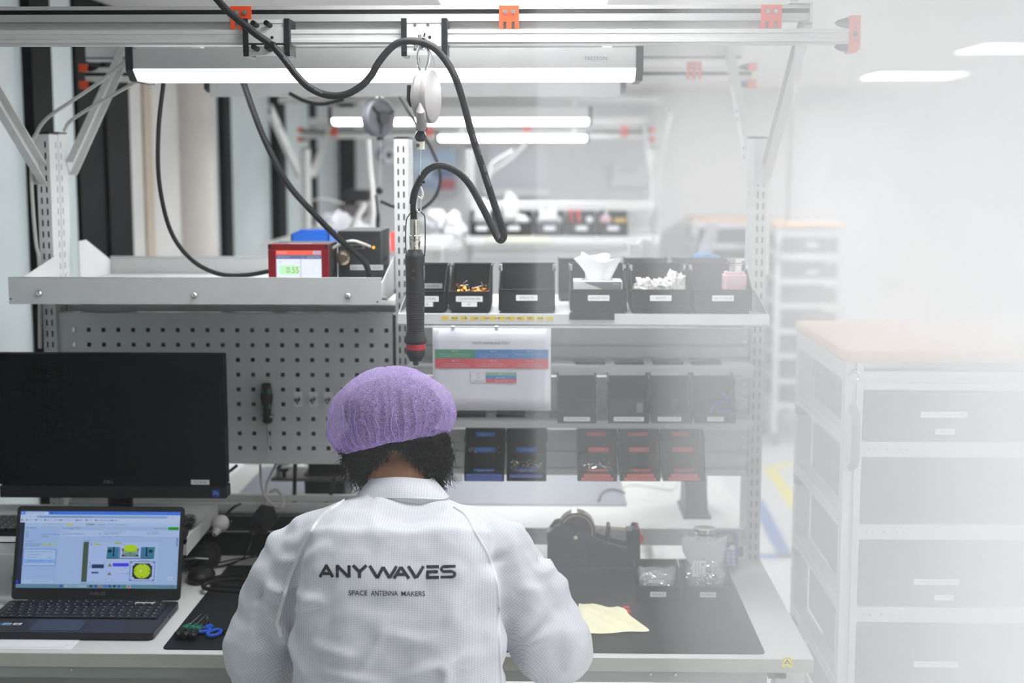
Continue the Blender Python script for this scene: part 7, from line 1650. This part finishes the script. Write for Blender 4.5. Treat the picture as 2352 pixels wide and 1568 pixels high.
cart('drawer_trolley', 'tall drawer trolley with pale wood top standing close by on the right', p.x, Yc1, .56, .61, zt1, lvs, [(2168, 952, 107, 14, 'KITTING ACA SBA 5AA 7BA 1AA'), (2171, 991, 45, 14, 'TYPE 1'), (2151, 1336, 105, 14, 'KITTING ACA SBA RHD P2'), (2168, 1372, 45, 13, 'TYPE 2'), (2150, 1525, 104, 14, 'KITTING ACA SBA LHCP 3')], group='drawer trolleys')
Yc2 = 9.55; p = at(1783, 513, Yc2); q = at(1941, 513, Yc2)
lv = [(at(1860, a, Yc2).z, at(1860, b, Yc2).z) for a, b in ((545, 582), (603, 640), (659, 697), (716, 756), (775, 812), (832, 870), (890, 925))]
cart('drawer_trolley', 'far drawer trolley in front of the back wall, its drawers faint', p.x, Yc2, q.x-p.x, .6, p.z, lv, [(1866, 562, 26, 8, 'KIT'), (1866, 625, 26, 8, 'KIT')], full=False, th=.03, group='drawer trolleys')
MB().tube(spline([(q.x, Yc2+.03, p.z-.09), (q.x+.04, Yc2+.03, p.z-.1), (q.x+.042, Yc2+.03, p.z-.2), (q.x, Yc2+.03, p.z-.22)], 4), .008, 8).build('side_handle', ALC, [o for o in bpy.data.objects if o.name == 'drawer_trolley.001'][0], smooth=True)
Yc3 = 10.25; p = at(1592, 501, Yc3); q = at(1802, 501, Yc3)
lv = [(at(1660, a, Yc3).z, at(1660, b, Yc3).z) for a, b in ((524, 560), (578, 614), (632, 668), (686, 722), (740, 776), (794, 830), (848, 884))]
cart('drawer_trolley', 'farthest drawer trolley, wider, half hidden behind the bench post', p.x, Yc3, q.x-p.x, .55, p.z, lv, (), full=False, th=.03, group='drawer trolleys')
a = at(1640, 520, 9.9); b = at(1668, 600, 9.9)
t = thing('plastic_film', 'loose clear plastic film hanging on the farthest drawer trolley', 'film', (a.x, Yc3-.02, b.z))
MB().tube(spline([(a.x+.02, Yc3-.06, a.z), (a.x-.03, Yc3-.06, (a.z+b.z)/2), (a.x-.06, Yc3-.06, b.z)], 4), .03, 10).tube(spline([(a.x+.05, Yc3-.06, a.z), (a.x+.03, Yc3-.06, (a.z+b.z)/2), (a.x-.01, Yc3-.06, b.z)], 4), .02, 10).build('film', mat('milky_film', 'c9c8d2', .3, alpha=.6), t, smooth=True)
# white post side cable channel beside the right post
tag(MB().box(XP[2]+.019, XP[2]+.029, YP+.03, YP+.06, at(1764, 630, YP).z, at(1764, 432, YP).z).build('cable_channel', WHITEM), 'narrow white channel clipped beside the right bench post', 'channel')
# ================================================================== FAR BENCH THINGS
Yq = 6.95
sA, sB = at(1075, 542, Yq), at(1500, 542, Yq)
t = thing('bin_shelf', 'pale shelf of the far bench carrying the blurred dark bins', 'shelf', ((sA.x+sB.x)/2, Yq+.1, sA.z-.03))
MB().box(X2[1], X2[2], Yq-.02, Y2, sA.z-.006, sA.z).build('plate', WHITEM, t); MB().box(X2[1], X2[2], Yq-.024, Yq-.02, at(1200, 559, Yq).z, sA.z).build('front_lip', WHITEM, t)
for (y0, y1, lb) in ((562, 588, 'grey back profile of the far bench below its bin shelf'), (490, 538, 'grey back profile of the far bench behind the dark bins')):
    z0, z1 = at(1200, y0, Y2+.02).z, at(1200, y1, Y2+.02).z; tt_ = thing('wall_profile', lb, 'rail panel', (X2[1]+.4, Y2+.02, z1))
    MB().prism([(Y2+.01, z0), (Y2+.01, (z0+z1)/2+.01), (Y2+.02, (z0+z1)/2+.005), (Y2+.02, (z0+z1)/2-.005), (Y2+.01, (z0+z1)/2-.01), (Y2+.01, z1), (Y2+.03, z1), (Y2+.03, z0)], X2[1]+.02, X2[2]-.02).build('profile', SLATM, tt_)
z0, z1 = at(1200, 462, Y2).z, at(1200, 478, Y2).z
MB().box(X2[1]+.02, X2[2]-.02, Y2-.2, Y2, z1, z0).build('upper_shelf', WHITEM, f2)
for a, b, tx, lb in ((1078, 1136, 'LINGETTES', 'first dark far bin, overflowing with white wipes'), (1139, 1222, 'GANTS', 'second dark far bin with a big white glove heap'), (1227, 1298, 'MOUCHOIRS', 'far dark bin holding a white tissue box'), (1302, 1370, 'OUTILS', 'far dark bin with two red handled tools and a white roll'), (1374, 1443, 'NETTOYAGE', 'right end far dark bin with pink bottle and yellow pack')):
    p, q = at(a, 540, Yq), at(b, 540, Yq); h_ = at(a, 487, Yq+.2).z-sA.z; fh_ = at(a, 514, Yq).z-sA.z
    bin_(lb, (p.x+q.x)/2, Yq, sA.z+.0062, q.x-p.x-.004, .2, h_, fh_, 0, 'bins on the far bench', lip=.5, labels=[(0, fh_*.55, .055, .022, [tx], 'f0f0f4', '8a8a92')])
def fp(px, py, Y=7.02): return at(px, py, Y)
lump('wipes', 'white wipes bulging from the first far bin', 'wipes', fp(1106, 492, 7.06), (.052, .05, .075), 3, TISSUE, n=28, mm=16)
lump('wipes', 'tall white heap rising from the second far bin', 'wipes', fp(1172, 484, 7.06), (.05, .05, .09), 6, TISSUE, n=28, mm=16)
lump('wipes', 'low white heap at the right of the second far bin', 'wipes', fp(1196, 506, 7.06), (.045, .04, .03), 8, TISSUE, n=28, mm=16)
p = fp(1262, 514, 7.0); t = thing('tissue_box', 'white tissue box in the third far bin', 'tissue box', (p.x, 7.05, sA.z+.01)); MB().box(p.x-.06, p.x+.06, 7.0, 7.12, sA.z+.01, p.z+.028).build('carton', mat('carton_white', 'dcdcdc'), t); MB().box(p.x-.05, p.x+.05, 6.998, 7.0, sA.z+.06, p.z+.02).build('print', mat('carton_grey_print', '9a9ca2'), t)
tissue('tissue', 'white tissue standing out of the far tissue box', (p.x, 7.06, p.z+.028), .04, .055, .065, 4)
for k_, px in enumerate((1311, 1328)):
    a, b = fp(px, 490, 7.05), fp(px+4, 518, 7.05); t = thing('pliers', ['left', 'right'][k_]+' red handled tool standing in the far tool bin', 'pliers', b, 'red handled tools')
    MB().lathe([(.004, 0), (.012, .02), (.009, .05), (.013, .07), (.006, .08)], b, (a-b), 12).build('handle', REDP, t, smooth=True); MB().cyl(b, b-Vector((0,0,.03)), .006, .003, 8).build('jaw', ZINC, t)
p = fp(1355, 505, 6.99); tag(MB().lathe([(.006,-.012),(.018,-.012),(.018,.012),(.006,.012)], (p.x, 7.02, p.z), (0,1,0), 24).build('white_roll', mat('white_glossy_roll', 'ffffff', .4), smooth=True), 'small bright white roll in the far tool bin', 'roll')
p = fp(1391, 512, 7.02); pump_bottle('pink bottle in the right end far bin', p.x, 7.05, sA.z+.01, .028, .085, .03)
p = fp(1426, 508, 7.0); tag(MB().rbox(p.x-.03, p.x+.03, 7.0, 7.05, p.z-.03, p.z+.014, .01, ax='y').build('yellow_pack', mat('yellow_pack_plastic', 'e6b52c', .5)), 'bright yellow pack in the right end far bin', 'pack')
tag(MB().rbox(at(1122,550,6.9).x, at(1264,550,6.9).x, 6.905, 6.92, at(1122,556,6.9).z, at(1122,543,6.9).z, .01, ax='y').build('paper_strip', mat('pale_yellow_paper', 'f0efd8', .6)), 'pale yellowish strip along the edge of the far bin shelf', 'strip')  # lit part of the shelf edge put in as pale yellow colour
# left half of the far bench and rear side items seen above the steel shelf
t = thing('spring_balancer', 'dark grey balancer reel hanging behind the middle of the front bench', 'balancer', at(868, 310, 4.2))
cz = at(868, 270, 4.2); axd = Vector((.78, -.62, 0)).normalized()
DGM = mat('dark_cast_metal', '4a494d', .5, .2)
MB().lathe([(0, -.02), (.045, -.02), (.056, -.012), (.058, .012), (.054, .016), (0, .016)], cz, axd, 32).build('housing', DGM, t, smooth=True)
MB().lathe([(.05, .0162), (.05, .018), (.044, .018), (.04, .014), (.0, .014)], cz, axd, 32).build('rim', mat('dark_reel_face', '2e2e32', .5), t, smooth=True)
for k_ in range(3):
    a_ = k_*2.09+.4; q__ = axd.to_track_quat('Z','Y').to_matrix(); MB().cyl(cz+axd*.02, cz+axd*.02+q__@Vector((.05*math.cos(a_), .05*math.sin(a_), 0)), .006, .004, 8).build('spoke', BLACK, t)
MB().cyl(cz+axd*.016, cz+axd*.03, .02).build('hub', BLACK, t)
MB().cyl(at(874, 306, 4.2), at(874, 322, 4.2), .011).build('cable_guide', BLACK, t); MB().cyl(at(875, 320, 4.2), at(872, 430, 4.2), .0011, n=5).build('wire', ZINC, t)
MB().tube([at(866, 228, 4.2), at(864, 205, 4.2), at(872, 196, 4.2), at(880, 205, 4.2), at(878, 228, 4.2)], .002, 6).build('hanging_hook', ZINC, t)
t = thing('spring_balancer', 'small blurred balancer reel hanging at the far bench', 'balancer', at(885, 378, 7.9))
cz = at(885, 356, 7.9); MB().lathe([(0,-.03),(.045,-.03),(.05,0),(.045,.03),(0,.03)], cz, Vector((.7,-.7,0)), 20).build('housing', mat('grey_reel', '9a9aa0', .5), t, smooth=True); MB().cyl(cz+Vector((.7,-.7,0)).normalized()*.03, cz+Vector((.7,-.7,0)).normalized()*.04, .018).build('hub', BLACK, t)
MB().cyl(at(875, 374, 7.9), at(874, 440, 7.9), .0015, n=5).build('wire', ZINC, t)
t = thing('desk_lamp', 'black ball headed lamp on a thin stem rising behind the power unit', 'lamp', at(868, 535, 4.5))
MB().ell(at(872, 438, 4.5), .0115, 14, 10).build('head', BLACK, t, smooth=True); MB().tube(spline([at(863, 447, 4.5), at(867, 480, 4.5), at(869, 510, 4.5), at(868, 545, 4.5), Vector((at(868,545,4.5).x, 4.5, ZD))], 4), [.004]*6+[.006]*11, 8).build('stem', BLACK, t, smooth=True)
tag(MB().tube(spline([at(846, 320, 4.6), at(850, 380, 4.6), at(856, 440, 4.6), at(857, 500, 4.6), at(855, 560, 4.6), Vector((at(855,560,4.6).x, 4.6, ZD))], 5), .008, 10).build('extraction_hose', mat('white_hose', 'dfdad8', .5), smooth=True), 'pale vertical hose hanging behind the power unit', 'hose')
tag(MB().tube(spline([at(838, 468, 5.2), at(824, 492, 5.2), at(812, 520, 5.2), at(806, 545, 5.2)], 4), .012, 10).build('extraction_tube', mat('white_hose', 'dfdad8', .5), smooth=True), 'short slanting pale arm left of the vertical hose', 'arm')
t = thing('microscope', 'black inspection microscope at the far bench, blurred', 'microscope', (at(815, 470, 6.7).x, 6.7, ZD))
a, b = at(790, 436, 6.7), at(852, 462, 6.7)
MB().rbox(a.x, b.x, 6.65, 6.8, b.z, a.z, .02, ax='y').build('head', BLACK, t); MB().box(a.x-.01, a.x+.05, 6.68, 6.78, ZD+.02, a.z-.03).build('column', BLACK, t)
MB().rbox(a.x+.0, b.x-.02, 6.64, 6.8, at(0,500,6.7).z, at(0,470,6.7).z, .015, ax='y').build('stage', mat('dark_brown_grey', '4c464a', .5), t); MB().box(a.x-.05, b.x+.04, 6.6, 6.85, ZD, ZD+.03).build('base', BLACK, t)
for k_, (px, py, r) in enumerate(((768, 520, (.09, .05, .06)), (812, 530, (.07, .05, .05)), (742, 528, (.05, .05, .045)), (1005, 560, (.09, .06, .05)), (1040, 520, (.06, .06, .07)), (1000, 505, (.07,.05,.05)))):
    Y_ = 5.6 if k_ < 3 else 6.85
    lump('plastic_bag', ['crumpled clear bag heap left of the slanting arm', 'crumpled clear bag below the slanting arm', 'small crumpled bag over the blue bin', 'white bag heap low behind the hanging screwdriver', 'upright white bag right behind the screwdriver', 'upper white bag left of the far bins'][k_], 'bag', at(px, py, Y_), r, k_+3, mat('milky_white_bag', 'dcdde0', .3), n=26, mm=16)
tag(MB().box(X2[0]+.02, X2[1]-.02, 6.8, Y2, at(900, 560, 6.85).z-.02, at(900, 560, 6.85).z).build('far_shelf', GREYM), 'grey shelf on the left half of the far bench', 'shelf')
tag(MB().box(XP[0]+.2, XP[1]-.02, 5.2, 5.9, at(770, 548, 5.6).z-.02, at(770, 548, 5.6).z).box(XP[0]+.25, XP[0]+.29, 5.5, 5.54, 0, at(770, 548, 5.6).z-.02).box(XP[1]-.08, XP[1]-.04, 5.5, 5.54, 0, at(770, 548, 5.6).z-.02).build('side_table', WHITEM), 'white table between the benches holding crumpled bags', 'table')
p = at(905, 548, 4.3); tag(MB().rbox(p.x-.012, p.x+.012, 4.3, 4.34, p.z-.04, p.z+.02, .006, ax='y').build('red_bottle', mat('soft_red_plastic', 'd8504e', .5)), 'small red item glimpsed left of the middle post', 'bottle')
cable('thin pale tube arching at the far bench by the window', [at(700, 466, 6.5), at(740, 456, 6.5), at(790, 468, 6.5)], .003, CABLEW)
cable('pale thin cable bundle swinging down from the far rail', [at(1212, 322, 7.6), at(1190, 350, 7.6), at(1160, 375, 7.6), at(1128, 400, 7.6), at(1112, 440, 7.6)], .008, mat('pale_grey_hose', 'b4b4b4', .5))
cable('second pale cable looping beside the bundle at the far bench', [at(1180, 345, 7.6), at(1150, 362, 7.6), at(1128, 380, 7.6), at(1120, 420, 7.6)], .008, mat('pale_hose', 'd8d8d8', .5))
# ================================================================== HAZE
# added haze volumes standing in for the fade to white across the right
def haze_mat(dens):
    m = bpy.data.materials.new('haze_%.3f' % dens); m.use_nodes = True; nt = m.node_tree; nt.nodes.clear()
    v = nt.nodes.new('ShaderNodeVolumeScatter'); v.inputs['Color'].default_value = (.99, .99, .992, 1); v.inputs['Density'].default_value = dens; v.inputs['Anisotropy'].default_value = 0
    o = nt.nodes.new('ShaderNodeOutputMaterial'); nt.links.new(v.outputs[0], o.inputs['Volume'])
    try: m.cycles.homogeneous_volume = True
    except Exception: pass
    return m
hz = bpy.data.objects.new('haze', None); COL.objects.link(hz); hz.location = (.5, 2, .5); OFF['haze'] = Vector((.5, 2, .5))
hz['kind'] = 'stuff'; hz['label'] = 'soft white haze thickening towards the right side of the workspace'; hz['category'] = 'haze'
for k_, (x0, dn) in enumerate(HAZE):
    o = MB().box(x0, 1.45-.001*k_, .3+.002*k_, 3.64-.002*k_, .5+.001*k_, 2.33-.001*k_).build('haze_layer', haze_mat(dn*HAZE_K), hz, kind='stuff')
